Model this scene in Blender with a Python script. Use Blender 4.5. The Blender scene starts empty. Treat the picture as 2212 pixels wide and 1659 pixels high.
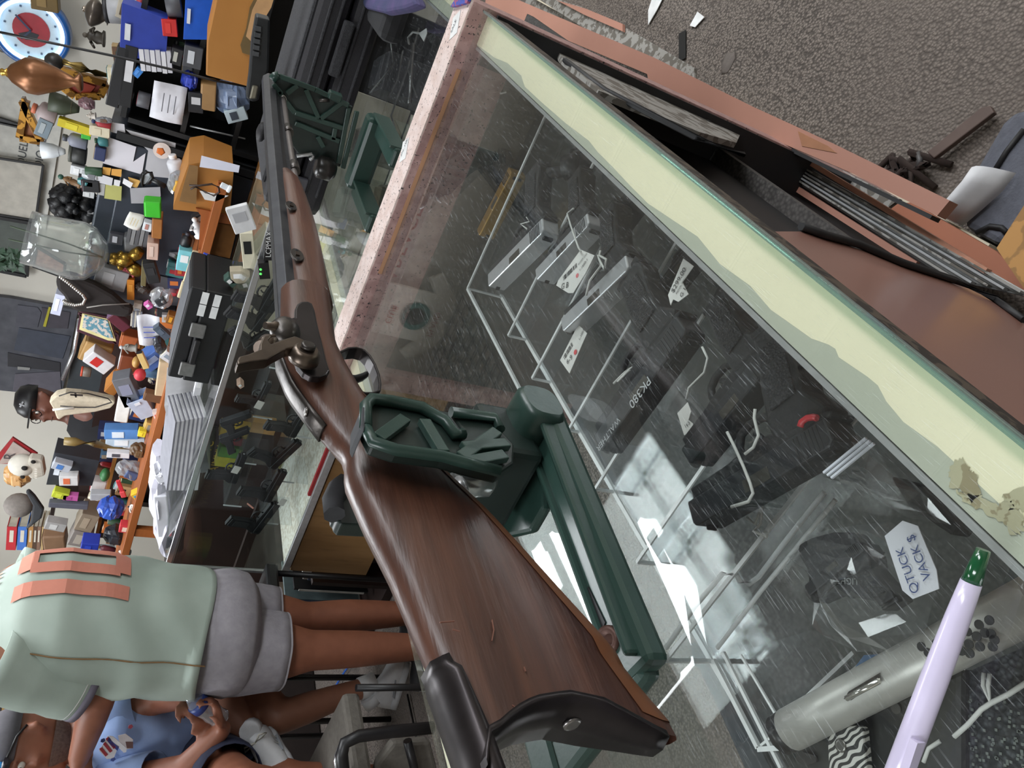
import bpy, bmesh, math, random
from mathutils import Vector as V, Matrix
random.seed(7)
S = bpy.context.scene
COL = S.collection
# ---------------- camera (phone held sideways above the counter) ----------------
CAMZ = 1.35
F = 1672.406
RR = V((0.58031764,-0.79476384,0.17771291)); RU = V((0.2958381,0.40903658,0.86323166)); RF = V((0.75875639,0.4483743,-0.47249257))
cam_d = bpy.data.cameras.new('camera'); cam = bpy.data.objects.new('camera', cam_d); COL.objects.link(cam)
cam_d.sensor_width = 36; cam_d.lens = 36*F/2212; cam_d.clip_start = .01; cam_d.clip_end = 60
cx = -RU; cy = RR; cz = -RF
cam.matrix_world = Matrix(((cx.x,cy.x,cz.x,0),(cx.y,cy.y,cz.y,0),(cx.z,cy.z,cz.z,CAMZ),(0,0,0,1)))
S.camera = cam
# ---------------- world, lights, exposure ----------------
w = bpy.data.worlds.new('world'); S.world = w; w.use_nodes = True
w.node_tree.nodes['Background'].inputs[0].default_value = (.8,.88,1,1)
w.node_tree.nodes['Background'].inputs[1].default_value = .35
S.view_settings.view_transform = 'Standard'; S.view_settings.look = 'None'
S.view_settings.exposure = 0.0; S.view_settings.gamma = 1; S.view_settings.use_curve_mapping = False
try:
    S.cycles.transparent_max_bounces = 96
except Exception: pass
CEIL = 2.75
def area(name, loc, sx, sy, power, col=(.93,.97,1)):
    l = bpy.data.lights.new(name, 'AREA'); l.shape = 'RECTANGLE'; l.size = sx; l.size_y = sy; l.energy = power; l.color = col
    o = bpy.data.objects.new(name, l); COL.objects.link(o); o.location = loc
LAMPS = [(1.95,1.92,1.2,.6),(2.75,2.6,1.2,.6),(2.9,-1.0,1.2,.6),(.6,-1.3,1.2,.6),(-.9,1.2,1.2,.6),(4.1,-2.4,.6,1.2),(3.2,4.4,1.2,.6),(.7,3.6,1.2,.6),(2.2,-1.6,1.2,.6)]
for (x,y,a,b) in LAMPS: area('fluorescent_light', (x,y,CEIL-.07), a, b, 30)

# ---------------- pixel rays -> world points (camera solved from the room's own lines) ----------------
O = V((0,0,CAMZ))
def ray(x,y): return RF - RR*((y-829.5)/F) - RU*((x-1106)/F)
def PZ(x,y,z): d = ray(x,y); return O + d*((z-CAMZ)/d.z)
def PX(x,y,X): d = ray(x,y); return O + d*(X/d.x)
def PY(x,y,Y): d = ray(x,y); return O + d*(Y/d.y)

# ---------------- materials ----------------
_M = {}
def lin(h):
    h = h.lstrip('#'); c = [int(h[i:i+2],16)/255 for i in (0,2,4)]
    return tuple(x/12.92 if x <= .04045 else ((x+.055)/1.055)**2.4 for x in c)+(1,)
def mat(h, rough=.5, metal=0, kind='', sc=20, amt=.25, bump=0, h2=None, emit=0, coat=0, st=(1,1,1)):
    key = (h,rough,metal,kind,sc,amt,bump,h2,emit,coat,st)
    if key in _M: return _M[key]
    m = bpy.data.materials.new('mat_%d' % len(_M)); m.use_nodes = True; nt = m.node_tree; N = nt.nodes; L = nt.links
    b = N['Principled BSDF']; b.inputs['Roughness'].default_value = rough; b.inputs['Metallic'].default_value = metal
    b.inputs['Coat Weight'].default_value = coat; b.inputs['Coat Roughness'].default_value = .15
    c = lin(h); b.inputs['Base Color'].default_value = c
    if emit: b.inputs['Emission Color'].default_value = c; b.inputs['Emission Strength'].default_value = emit
    tc = N.new('ShaderNodeTexCoord'); mp = N.new('ShaderNodeMapping'); mp.inputs['Scale'].default_value = st
    L.new(tc.outputs['Object'], mp.inputs[0])
    c2 = lin(h2) if h2 else tuple(x*(1-amt) for x in c[:3])+(1,)
    def mix(fac, a, bb):
        x = N.new('ShaderNodeMixRGB')
        if hasattr(fac,'node'): L.new(fac, x.inputs[0])
        else: x.inputs[0].default_value = fac
        for i,q in ((1,a),(2,bb)):
            if hasattr(q,'node'): L.new(q, x.inputs[i])
            else: x.inputs[i].default_value = q
        return x.outputs[0]
    def ramp(src, p0, p1):
        r = N.new('ShaderNodeMapRange'); r.inputs[1].default_value = p0; r.inputs[2].default_value = p1; L.new(src, r.inputs[0]); return r.outputs[0]
    def noise(s, det=4, dist=0):
        n = N.new('ShaderNodeTexNoise'); n.inputs['Scale'].default_value = s; n.inputs['Detail'].default_value = det; n.inputs['Distortion'].default_value = dist
        L.new(mp.outputs[0], n.inputs['Vector']); return n.outputs[0]
    hgt = None
    if kind == 'granite':
        n1 = ramp(noise(55,3), .4, .6); v = N.new('ShaderNodeTexVoronoi'); v.inputs['Scale'].default_value = 260; L.new(mp.outputs[0], v.inputs['Vector'])
        base = mix(n1, c, c2); n2 = ramp(noise(260,2,.5), .64, .68)
        col = mix(n2, base, lin('#2a2526')); L.new(col, b.inputs['Base Color'])
    elif kind == 'wood':
        n1 = ramp(noise(sc,6,.6), .35, .7); col = mix(n1, c, c2); n2 = ramp(noise(sc*5,4), .55, .75)
        n2b = mix(n2, (0,0,0,1), (.45,.45,.45,1)); col = mix(n2b, col, tuple(x*.45 for x in c[:3])+(1,)); L.new(col, b.inputs['Base Color']); hgt = noise(sc*5,3)
    elif kind == 'carpet':
        v = N.new('ShaderNodeTexVoronoi'); v.inputs['Scale'].default_value = sc; L.new(mp.outputs[0], v.inputs['Vector'])
        n1 = noise(1.6,3); n2 = ramp(noise(sc*.8,4), .3, .7); col = mix(n2, c, c2); d = ramp(v.outputs['Distance'], .1, .75)
        col = mix(d, col, tuple(x*.4 for x in c2[:3])+(1,)); dk = ramp(n1, .35, .6); col = mix(dk, tuple(x*.8 for x in c2[:3])+(1,), col)
        L.new(col, b.inputs['Base Color']); iv = N.new('ShaderNodeMath'); iv.operation = 'SUBTRACT'; iv.inputs[0].default_value = 1; L.new(v.outputs['Distance'], iv.inputs[1]); hgt = iv.outputs[0]
    elif kind == 'patch':   # worn paint: the colour, with patches of a second colour
        n1 = ramp(noise(sc,5,.3), .5, .52); L.new(mix(n1, c, c2), b.inputs['Base Color'])
    elif kind == 'weave':
        v = N.new('ShaderNodeTexVoronoi'); v.inputs['Scale'].default_value = sc; L.new(mp.outputs[0], v.inputs['Vector'])
        n1 = ramp(v.outputs['Distance'], .2, .5); L.new(mix(n1, c2, c), b.inputs['Base Color']); hgt = v.outputs['Distance']
    elif kind == 'zig':
        wv = N.new('ShaderNodeTexWave'); wv.inputs['Scale'].default_value = sc; wv.inputs['Distortion'].default_value = 5; wv.inputs['Detail'].default_value = 0; wv.inputs['Detail Scale'].default_value = 1.4
        L.new(mp.outputs[0], wv.inputs['Vector']); L.new(mix(ramp(wv.outputs[1], .45, .55), c, c2), b.inputs['Base Color'])
    else:
        n1 = ramp(noise(sc,4), .3, .75); L.new(mix(n1, c, c2), b.inputs['Base Color']); hgt = noise(sc*3,4)
    if bump and hgt is not None:
        bp = N.new('ShaderNodeBump'); bp.inputs['Strength'].default_value = bump; bp.inputs['Distance'].default_value = .004; L.new(hgt, bp.inputs['Height']); L.new(bp.outputs[0], b.inputs['Normal'])
    _M[key] = m; return m
def glass(h='#ffffff', rough=.02, k=1.0, haze=0.0, scratch=False, name='clear'):
    key = ('glass',h,rough,k,haze,scratch)
    if key in _M: return _M[key]
    m = bpy.data.materials.new('mat_%d' % len(_M)); m.use_nodes = True; nt = m.node_tree; N = nt.nodes; L = nt.links
    N.remove(N['Principled BSDF']); out = N['Material Output']
    tr = N.new('ShaderNodeBsdfTransparent'); tr.inputs[0].default_value = lin(h)
    gl = N.new('ShaderNodeBsdfGlossy'); gl.inputs[1].default_value = rough
    fr = N.new('ShaderNodeFresnel'); ge = N.new('ShaderNodeNewGeometry'); io = N.new('ShaderNodeMapRange')
    io.inputs[3].default_value = 1.5; io.inputs[4].default_value = 1/1.5; L.new(ge.outputs['Backfacing'], io.inputs[0]); L.new(io.outputs[0], fr.inputs[0])
    mu = N.new('ShaderNodeMath'); mu.operation = 'MULTIPLY'; mu.use_clamp = True; L.new(fr.outputs[0], mu.inputs[0]); mu.inputs[1].default_value = k
    mx = N.new('ShaderNodeMixShader'); L.new(mu.outputs[0], mx.inputs[0]); L.new(tr.outputs[0], mx.inputs[1]); L.new(gl.outputs[0], mx.inputs[2])
    last = mx.outputs[0]
    if haze or scratch:
        df = N.new('ShaderNodeBsdfDiffuse'); df.inputs[0].default_value = (.8,.83,.86,1)
        m2 = N.new('ShaderNodeMixShader'); L.new(last, m2.inputs[1]); L.new(df.outputs[0], m2.inputs[2]); m2.inputs[0].default_value = haze
        if scratch:
            tc = N.new('ShaderNodeTexCoord'); fac = None
            for (rot,sx,s) in ((.5,1,9),(1.5,1,13),(2.4,1,11)):
                mp = N.new('ShaderNodeMapping'); mp.inputs['Rotation'].default_value = (0,0,rot); mp.inputs['Scale'].default_value = (3.5,130,1); L.new(tc.outputs['Object'], mp.inputs[0])
                n = N.new('ShaderNodeTexNoise'); n.inputs['Scale'].default_value = s; n.inputs['Detail'].default_value = 3; n.inputs['Distortion'].default_value = .5; L.new(mp.outputs[0], n.inputs[0])
                r = N.new('ShaderNodeMapRange'); r.inputs[1].default_value = .67; r.inputs[2].default_value = .76; r.inputs[3].default_value = 0; r.inputs[4].default_value = .22; L.new(n.outputs[0], r.inputs[0])
                if fac is None: fac = r.outputs[0]
                else:
                    a = N.new('ShaderNodeMath'); a.operation = 'MAXIMUM'; L.new(fac, a.inputs[0]); L.new(r.outputs[0], a.inputs[1]); fac = a.outputs[0]
            a = N.new('ShaderNodeMath'); a.operation = 'ADD'; L.new(fac, a.inputs[0]); a.inputs[1].default_value = haze; L.new(a.outputs[0], m2.inputs[0])
        last = m2.outputs[0]
    L.new(last, out.inputs[0]); _M[key] = m; return m

# ---------------- object helpers ----------------
def wpos(o):
    p = V((0,0,0))
    while o is not None: p += o.location; o = o.parent
    return p
def tag(o, label=None, cat=None, group=None, kind=None):
    for k,v in (('label',label),('category',cat),('group',group),('kind',kind)):
        if v: o[k] = v
    return o
def thing(name, label, cat, loc, group=None):
    o = bpy.data.objects.new(name, None); COL.objects.link(o); o.location = loc; o.empty_display_size = .02
    return tag(o, label, cat, group)
class MB:
    def __init__(s): s.v = []; s.f = []; s.sm = []
    def add(s, vs, fs, smooth=False):
        n = len(s.v); s.v += [V(p) for p in vs]; s.f += [tuple(n+i for i in f) for f in fs]; s.sm += [smooth]*len(fs); return s
    def box(s, c, d, ax=None, ay=None, az=None):
        c = V(c); ax = V(ax or (1,0,0)); ay = V(ay or (0,1,0)); az = V(az or (0,0,1)); vs = []
        for i in (-1,1):
            for j in (-1,1):
                for k in (-1,1): vs.append(c+ax*(i*d[0]/2)+ay*(j*d[1]/2)+az*(k*d[2]/2))
        return s.add(vs, [(0,1,3,2),(4,6,7,5),(0,4,5,1),(2,3,7,6),(0,2,6,4),(1,5,7,3)])
    def bar(s, p0, p1, wd, ht, up=(0,0,1)):
        p0 = V(p0); p1 = V(p1); d = (p1-p0); l = d.length; d.normalize(); u = V(up); sd = d.cross(u)
        if sd.length < 1e-4: sd = d.cross(V((1,0,0)))
        sd.normalize(); u = sd.cross(d)
        return s.box((p0+p1)/2, (l,wd,ht), d, sd, u)
    def prism(s, pts, ext, smooth=False):
        pts = [V(p) for p in pts]; ext = V(ext); n = len(pts)
        return s.add(pts+[p+ext for p in pts], [tuple(range(n)), tuple(reversed(range(n,2*n)))]+[(i,i+n,(i+1)%n+n,(i+1)%n) for i in range(n)], smooth)
    def loft(s, rings, caps=True, smooth=True, closed=True):
        n = len(rings[0]); vs = [p for r in rings for p in r]; fs = []
        for i in range(len(rings)-1):
            for j in range(n if closed else n-1):
                k = (j+1)%n; fs.append((i*n+j,i*n+k,(i+1)*n+k,(i+1)*n+j))
        s.add(vs, fs, smooth)
        if caps and closed:
            s.add(rings[0], [tuple(reversed(range(n)))], False); s.add(rings[-1], [tuple(range(n))], False)
        return s
    def tube(s, pts, r, n=8, flat=1.0, up=(0,0,1), caps=True):
        pts = [V(p) for p in pts]; rings = []
        for i,p in enumerate(pts):
            t = (pts[min(i+1,len(pts)-1)]-pts[max(i-1,0)]).normalized(); a = t.cross(V(up))
            if a.length < 1e-3: a = t.cross(V((1,0,0)))
            a.normalize(); b = a.cross(t); rr = r[i] if isinstance(r,(list,tuple)) else r
            rings.append([p+a*(rr*math.cos(2*math.pi*k/n))+b*(rr*flat*math.sin(2*math.pi*k/n)) for k in range(n)])
        return s.loft(rings, caps)
    def lathe(s, base, prof, n=16, ax=(0,0,1), smooth=True):
        base = V(base); az = V(ax).normalized(); a = az.cross(V((0,1,0)) if abs(az.y) < .9 else V((1,0,0))).normalized(); b = az.cross(a)
        return s.loft([[base+az*h+a*(max(r,1e-4)*math.cos(2*math.pi*k/n))+b*(max(r,1e-4)*math.sin(2*math.pi*k/n)) for k in range(n)] for (r,h) in prof], True, smooth)
    def ball(s, c, r, n=12, sc=(1,1,1), jit=0):
        c = V(c); vs = [];
        rings = []
        for i in range(1,n//2+2):
            th = math.pi*(i-.5)/(n//2+1); rg = []
            for k in range(n):
                ph = 2*math.pi*k/n; q = 1+random.uniform(-jit,jit)
                rg.append(c+V((math.sin(th)*math.cos(ph)*sc[0], math.sin(th)*math.sin(ph)*sc[1], -math.cos(th)*sc[2]))*(r*q))
            rings.append(rg)
        return s.loft(rings, True, True)
    def build(s, name, m, parent=None, bev=0, sub=0, smooth=None, solid=0):
        me = bpy.data.meshes.new(name); off = wpos(parent) if parent else V((0,0,0))
        if parent is None and s.v:
            lo = V([min(p[i] for p in s.v) for i in range(3)]); hi = V([max(p[i] for p in s.v) for i in range(3)]); off = V(((lo.x+hi.x)/2,(lo.y+hi.y)/2,lo.z))
        me.from_pydata([tuple(p-off) for p in s.v], [], s.f)
        bm = bmesh.new(); bm.from_mesh(me)
        sms = {i:x for i,x in enumerate(s.sm)}
        bm.faces.ensure_lookup_table()
        for i,f in enumerate(bm.faces): f.smooth = sms.get(i,False) if smooth is None else smooth
        bmesh.ops.remove_doubles(bm, verts=bm.verts, dist=1e-6); bmesh.ops.recalc_face_normals(bm, faces=bm.faces); bm.to_mesh(me); bm.free()
        o = bpy.data.objects.new(name, me); COL.objects.link(o); me.materials.append(m)
        if parent: o.parent = parent
        else: o.location = off
        if solid: md = o.modifiers.new('s','SOLIDIFY'); md.thickness = solid; md.offset = 0
        if bev: md = o.modifiers.new('b','BEVEL'); md.width = bev; md.segments = 2; md.limit_method = 'ANGLE'; md.harden_normals = False
        if sub: md = o.modifiers.new('u','SUBSURF'); md.levels = sub; md.render_levels = sub
        return o
def one(mb, name, m, label, cat, group=None, **k):
    return tag(mb.build(name, m, **k), label, cat, group)
def struct(mb, name, m, **k): return tag(mb.build(name, m, **k), kind='structure')
def text(name, s, m, parent, origin, right, up, size, thick=.0004, align='LEFT'):
    c = bpy.data.curves.new('t','FONT'); c.body = s; c.size = 1; c.align_x = align; t = bpy.data.objects.new('t', c); COL.objects.link(t)
    dg = bpy.context.evaluated_depsgraph_get(); me = bpy.data.meshes.new_from_object(t.evaluated_get(dg)); bpy.data.objects.remove(t)
    right = V(right).normalized(); up = V(up).normalized(); off = wpos(parent) if parent else V((0,0,0)); nn = right.cross(up)*thick
    if me.vertices:
        for v in me.vertices: v.co = V(origin)+right*(v.co.x*size)+up*(v.co.y*size)+nn-off
    me.materials.clear(); me.materials.append(m); o = bpy.data.objects.new(name, me); COL.objects.link(o)
    if parent: o.parent = parent
    return o
def ellring(c, a, b, ra, rb, n=16, e=2.0):
    out = []
    for k in range(n):
        t = 2*math.pi*k/n; x = math.cos(t); y = math.sin(t)
        out.append(V(c)+V(a)*(ra*math.copysign(abs(x)**(2/e),x))+V(b)*(rb*math.copysign(abs(y)**(2/e),y)))
    return out
def interp(tab, x):
    tab = sorted(tab)
    if x <= tab[0][0]: return tab[0][1]
    for (a,b),(c,d) in zip(tab, tab[1:]):
        if x <= c: return b+(d-b)*(x-a)/(c-a if c != a else 1)
    return tab[-1][1]
# crops used while measuring: crop origin + scale -> full pixel
def cr(x0,y0,s=3.687): return lambda X,Y: (x0+X/s, y0+Y/s)
K1 = cr(0,0); K2 = cr(0,450); K3 = cr(0,850); K4 = cr(0,1209)
A1 = cr(450,0); A2 = cr(450,400); A3 = cr(450,800); A4 = cr(400,1209)
B1 = cr(900,0); B2 = cr(900,400); B3 = cr(900,800); B4 = cr(900,1209)
C1 = cr(1400,0,2.724); C2 = cr(1400,500,2.724); C3 = cr(1400,1059,2.724)
D2 = cr(500,150,5.53); D3 = cr(1400,1209); D4 = cr(1200,950); D5 = cr(1600,800,3.614)
E6 = cr(200,300,7.373); E7 = cr(200,500,7.373); E8 = cr(200,700,7.373)
# ======================= SETTING =======================
carpet = mat('#988d84', .95, kind='carpet', sc=150, h2='#776d66', bump=1.0)
cream = mat('#f3ecd0', .35, sc=3, h2='#ebe4c4')
plaster = mat('#d9d4c9', .9, sc=3, amt=.06)
struct(MB().box((1.05,1.6,-.05),(7.3,9.4,.1)), 'floor', carpet)
struct(MB().box((4.75,1.6,CEIL/2),(.1,9.4,CEIL)), 'wall_back', plaster)
struct(MB().box((-2.65,1.6,CEIL/2),(.1,9.4,CEIL)), 'wall_front', plaster)
struct(MB().box((1.05,6.35,CEIL/2),(7.5,.1,CEIL)), 'wall_left', plaster)
struct(MB().box((1.05,-3.15,CEIL/2),(7.5,.1,CEIL)), 'wall_right', plaster)
ceil = struct(MB().box((1.05,1.6,CEIL+.05),(7.5,9.6,.1)), 'ceiling', mat('#c9c8c2', .95, sc=30, amt=.1, bump=.3))
grid = MB()
for i in range(-4,8): grid.box((i*.6+.0,1.6,CEIL-.004),(.024,9.4,.008))
for j in range(-5,11): grid.box((1.05,j*.6+.16,CEIL-.004),(7.3,.024,.008))
g = grid.build('tile_grid', mat('#e8e8e4',.5), ceil)
lampm = mat('#f4f8ff', .5, emit=2.6); whitem = mat('#eceded', .4)
for i,(x,y,a,b) in enumerate(LAMPS):
    t = thing('ceiling_light', 'recessed fluorescent ceiling light panel above the shop', 'light', (x,y,CEIL-.06), 'fluorescent ceiling panels')
    mb = MB()
    for sx,sy,dx,dy in ((0,1,a,.03),(0,-1,a,.03),(1,0,.03,b),(-1,0,.03,b)): mb.box((x+sx*(a/2),y+sy*(b/2),CEIL-.035),(dx,dy,.05))
    mb.build('frame', whitem, t)
    n = 4
    for k in range(2): # two diffuser lenses with a bar between
        if a > b: MB().box((x-a/4+k*a/2,y,CEIL-.035),(a/2-.035,b-.04,.02)).build('diffuser', lampm, t)
        else: MB().box((x,y-b/4+k*b/2,CEIL-.035),(a-.04,b/2-.035,.02)).build('diffuser', lampm, t)

# ======================= NEAR DISPLAY CASES =======================
T = .97
alu = mat('#bcbdbe', .35, .45, sc=60, amt=.2); alud = mat('#a09d98', .4, .3, kind='patch', sc=40, h2='#6f6a63')
gl_top = glass('#fbfdfc', .015, 1.4, .004, True); gl = glass('#fafdfc', .01, 1.0, .0); glg = glass('#bfe0d4', .05, 1.3, .1)
granite = mat('#ab8a85', .45, kind='granite', h2='#957370'); granite_lit = mat('#dccac4', .5, kind='granite', h2='#d0bab2')
pinkl = mat('#a97968', .5, sc=6, amt=.1, bump=.05); dark = mat('#1c1b1d', .6, sc=12, amt=.3); darkb = mat('#2a241f', .7, kind='patch', sc=60, h2='#4a4036')
greyp = mat('#b9bcac', .4, sc=4, amt=.05); copper = mat('#a5684f', .45, sc=5, amt=.15)
def case(x0, x1, label, name='glass_display_case'):
    t = thing(name, label, 'display case', ((x0+x1)/2,.39,0))
    MB().box(((x0+x1)/2,.392,.966),(x1-x0,.612,.008)).build('glass_top', gl_top, t, bev=.001)
    MB().box(((x0+x1)/2,.0865,.966),(x1-x0,.003,.009)).build('glass_edge', glg, t)
    for yy in (.109,.674):
        MB().box(((x0+x1)/2,yy,.956),(x1-x0,.044,.010)).build('top_rail', greyp, t)
    MB().box(((x0+x1)/2,.682,.9612),(x1-x0,.028,.001)).build('rail_paint', cream, t)
    MB().box(((x0+x1)/2,.134,.955),(x1-x0,.004,.012)).build('rail_trim', alu, t)
    MB().box(((x0+x1)/2,.65,.955),(x1-x0,.004,.012)).build('rail_trim', alu, t)
    MB().box(((x0+x1)/2,.6925,.775),(x1-x0,.005,.35)).build('front_glass', gl, t)
    MB().box(((x0+x1)/2,.69,.26),(x1-x0,.02,.48)).build('front_panel', mat('#2b2b30',.6), t)
    MB().box(((x0+x1)/2,.40,.50),(x1-x0,.55,.02)).build('deck', mat('#5d5a57', .9, kind='carpet', sc=160, h2='#4c4846'), t)
    return t
ca = case(-.28, 1.122, 'near glass-topped counter case full of pistols, under the rifle butt')
# cream paint with the wavy edge, laid along the grey rail
edge = [B1(*p) for p in ((445,345),(620,460),(720,500),(830,600),(860,690),(1000,820),(1190,985),(1370,1120),(1440,1210),(1560,1330),(1700,1480),(1840,1620))]+[C2(*p) for p in ((290,30),(420,190),(600,320),(720,460),(960,630),(1060,665),(1100,690),(1120,740),(1290,855),(1350,905),(1400,1000),(1500,1120),(1700,1265))]
pts = [PZ(p[0],p[1],.9614) for p in edge]
pts = [V((p.x,min(p.y,.1305),.9611)) for p in pts]
top = [V((p.x,.0885,.9611)) for p in pts]
mb = MB()
allp = pts+[V((-.28,.122,.9611))]; allt = top+[V((-.28,.0885,.9611))]
for i in range(len(allp)-1): mb.add([allt[i],allt[i+1],allp[i+1],allp[i]], [(0,1,2,3)])
mb.build('rail_paint', cream, ca)
stain = mat('#b3ad90', .8, kind='patch', sc=90, h2='#958a6c')
def jag(P, amp=.0011, n=6):
    out = []
    for i in range(len(P)):
        a_, b_ = P[i], P[(i+1)%len(P)]
        for k in range(n): q = a_.lerp(b_, k/n); out.append(q+V((random.uniform(-amp,amp),random.uniform(-amp,amp),0)))
    return out
for poly in (((1840,1330),(1890,1400),(1930,1440),(1950,1560),(1900,1600),(1840,1520),(1780,1500),(1760,1420),(1800,1360)), ((2080,1560),(2212,1500),(2212,1634),(2120,1640))):
    MB().add(jag([PZ(*C2(*p),.9616) for p in poly]), [tuple(range(6*len(poly)))]).build('glue_stain', stain, ca)
MB().add(jag([PZ(*C3(*p),.9616) for p in ((1810,0),(1960,30),(2050,90),(2130,60),(2212,150),(2212,240),(2150,270),(2080,180),(1960,120),(1850,60))]), [tuple(range(60))]).build('glue_stain', stain, ca)
cb = case(1.192, 2.14, 'second glass-topped counter case carrying black gun cases, beyond the pink divider')
mb = MB().box((1.668,.10,.9612),(.94,.026,.001)); mb.build('rail_paint', cream, cb)
# pink granite-laminate divider between the two cases
dv = thing('laminate_divider', 'pink granite-pattern laminate divider panel standing between the glass cases', 'divider', (1.157,.4,0))
MB().box((1.157,.405,.494),(.066,.65,.987)).build('panel', granite, dv, bev=.001)
MB().box((1.158,.405,.9885),(.066,.65,.003)).build('lit_cap_strip', granite_lit, dv)  # lighter copy of the granite: stronger light on the top put into colour
MB().box((1.1215,.41,.70),(.003,.54,.40)).build('added_dark_board', mat('#5f5a54',.6,sc=8), dv)  # dark board added over the granite so the case interior reads darker
MB().box((1.1235,.34,.9725),(.0015,.34,.006)).build('lip', mat('#b58765', .5, sc=10), dv)
for px,tt in ((A1(1560,1195),'2N..1W'),(A1(1965,200),'SALE')):
    p = PZ(px[0],px[1],.9905); o = one(MB().box(p,(.026,.034,.0004),(.8,.6,0),(-.6,.8,0)), 'price_sticker', mat('#e6e6e4',.5), 'small white price sticker on the %s of the pink divider' % ('middle' if tt[0]=='2' else 'corner end'), 'sticker')
    text('lettering', tt, mat('#555a60'), o, p+V((0,.012,.0004)), (0,-1,0), (1,0,0), .009)
# ---- back side of the near case: leaning boards, tracks, floor trim (all below the counter top) ----
def plate(name, pl, z, m, label=None, cat=None, th=.012, parent=None, group=None):
    P = [PZ(x,y,zz) for (x,y),zz in zip(pl, z if isinstance(z,(list,tuple)) else [z]*len(pl))]
    mb = MB().prism(P, (0,0,-th))
    return one(mb, name, m, label, cat, group) if label else mb.build(name, m, parent)
bk = thing('case_back_frame', 'opened back frame of the near counter case, black inside with pink laminate', 'cabinet back', (.5,.12,.1))
MB().box((.4,.152,.41),(1.42,.006,.76)).build('cavity_shade', dark, bk)  # flat dark sheets stand in for the shade inside the open case
MB().box((1.118,.118,.50),(.006,.07,.90)).build('cavity_shade', dark, bk)
MB().box((.42,.093,.945),(1.40,.012,.022)).build('dirty_edge', darkb, bk)
pl = [PY(*p,.098) for p in (C2(640,0),C2(1100,330),C2(1500,640),C2(2212,1230))]
P2 = [PY(*p,.098) for p in (C2(2212,540),C2(2040,400),C2(1800,290),C2(1500,190),C2(1200,90),C2(960,0))]
MB().prism([V((p.x,.098,p.z)) for p in pl+P2], (0,.01,0)).build('pink_panel', mat('#8d6559', .32, sc=4, amt=.1, coat=.3), bk)
curve = [C2(900,-30),C2(1040,20),C2(1240,75),C2(1500,185),C2(1800,285),C2(2040,395),C2(2212,520)]
MB().tube([PY(*p,.094) for p in curve], .004, 6).build('rubber_seal', dark, bk)
# ribbed aluminium track with pink edges
tr = thing('sliding_door_track', 'dirty ribbed aluminium sliding door track behind the near case', 'track', (.5,.08,.2))
def strip(name, a0, a1, b0, b1, z, m, par, th=.008):
    P = [PZ(*a0,z),PZ(*a1,z),PZ(*b1,z),PZ(*b0,z)]; MB().prism(P,(0,0,-th)).build(name, m, par)
za = .30
strip('track_plate', C1(540,760), C1(2300,1760), C1(490,830), C1(1760,1640), za, alu, tr)
for i in range(5):
    f = (i+.5)/5.5; a = (540-50*f, 765+65*f); b = (2250-530*f, 1730-100*f)
    MB().bar(PZ(*C1(*a),za+.006), PZ(*C1(*b),za+.006), .003, .01).build('track_rib', alu if i%2 else alud, tr)
MB().bar(PZ(*C1(640,960),za), PZ(*C1(1580,1560),za), .010, .008).build('pink_edge', pinkl, tr)
MB().bar(PZ(*C1(600,740),za+.004), PZ(*C1(2000,1600),za+.004), .008, .012).build('copper_edge', mat('#c08a72', .4, sc=30), tr)
# worn aluminium plate and pink board
ap = thing('aluminium_plate','scuffed aluminium bar with screw holes leaning against the open back of the near case','plate',PY(1400,250,.1))
MB().prism([PY(*p,.094) for p in (B1(1100,330),B1(1500,500),B1(2212,830),C1(560,750),C1(520,840),B1(2250,1050),B1(1450,720),B1(1150,450))],(0,.008,0)).build('bar', alud, ap)
MB().tube([PY(*p,.094) for p in (B1(1180,480),B1(1500,720),B1(2212,1090),C1(560,910))],.004,6).build('rubber_strip', dark, ap)
for p in (B1(1415,215),C1(358,712)): MB().lathe(PY(*p,.0935),[(.004,0),(.003,.001)],12,(0,-1,0)).build('screw', dark, ap)
pb = thing('pink_board', 'long pink laminate board leaning out behind the near case', 'board', PZ(1400,162,.25))
zb = .36
MB().prism([PZ(*p,zb) for p in ((1046,24),(1050,-8),(1120,0),(1412,124),C1(600,620),C1(1080,840),C1(1775,1180),C1(1700,1270),C1(1180,1010),C1(560,745),C1(0,470),(1398,160),B1(700,110))],(0,0,-.02)).build('board', pinkl, pb)
MB().prism([PZ(*p,zb+.001) for p in (C1(880,770),C1(905,860),C1(1110,900),C1(1060,860))],(0,0,-.001)).build('tape', mat('#a5765a',.3), pb)
MB().bar(PZ(*C1(0,478),zb-.012),PZ(*C1(1690,1290),zb-.012),.006,.02).build('dark_edge', dark, pb)
strip('lower_plate', C1(900,880), C1(1480,1170), C1(1000,990), C1(1400,1230), .20, alud, thing('lower_metal_plate','grey metal plate with a screw under the pink board','plate',PZ(1800,400,.2)))
ft = thing('floor_track', 'thin cream and grey floor trim along the foot of the near case', 'trim', (1.5,.08,0))
MB().bar(PZ(*B1(940,-20),.03), PZ(*C1(2050,1470),.03), .008, .05).build('cream_edge', mat('#d8cdb6',.5), ft)
MB().bar(PZ(*B1(900,-20),.02)+V((0,.012,0)), PZ(*C1(1950,1440),.02)+V((0,.012,0)), .03, .02).build('grey_track', alud, ft)
MB().prism([PZ(*p,.10) for p in (B1(980,0),B1(1150,0),B1(1330,60),B1(1560,160),B1(2212,540),B1(2212,640),B1(1500,330))],(0,0,-.01)).build('base_plate', alud, ft)
MB().prism([PZ(*p,.112) for p in (B1(1110,0),B1(1350,70),B1(1640,190),B1(1640,250),B1(1340,120))],(0,0,-.01)).build('pink_edge', pinkl, ft)
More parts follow.
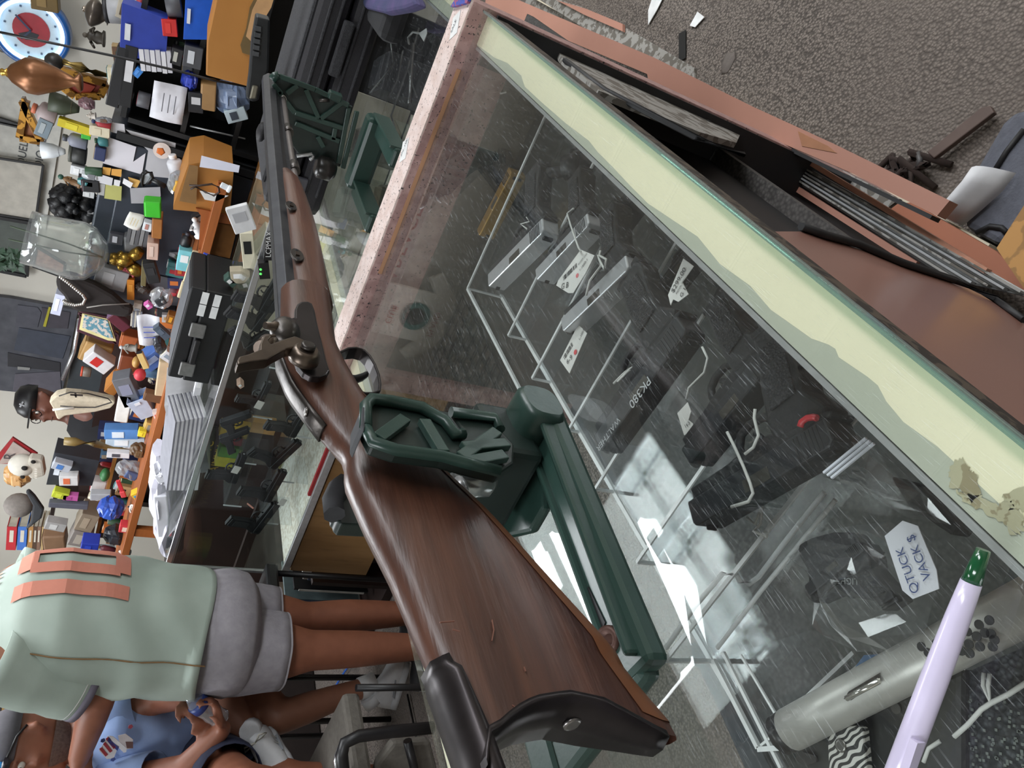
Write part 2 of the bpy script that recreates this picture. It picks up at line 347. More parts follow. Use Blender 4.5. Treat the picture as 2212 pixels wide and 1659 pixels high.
# lower right: cardboard and pink-brown panel
one(MB().prism([PZ(*p,.22) for p in (C1(2050,1460),C1(2230,1180),C1(2300,1300),C1(2300,1760),C1(2212,1700))],(0,0,-.03)), 'cardboard_flap', mat('#b98a52', .8, kind='patch', sc=14, h2='#9a7448'), 'torn tan cardboard flap at the end of the metal track', 'cardboard')
MB().prism([PZ(*p,.1) for p in (C1(1380,1210),C1(1550,1190),C1(2050,1480),C1(2212,1634),C1(2300,1800),C1(1950,1590),C1(1500,1330))],(0,0,-.02)).build('copper_panel', copper, bk)
# things on the carpet behind the counter
for i,(pl_,lab) in enumerate((((C1(245,150),C1(290,68),C1(330,100),C1(275,160)),'small white paper scrap on the carpet'),((C1(0,60),C1(30,-30),C1(95,-30),C1(50,60),C1(0,145)),'white paper strip on the carpet by the case corner'))):
    one(MB().prism([PZ(*p,.008) for p in pl_],(0,0,-.002)), 'paper_scrap', whitem, lab, 'paper')
one(MB().prism([PZ(*p,.006) for p in (C1(180,198),C1(220,176),C1(220,340),C1(180,365))],(0,0,-.003)), 'black_tape', mat('#0a0a0b',.6), 'short strip of black tape stuck on the carpet', 'tape')
st = thing('leather_strap', 'brown leather strap with a frayed knotted end on the carpet', 'strap', PZ(*C1(1800,800),0))
MB().prism([PZ(*p,.03) for p in (C1(1640,895),C1(1960,630),C1(2010,620),C1(2035,660),C1(1680,930))],(0,0,-.012)).build('strap', mat('#5d4c45',.7,sc=20), st, bev=.002)
MB().tube([PZ(*C1(*p),.03) for p in ((1590,900),(1600,940),(1590,985))], .006, 8).build('ring', mat('#4d4a4a',.5), st)
mb = MB()
for k in range(14):
    q = PZ(*C1(1500+random.uniform(-90,130),970+random.uniform(-50,80)),.02); mb.tube([q,q+V((random.uniform(-.05,.05),random.uniform(-.03,.03),.015)),q+V((random.uniform(-.08,.08),random.uniform(-.05,.05),-.01))], .007, 5)
mb.build('frayed_knot', mat('#31241f',.9,sc=80), st)
bg = thing('black_case', 'black padded gun case with a zipper on the carpet', 'case', PZ(*C1(2100,1000),0))
MB().prism([PZ(*p,.05) for p in (C1(1900,1030),C1(2080,720),C1(2150,655),C1(2300,620),C1(2300,1300),C1(2050,1440),C1(1850,1330))],(0,0,-.05)).build('body', mat('#5c5e68',.8,sc=90,bump=.3), bg, bev=.012)
MB().tube([PZ(*C1(*p),.053) for p in ((2030,1020),(2110,890),(2212,760))], .005, 6).build('zipper', dark, bg)
MB().tube([PZ(*C1(*p),.053) for p in ((1930,1370),(2010,1330),(2080,1340),(2110,1370))], .005, 6).build('piping', dark, bg)
# curled white paper
cp = MB(); rings = []
for (a,b) in zip((C1(1900,1040),C1(1860,1100),C1(1800,1180),C1(1740,1270)), (C1(2165,1018),C1(2080,1130),C1(1980,1220),C1(1850,1330))):
    P0 = PZ(*a,.06); P1 = PZ(*b,.06); rings.append([P0.lerp(P1,k/8)+V((0,0,.05*math.sin(math.pi*k/8))) for k in range(9)])
cp.loft(rings, False, True, False)
one(cp, 'curled_paper', mat('#dcdcdf',.6), 'curled sheet of white paper lying on the black gun case', 'paper', solid=.001)
# dark stain of lint on the carpet
one(MB().ball(PZ(*C1(470,370),.0),.03,8,(1,1,.12),.3), 'lint_clump', mat('#6a625d',.95,sc=90), 'flat grey lint clump on the carpet', 'lint')

# contents of the second case: dim boxes and wires under the glass
for i,(p,c,w_,l) in enumerate((((800,150),'#2a2c30',.16,'black pistol box under the second counter glass, near the cloth'),((745,300),'#4a463c',.12,'olive brown box under the second counter glass, behind the front rest'),((720,430),'#8f9086',.14,'pale grey tray under the second counter glass, beside the rifle fore-end'),((800,420),'#5a4a38',.10,'brown leather holster under the second counter glass'))):
    q = PZ(*p,.72); b_ = thing('stored_box', l, 'box', V((q.x,q.y,.51))); MB().box((q.x,q.y,.60),(w_,w_*.8,.18),(.9,.4,0),(-.4,.9,0)).build('body', mat(c,.5,sc=20,amt=.3), b_, bev=.004); MB().box((q.x,q.y,.695),(w_*.8,w_*.6,.012),(.9,.4,0),(-.4,.9,0)).build('lid', mat(c,.4,sc=40,amt=.1), b_, bev=.002)
for i,pts in enumerate((((870,110),(860,170),(835,220)),((905,60),(880,150),(900,210)),((840,60),(850,140),(800,200)),((890,120),(845,250),(860,300)))):
    one(MB().tube([PZ(*p,.86) for p in pts],.002,6),'clear_strip',mat('#a8acb0',.2),('thin pale wire strip in the second case, %s' % ('beside the steel pen','nearest the cream rail','under the rifle case edge','reaching the green rest')[i]),'strip')
# ======================= THE RIFLE =======================
YC = .357
wal = mat('#5c3a2c', .38, kind='wood', sc=30, h2='#341f1a', bump=.12, coat=.10, st=(.14,1,1.6))
walb = mat('#70452a', .4, kind='wood', sc=6, h2='#6a3d22', bump=.08, st=(.2,1,1.5))
iron = mat('#55514e', .38, .85, sc=40, h2='#3f3b39', bump=.1); blued = mat('#4a4b4f', .42, .8, sc=60, h2='#3c3d42')
ironb = mat('#4b423c', .34, .9, sc=30, h2='#6b5f55'); plate_d = mat('#3b3637', .33, .75, sc=50, h2='#2c2829')
rf = thing('percussion_rifle', 'antique percussion half-stock rifle with walnut stock resting in the green gun rest', 'rifle', (.7,YC,.97))
nearY = YC-.02
def RP(p, y=YC): return PY(p[0],p[1],y)
top = [(1045,1640),(1000,1640),(950,1500),(900,1385),(843,1250),(786,1136),(744,1039),(746,992),(728,972),(710,952),(675,908),(640,862),(615,820),(604,785),(601,760),(600,700),(600,640)]
bot = [(1448,1572),(1361,1472),(1307,1404),(1220,1309),(1130,1209),(1050,1123),(952,1030),(880,968),(820,915),(786,879),(748,823),(721,774),(716,725),(700,603),(680,508),(667,449),(661,430)]
tz = [(.17,1.140)]+[(RP(p).x,RP(p).z) for p in top[1:]]; bz = [(RP(p,YC).x,RP(p,YC).z) for p in bot]
# butt crescent: near edge
cre = [B4(*p) for p in ((2012,1332),(1700,1230),(1450,1150),(1180,1095),(950,1130),(820,1180),(700,1270),(600,1360),(530,1385))]
cc = [RP(p,YC-.015) for p in cre]; cxz = sorted([(p.z,p.x) for p in cc]); zlo = cxz[0][0]; zhi = cxz[-1][0]
heel = RP((1049,1655)); 
def crex(z):
    if z > zhi: return max(.178, cxz[-1][1]-(z-zhi)*2.6)
    return interp(cxz, z)
XE = RP((601,640)).x
def prof(x): return interp(tz, x), interp(bz, x)
wtab = [(.15,.034),(.25,.040),(.38,.040),(.46,.034),(.50,.036),(.54,.045),(.58,.050),(.68,.048),(.75,.042),(.97,.036)]
rings = []
NS = 44; NR = 20
for i in range(NS+1):
    u = i/NS; xm = .20+(XE-.20)*u; ring = []
    for k in range(NR):
        t = 2*math.pi*k/NR; cyy = math.cos(t); szz = math.sin(t); e = 2.6
        fy = math.copysign(abs(cyy)**(2/e),cyy); fz = math.copysign(abs(szz)**(2/e),szz)
        # height fraction
        for _ in range(3):
            zt,zb_ = prof(xm if i else max(xm,.21)); z = (zt+zb_)/2+(zt-zb_)/2*fz
            xs = crex(z) if u < .25 else 0
            if u < .25: x = crex(z)*(1-u/.25)+(.20+(XE-.20)*.25)*(u/.25)
            else: x = xm
            zt,zb_ = prof(x); z2 = (zt+zb_)/2+(zt-zb_)/2*fz
        w = interp(wtab, x)/2
        if u < .12: w *= .55+.45*min(1,max(0,(z2-zlo)/.045))
        ring.append(V((x,YC-fy*w,z2)))
    rings.append(ring)
rings_stock = rings; MB().loft(rings,False).build('stock', wal, rf)
# fore-end under the barrel
ft_ = [(601,640),(600,560),(599,470),(600,420),(604,383)]; fb = [(702,620),(692,560),(680,508),(661,450),(640,400),(627,382)]
ftz = [(RP(p).x,RP(p).z) for p in ft_]; fbz = [(RP(p).x,RP(p).z) for p in fb]
barT = [(567,172),(573,300),(580,400),(590,560),(599,701)]; bt = [(RP(p).x,RP(p).z) for p in barT]
BD = .0245
def axz(x): return interp(bt, x)-BD/2
rings = []; X1 = RP((606,382)).x
for i in range(15):
    x = XE-.012+(X1-XE+.012)*i/14; b_ = interp(fbz, x); t_ = axz(x)-.001; hw = .019*(1 if i < 13 else (.9 if i == 13 else .75))
    if i == 14: b_ += .004
    rings.append(ellring((x,YC,(t_+b_)/2),(0,-1,0),(0,0,1),hw,(t_-b_)/2,20,2.8))
MB().loft(rings).build('fore_end', wal, rf)
# octagonal barrel
def octr(x, z, r): return [V((x,YC+r*math.cos(math.pi/8+k*math.pi/4),z+r*math.sin(math.pi/8+k*math.pi/4))) for k in range(8)]
xm0 = RP((575,172)).x; xb = RP((600,705)).x
MB().loft([octr(x, axz(x), BD/2/math.cos(math.pi/8)) for x in (xb,xb+.2,xb+.5,xm0)], True, False).build('barrel', blued, rf, bev=.0006)
MB().lathe((xm0-.001,YC,axz(xm0)),[(.0066,0),(.0066,.004)],16,(1,0,0)).build('bore', dark, rf)
# rib and ramrod
rx = [(RP(D2(620,320),YC-.004)),(RP(D2(690,830),YC-.004)),(RP(D2(760,1270),YC-.004)),(RP(D2(800,1440),YC-.004))]
MB().tube([(p.x,YC-.003,p.z) for p in rx], .0042, 10).build('ramrod', mat('#6b6461',.4,.3,sc=60), rf)
a = rx[0]; MB().tube([(a.x+.012,YC-.003,a.z),(a.x-.012,YC-.003,a.z)], .0048, 10).build('ramrod_tip', mat('#a8a49e',.3,.9), rf)
MB().bar((xm0-.02,YC,axz(xm0)-BD/2-.004),(X1,YC,axz(X1)-BD/2-.004),.008,.009).build('under_rib', blued, rf)
for f in (.42,.80):
    p = rx[0].lerp(rx[3], f); MB().tube([(p.x+.014,YC-.003,p.z+.0),(p.x-.014,YC-.003,p.z)], .0068, 12).build('ramrod_ferrule', iron, rf)
# trap at fore-end tip

def side(name, pts, mp, y, th, m, bev=.001):
    P = [PY(*mp(*p), y) for p in pts]; return MB().prism(P, (0,th,0)).build(name, m, rf, bev=bev)
side('lock_plate', [(640,1062),(695,1055),(697,985),(712,950),(740,932),(790,928),(822,945),(842,1000),(860,1090),(885,1190),(905,1270),(932,1390),(962,1475),(942,1508),(890,1528),(820,1522),(762,1490),(712,1430),(690,1360),(680,1280),(655,1190),(642,1120)], A2, YC-.0275, .006, plate_d)
side('lock_plate_rim', [(637,1060),(692,1050),(693,982),(709,946),(738,927),(792,923),(827,940),(848,998),(866,1090),(891,1190),(911,1270),(938,1388),(969,1478),(946,1514),(890,1535),(818,1529),(757,1496),(707,1434),(684,1362),(674,1282),(649,1192),(636,1120)], A2, YC-.0262, .004, dark)
# hammer
side('hammer', [(735,1215),(690,1198),(600,1225),(500,1262),(478,1232),(500,1205),(548,1196),(520,1178),(440,1200),(413,1262),(412,1305),(330,1340),(246,1362),(230,1395),(235,1428),(330,1406),(470,1388),(530,1352),(620,1302),(700,1282),(712,1300),(790,1290),(780,1240)], A2, YC-.041, .009, ironb, .002)
hc = PY(*A2(790,1300), YC-.043); MB().lathe((hc.x,hc.y+.012,hc.z),[(.0118,0),(.0122,.004),(.0112,.009),(.0085,.012)],22,(0,-1,0)).build('hammer_pivot', ironb, rf)
MB().lathe((hc.x,hc.y-.0005,hc.z),[(.0058,0),(.0058,.003),(.0042,.004)],16,(0,-1,0)).build('hammer_screw', iron, rf)
hn = PY(*A2(445,1255), YC-.036); MB().lathe((hn.x-.004,hn.y+.004,hn.z),[(.008,0),(.0085,.012),(.0065,.016)],14,(1,0,-.5)).build('hammer_nose', ironb, rf)
# bolster, nipple, tang
bo = PY(*A2(610,1165), YC-.028); MB().ball(bo,.0125,14,(1.3,.9,1.0)).build('bolster', iron, rf)
MB().lathe((bo.x-.002,bo.y-.004,bo.z+.006),[(.0045,0),(.0045,.006),(.0032,.007),(.003,.014)],12,(-.5,-.2,1)).build('nipple', ironb, rf)
tg = [RP(p) for p in (A2(600,1200),A2(575,1290),A2(568,1420),A2(590,1600),A3(640,200),A3(760,330),A3(900,500))]
rings = []
for i,p in enumerate(tg):
    zt = prof(p.x)[0]; rings.append([V((p.x,YC+s*.0085,zt+.0012-(0 if abs(s)<1 else .0012))) for s in (-1,-.5,0,.5,1)])
MB().loft(rings, False, True, False).build('tang', iron, rf, solid=.002)
for px in ((800,350),):
    p = RP(A3(*px)); MB().lathe((p.x,YC-.002,prof(p.x)[0]+.0012),[(.0042,0),(.0042,.0015),(.003,.002)],12).build('tang_screw', mat('#9a9693',.25,.9), rf)
# wedge escutcheons and screw heads
for (px,ra,rb) in (((657,170),.0065,.0125),((705,560),.007,.0135)):
    p = PY(*A2(*px), YC-.0188); 
    MB().loft([ellring((p.x,p.y,p.z),(1,0,0),(0,0,1),rb,ra,20),ellring((p.x,p.y-.0015,p.z),(1,0,0),(0,0,1),rb*.95,ra*.93,20)]).build('escutcheon', iron, rf)
    MB().box((p.x,p.y-.0018,p.z),(.007,.002,.004)).build('wedge_pin', ironb, rf)
    for s in (-1,1): MB().lathe((p.x+s*rb*.7,p.y-.001,p.z),[(.0018,0),(.0016,.001)],8,(0,-1,0)).build('pin', blued, rf)
p = PY(*A2(840,1400), YC-.027); MB().lathe(p,[(.0016,0),(.0012,.0012)],10,(0,-1,0)).build('lock_pin', alu, rf)
# trigger guard: strap bent along a traced path
gp = [A2(*q) for q in ((1000,1392),(1040,1362),(1100,1340),(1165,1335),(1225,1352),(1270,1400),(1310,1470),(1340,1550),(1352,1625),(1345,1680),(1300,1688),(1240,1688),(1190,1672),(1120,1600))]
gpp = [PY(*q, YC) for q in gp]; rings = []
for i,p in enumerate(gpp):
    t = (gpp[min(i+1,len(gpp)-1)]-gpp[max(i-1,0)]).normalized(); nn = V((-t.z,0,t.x))*.0013; w = .0065 if 1 < i < 10 else .005
    rings.append([p+V((0,-w,0))+nn,p+V((0,w,0))+nn,p+V((0,w,0))-nn,p+V((0,-w,0))-nn])
MB().loft(rings, True, False).build('trigger_guard', plate_d, rf, bev=.001)
tp = [PY(*A2(*q), YC) for q in ((1040,1530),(1100,1548),(1170,1548),(1225,1530),(1258,1510))]
MB().tube(tp, [.004,.0035,.003,.0028,.0024], 8, 1.6, (0,1,0)).build('trigger', dark, rf)
# butt plate: crescent following the near edge, wraps the full width, with a heel return
zs = [zlo-.001+(1.141-zlo)*k/18 for k in range(19)]; rings = []
for z in zs:
    x = crex(z); w = .0215*(.5+.5*min(1,max(0,(z-zlo)/.045))); r = .0035
    rings.append([V((x+.0006,YC-w,z)),V((x+.0006,YC+w,z)),V((x-.004,YC+w,z)),V((x-.006,YC,z)),V((x-.004,YC-w,z))])
MB().loft(rings, True, True).build('butt_plate', plate_d, rf)
hp = [B4(*q) for q in ((530,1659),(440,1520),(360,1330),(270,1130),(200,960),(120,790),(150,725))]
rings = []
for i in range(14):
    x = .180+(.262-.180)*i/13; zt = prof(x)[0]; hw = .0195*(1 if i < 12 else .75); dp = .011-.004*i/13
    rings.append([V((x,YC-hw-.0008,zt-dp)),V((x,YC-hw*.9,zt-.004)),V((x,YC-hw*.5,zt+.0016)),V((x,YC+hw*.5,zt+.0016)),V((x,YC+hw*.9,zt-.004)),V((x,YC+hw,zt-dp))])
MB().loft(rings, False, True, False).build('heel_plate', plate_d, rf, solid=.002)
p = RP(B4(1235,1250),YC-.002); MB().lathe((crex(p.z)-.005,YC,p.z),[(.006,0),(.006,.0015),(.004,.002)],14,(-1,0,0)).build('plate_screw', mat('#8b8785',.3,.9), rf)
bel = [[p+V((0,-.0005,-.0004)) for k,p in enumerate(r) if 14 <= k <= 18] for r in rings_stock[1:30]]
MB().loft(bel, False, True, False).build('belly', walb, rf)

# dents and scratches in the stock
scm = mat('#85594a',.6)
for a,b in ((B4(600,480),B4(615,560)),(B4(615,560),B4(598,648)),(B4(185,500),B4(300,490)),(B4(285,555),B4(345,572)),(B4(855,855),B4(868,890)),(B4(760,1160),B4(790,1180)),(B4(880,1120),B4(960,1105)),(A3(310,1060),A3(360,1100))):
    P0 = PY(*a,YC-.0205); P1 = PY(*b,YC-.0205); MB().bar(P0,P1,.0006,.0008,(0,1,0)).build('scratch', scm, rf)
# ======================= GREEN GUN REST =======================
grn = mat('#263c35', .33, sc=60, h2='#283f39', bump=.04); grnd = mat('#1a2824', .45, sc=50); felt = mat('#3c3d40', .85, sc=90)
def gp_(name, pl, mp, plane, v, ext, m, par, bev=.003):
    fn = {'x':PX,'y':PY,'z':PZ}[plane]; P = [fn(*mp(*p), v) for p in pl]; return MB().prism(P, ext).build(name, m, par, bev=bev)
full = lambda x,y: (x,y)
rs = thing('rear_gun_rest', 'dark green plastic gun rest cradling the rifle stock on the near glass', 'gun rest', (.45,.36,.97))
ny = .312
out = [(786,875),(800,858),(843,862),(911,876),(925,884),(965,908),(985,938),(996,940),(1001,930),(972,890),(976,885),(1068,898),(1080,925),(1112,960),(1110,1000),(1079,1021),(1000,1000),(954,987),(857,974),(803,957),(788,925)]
gp_('side_cheek', out, full, 'y', ny, (0,.012,0), grnd, rs)
# raised rim and ribs of the cheek
rim = [(790,925),(790,876),(803,862),(843,866),(911,880),(962,910),(984,940),(1000,937)]
MB().tube([PY(*p, ny-.004) for p in rim], .0048, 10, 1, (0,1,0)).build('cheek_rim', grn, rs)
MB().tube([PY(*p, ny-.004) for p in ((974,890),(1068,902),(1080,928))], .0045, 10, 1, (0,1,0)).build('cheek_rim', grn, rs)
MB().tube([PY(*p, ny-.004) for p in ((790,925),(806,955),(857,972),(954,985),(1000,998),(1079,1018))], .0045, 10, 1, (0,1,0)).build('cheek_rim', grn, rs)
for a,b in (((817,948),(874,906)),((915,910),(957,980)),((995,990),(1072,934)),((1010,1000),(1090,985)),((1000,968),(1095,960))):
    MB().bar(PY(*a,ny-.004),PY(*b,ny-.004),.010,.006,(0,1,0)).build('rib', grn, rs, bev=.001)
MB().prism([PY(*p,ny-.008) for p in (A3(1225,290),A3(1262,262),A3(1275,330),A3(1268,400),A3(1245,470),A3(1222,420))],(0,.028,0)).build('felt_pad', felt, rs, bev=.002)
# far cheek peeks out beyond the stock
o2 = [A3(*p) for p in ((990,1020),(1040,920),(1080,895),(1250,1000),(1300,1235),(1230,1232),(1060,1222),(1030,1190),(1025,1165),(1005,1150))]
gp_('far_cheek', o2, full, 'y', .425, (0,.014,0), grnd, rs)
MB().tube([PY(*A3(*p), .42) for p in ((1005,1150),(990,1040),(1040,930),(1085,900))], .009, 8).build('felt_pad', felt, rs)
# boss and crossbar, base rails
b0 = PZ(1224,935,T+.002)
MB().loft([ellring((.512,y,T+.024),(1,0,0),(0,0,1),.026*(k),.022*(k),18,3) for y,k in ((.312,.8),(.318,.97),(.335,1),(.46,1),(.475,.97),(.48,.8))]).build('crossbar', grn, rs)
def railz(p0, p1, w, h, nm='base_rail', m=grn):
    MB().bar(p0,p1,w,h).build(nm, m, rs, bev=.006)
railz((.52,.338,T+.011),(.262,.366,T+.011),.046,.021)
railz((.51,.320,T+.016),(.27,.352,T+.016),.006,.031,'rail_lip')
railz((.50,.352,T+.020),(.275,.377,T+.020),.006,.012,'rail_ridge')
railz((.52,.47,T+.011),(.262,.50,T+.011),.040,.021)
railz((.274,.356,T+.0098),(.274,.511,T+.0098),.034,.0185,'base_crossbar')
sl = [PZ(*B4(*p), T+.0225) for p in ((1328,265),(1365,215),(1500,500),(1480,560))]
MB().prism(sl,(0,0,-.002)).build('slot', dark, rs)
MB().prism([PZ(*p,T+.012) for p in (B3(640,1180),B3(760,820),B3(900,620),B3(1000,900),B3(1010,1100),B3(900,1290),B3(720,1330))],(0,0,-.010)).build('tray_floor', grn, rs, bev=.004)
p = PZ(*B4(1465,635),T+.03); MB().lathe((p.x,p.y,T+.020),[(.010,0),(.010,.006),(.006,.008),(.004,.004)],16,(-.2,-.3,1)).build('bolt', mat('#5a4038',.5,.5), rs)
for q in ((955,470,430),):
    k = PY(*A3(2120,880), .36); MB().lathe((k.x,k.y,k.z-.02),[(.004,0),(.012,.006),(.014,.02),(.010,.034),(.004,.04)],12,(.1,.1,1)).build('clamp_knob', mat('#9aa09e',.2,.6), rs)
    MB().tube([PY(*A3(2000,870),.36),PY(*A3(2030,975),.36)], .005, 8).build('clamp_screw', alu, rs)
MB().box((.50,.385,T+.05),(.07,.09,.05)).build('clamp_block', grnd, rs, bev=.006)
MB().box((.50,.385,T+.10),(.045,.075,.06)).build('saddle', grnd, rs, bev=.006)

fr = thing('front_gun_rest', 'dark green plastic front gun rest under the rifle barrel, on the second case', 'gun rest', (1.38,.4,.97))
fx = 1.37
fo = [D2(*p) for p in ((488,110),(520,75),(565,70),(830,175),(990,240),(1310,400),(1450,450),(1390,700),(1330,1000),(1300,1170),(1150,1130),(1000,1080),(800,1010),(690,860),(640,500),(560,260),(500,180))]
MB().prism([PX(*p,fx) for p in fo],(.010,0,0)).build('upright', grnd, fr, bev=.002)
for a,b in (((560,75),(1000,240)),((1000,240),(1400,430)),((660,290),(790,190)),((890,240),(1050,600)),((1050,600),(1315,400)),((760,515),(1330,700)),((760,640),(1290,860)),((1240,700),(1215,840)),((1030,800),(1100,930)),((1400,460),(1280,1120)),((1500,500),(1330,1180)),((560,260),(760,520)),((500,170),(600,290))):
    MB().bar(PX(*D2(*a),fx-.004),PX(*D2(*b),fx-.004),.008,.006,(1,0,0)).build('rib', grn, fr, bev=.001)
MB().tube([PX(*D2(*p),fx-.004) for p in ((488,120),(520,80),(565,72))], .007, 8, 1, (1,0,0)).build('rest_tip', grn, fr)
MB().box((fx,.40,T+.022),(.042,.135,.042)).build('foot_bar', grn, fr, bev=.008)
for yy in (.345,.465):
    MB().bar((fx,yy,T+.014),(1.215,yy+.004,T+.010),.034,.026).build('base_rail', grn, fr, bev=.005)
    MB().bar((fx,yy-.016,T+.020),(1.22,yy-.012,T+.016),.005,.03).build('rail_lip', grn, fr, bev=.001)
MB().lathe(PX(*D2(1240,1220),fx-.02),[(.012,0),(.02,.008),(.02,.03),(.012,.036)],16,(0,0,1)).build('adjust_knob', mat('#23211f',.3,.2), fr)
MB().tube([PX(*D2(*p),fx-.01) for p in ((780,1035),(900,1020),(960,1010),(985,1030),(965,1060),(935,1080))], .003, 8).build('hook', alu, fr)
q = PX(*D2(1170,370),fx-.01); MB().tube([q,q+V((0,.006,.016))],.0032,8).build('set_screw', iron, fr)
MB().bar(PX(*D2(1160,290),fx-.012),PX(*D2(1310,345),fx-.012),.012,.02,(1,0,0)).build('clamp_tab', grn, fr, bev=.002)

# ======================= PEN =======================
pn = thing('pen', 'white ballpoint pen with a green tip lying across the near counter', 'pen', PZ(2020,1400,T))
P0 = PZ(2118,1205,.987); P1 = PZ(1930,1700,.987)
d = (P1-P0).normalized(); L = (P1-P0).length
zt = 1.0
def pp(f): return P0+d*(L*f)
MB().tube([P0-d*.004,P0+d*.003,P0+d*.012],[.0030,.0036,.0044],16).build('tip', mat('#14512f',.15,coat=.6), pn)
MB().tube([P0+d*.012,P0+d*.03,P0+d*.06,P0+d*.10,P0+d*.16],[.0046,.0054,.0060,.0062,.0062],20).build('barrel', mat('#dcd3ee',.25,coat=.4), pn)
MB().bar(P0+d*.085+V((-.006,.002,.004)),P0+d*.16+V((-.010,.003,.004)),.004,.006).build('clip', mat('#dcd3ee',.25,coat=.4), pn)
# ======================= FAR SHOW CASE =======================
oak = mat('#a07c52', .5, kind='wood', sc=5, h2='#8a683f', st=(1,3,.35)); orange = mat('#a8602e', .5, kind='wood', sc=4, h2='#8c4c22', st=(1,.3,2)); orl = mat('#b07836', .6, sc=5, h2='#a56c2c')
beige = mat('#b9b2a2', .9, sc=10, amt=.08); silver = mat('#d5d8dc', .25, .9, sc=60, amt=.1); dkwood = mat('#2d1c18', .5, sc=8, amt=.3); fluff = mat('#e4dfd4', .95, kind='patch', sc=50, h2='#cfc6b6', bump=.8)
fc = thing('far_display_case', 'long glass show case of pistols with an oak-grained panel below, along the far aisle', 'display case', (2.52,1.35,0))
Y0,Y1 = .62,2.435
MB().box((2.53,(Y0+Y1)/2,.966),(.56,Y1-Y0,.006)).build('glass_top', gl, fc)
MB().box((2.245,(Y0+Y1)/2,.962),(.012,Y1-Y0,.020)).build('top_rail', silver, fc, bev=.002)
MB().box((2.245,(Y0+Y1)/2,.516),(.016,Y1-Y0,.028)).build('bottom_rail', alu, fc, bev=.002)
MB().box((2.53,Y1-.006,.742),(.56,.012,.46)).build('end_glass', gl, fc)
for yy in (Y1-.006,): MB().box((2.245,yy,.74),(.012,.012,.44)).build('corner_post', alu, fc)
MB().box((2.244,(Y0+Y1)/2,.74),(.004,Y1-Y0-.03,.425)).build('front_glass', gl, fc)
MB().box((2.53,(Y0+Y1)/2,.505),(.54,Y1-Y0-.02,.02)).build('show_floor', fluff, fc)
MB().box((2.80,1.15,.742),(.01,1.06,.44)).build('back_cloth', beige, fc)
MB().box((2.80,2.05,.742),(.01,.74,.44)).build('back_board', dkwood, fc)
MB().box((2.52,1.70,.325),(.52,1.46,.33)).build('oak_panel', oak, fc)
MB().box((2.52,.80,.325),(.50,.34,.33)).build('dark_panel', dkwood, fc)
MB().box((2.55,(Y0+Y1)/2,.08),(.46,Y1-Y0-.04,.16)).build('kick_board', dkwood, fc)
acr = glass('#fafcfd', .02, 1.2, .02); acre = mat('#c9ced0', .3, sc=60, amt=.1)
# acrylic pistol shelves inside the far case
for j,(z,x0) in enumerate(((.80,2.36),(.66,2.28))):
    sh = thing('acrylic_riser', '%s clear acrylic riser inside the far show case' % ('upper' if j == 0 else 'lower'), 'stand', (x0+.1,1.7,z-.14))
    MB().box((x0+.1,1.65,z),(.16,1.15,.004)).build('shelf', acr, sh)
    MB().box((x0+.02,1.65,z-.025),(.004,1.15,.05)).build('front_lip', acr, sh)
    for k in range(6):
        y = 1.09+k*.225; MB().box((x0+.10,y,z-.06),(.16,.004,.12)).build('divider', acr, sh); MB().box((x0+.018,y,z-.03),(.003,.005,.07)).build('divider_edge', acre, sh)
one(MB().box((2.262,1.86,.530),(.014,.30,.020)), 'red_plush_roll', mat('#b22a32',.9,sc=50), 'rolled red and white cloth lying along the floor of the far show case', 'cloth')
# bookish things in the far case
for k,(y,z,h,c,l) in enumerate(((2.02,.80,.10,'#d8b84a','yellow carton on the upper riser of the far case'),(2.06,.80,.08,'#8a2f35','dark red carton on the upper riser of the far case'),(2.13,.79,.09,'#5e9a3a','green and yellow pack standing in the far case'),(2.18,.79,.09,'#d6cf3e','yellow pack leaning in the far case'),(1.98,.69,.12,'#c99a5e','tan wooden block box in the far case'))):
    one(MB().box((2.62,y,z+h/2-.04),(.05,.055,h)), 'carton', mat(c,.5,sc=30), l, 'carton', bev=.002)
# reflection in the far case glass, painted as yellow lettering on a dark board
t_ = one(MB().box((2.785,2.28,.84),(.006,.26,.20)), 'reflected_sign', mat('#241915',.5), 'dark sign with rows of faded yellow lettering inside the far case', 'sign')
for k,s_ in enumerate(('SWIVE','SNAIVC','AINNV')): text('lettering', s_, mat('#a58a2c',.5), t_, (2.781,2.40,.885-k*.05), (0,-1,0), (0,0,1), .05)

# ======================= WOODEN SHELF UNIT BEHIND IT =======================
hu = thing('wooden_shelf_unit', 'orange-stained wooden shelf unit crammed with clutter behind the far case', 'shelf unit', (3.3,2.2,0))
MB().box((3.015,2.35,1.040),(.03,2.35,.034)).build('front_rail', orange, hu, bev=.002)
MB().box((3.21,2.35,1.050),(.38,2.35,.014)).build('shelf', orange, hu)
MB().box((3.21,2.35,.80),(.38,2.35,.014)).build('shelf', dkwood, hu)
for px in ((430,590),(400,890),(320,1150)):
    p = PX(*px, 3.015); MB().box((3.02,p.y,.93),(.03,.05,.19)).build('post', orange, hu)
MB().box((3.03,2.35,.40),(.03,2.35,.80)).build('front_board', dkwood, hu)
MB().box((3.49,2.83,1.10),(.02,1.5,.10)).build('upper_riser', dkwood, hu)
MB().box((3.68,2.83,1.155),(.38,1.5,.014)).build('upper_shelf', orange, hu)
MB().box((3.49,2.83,1.155),(.015,1.5,.022)).build('upper_rail', orl, hu)
MB().box((4.05,2.90,1.285),(.36,1.6,.014)).build('top_shelf', dkwood, hu)
MB().box((3.87,2.90,1.22),(.02,1.6,.14)).build('top_riser', dkwood, hu)
MB().box((3.9,2.90,.55),(.03,1.6,1.1)).build('back_board', dkwood, hu)
sp = thing('silver_rail', 'thin silver rail along the top shelf under the suitcase picture', 'rail', PX(150,760,3.95))
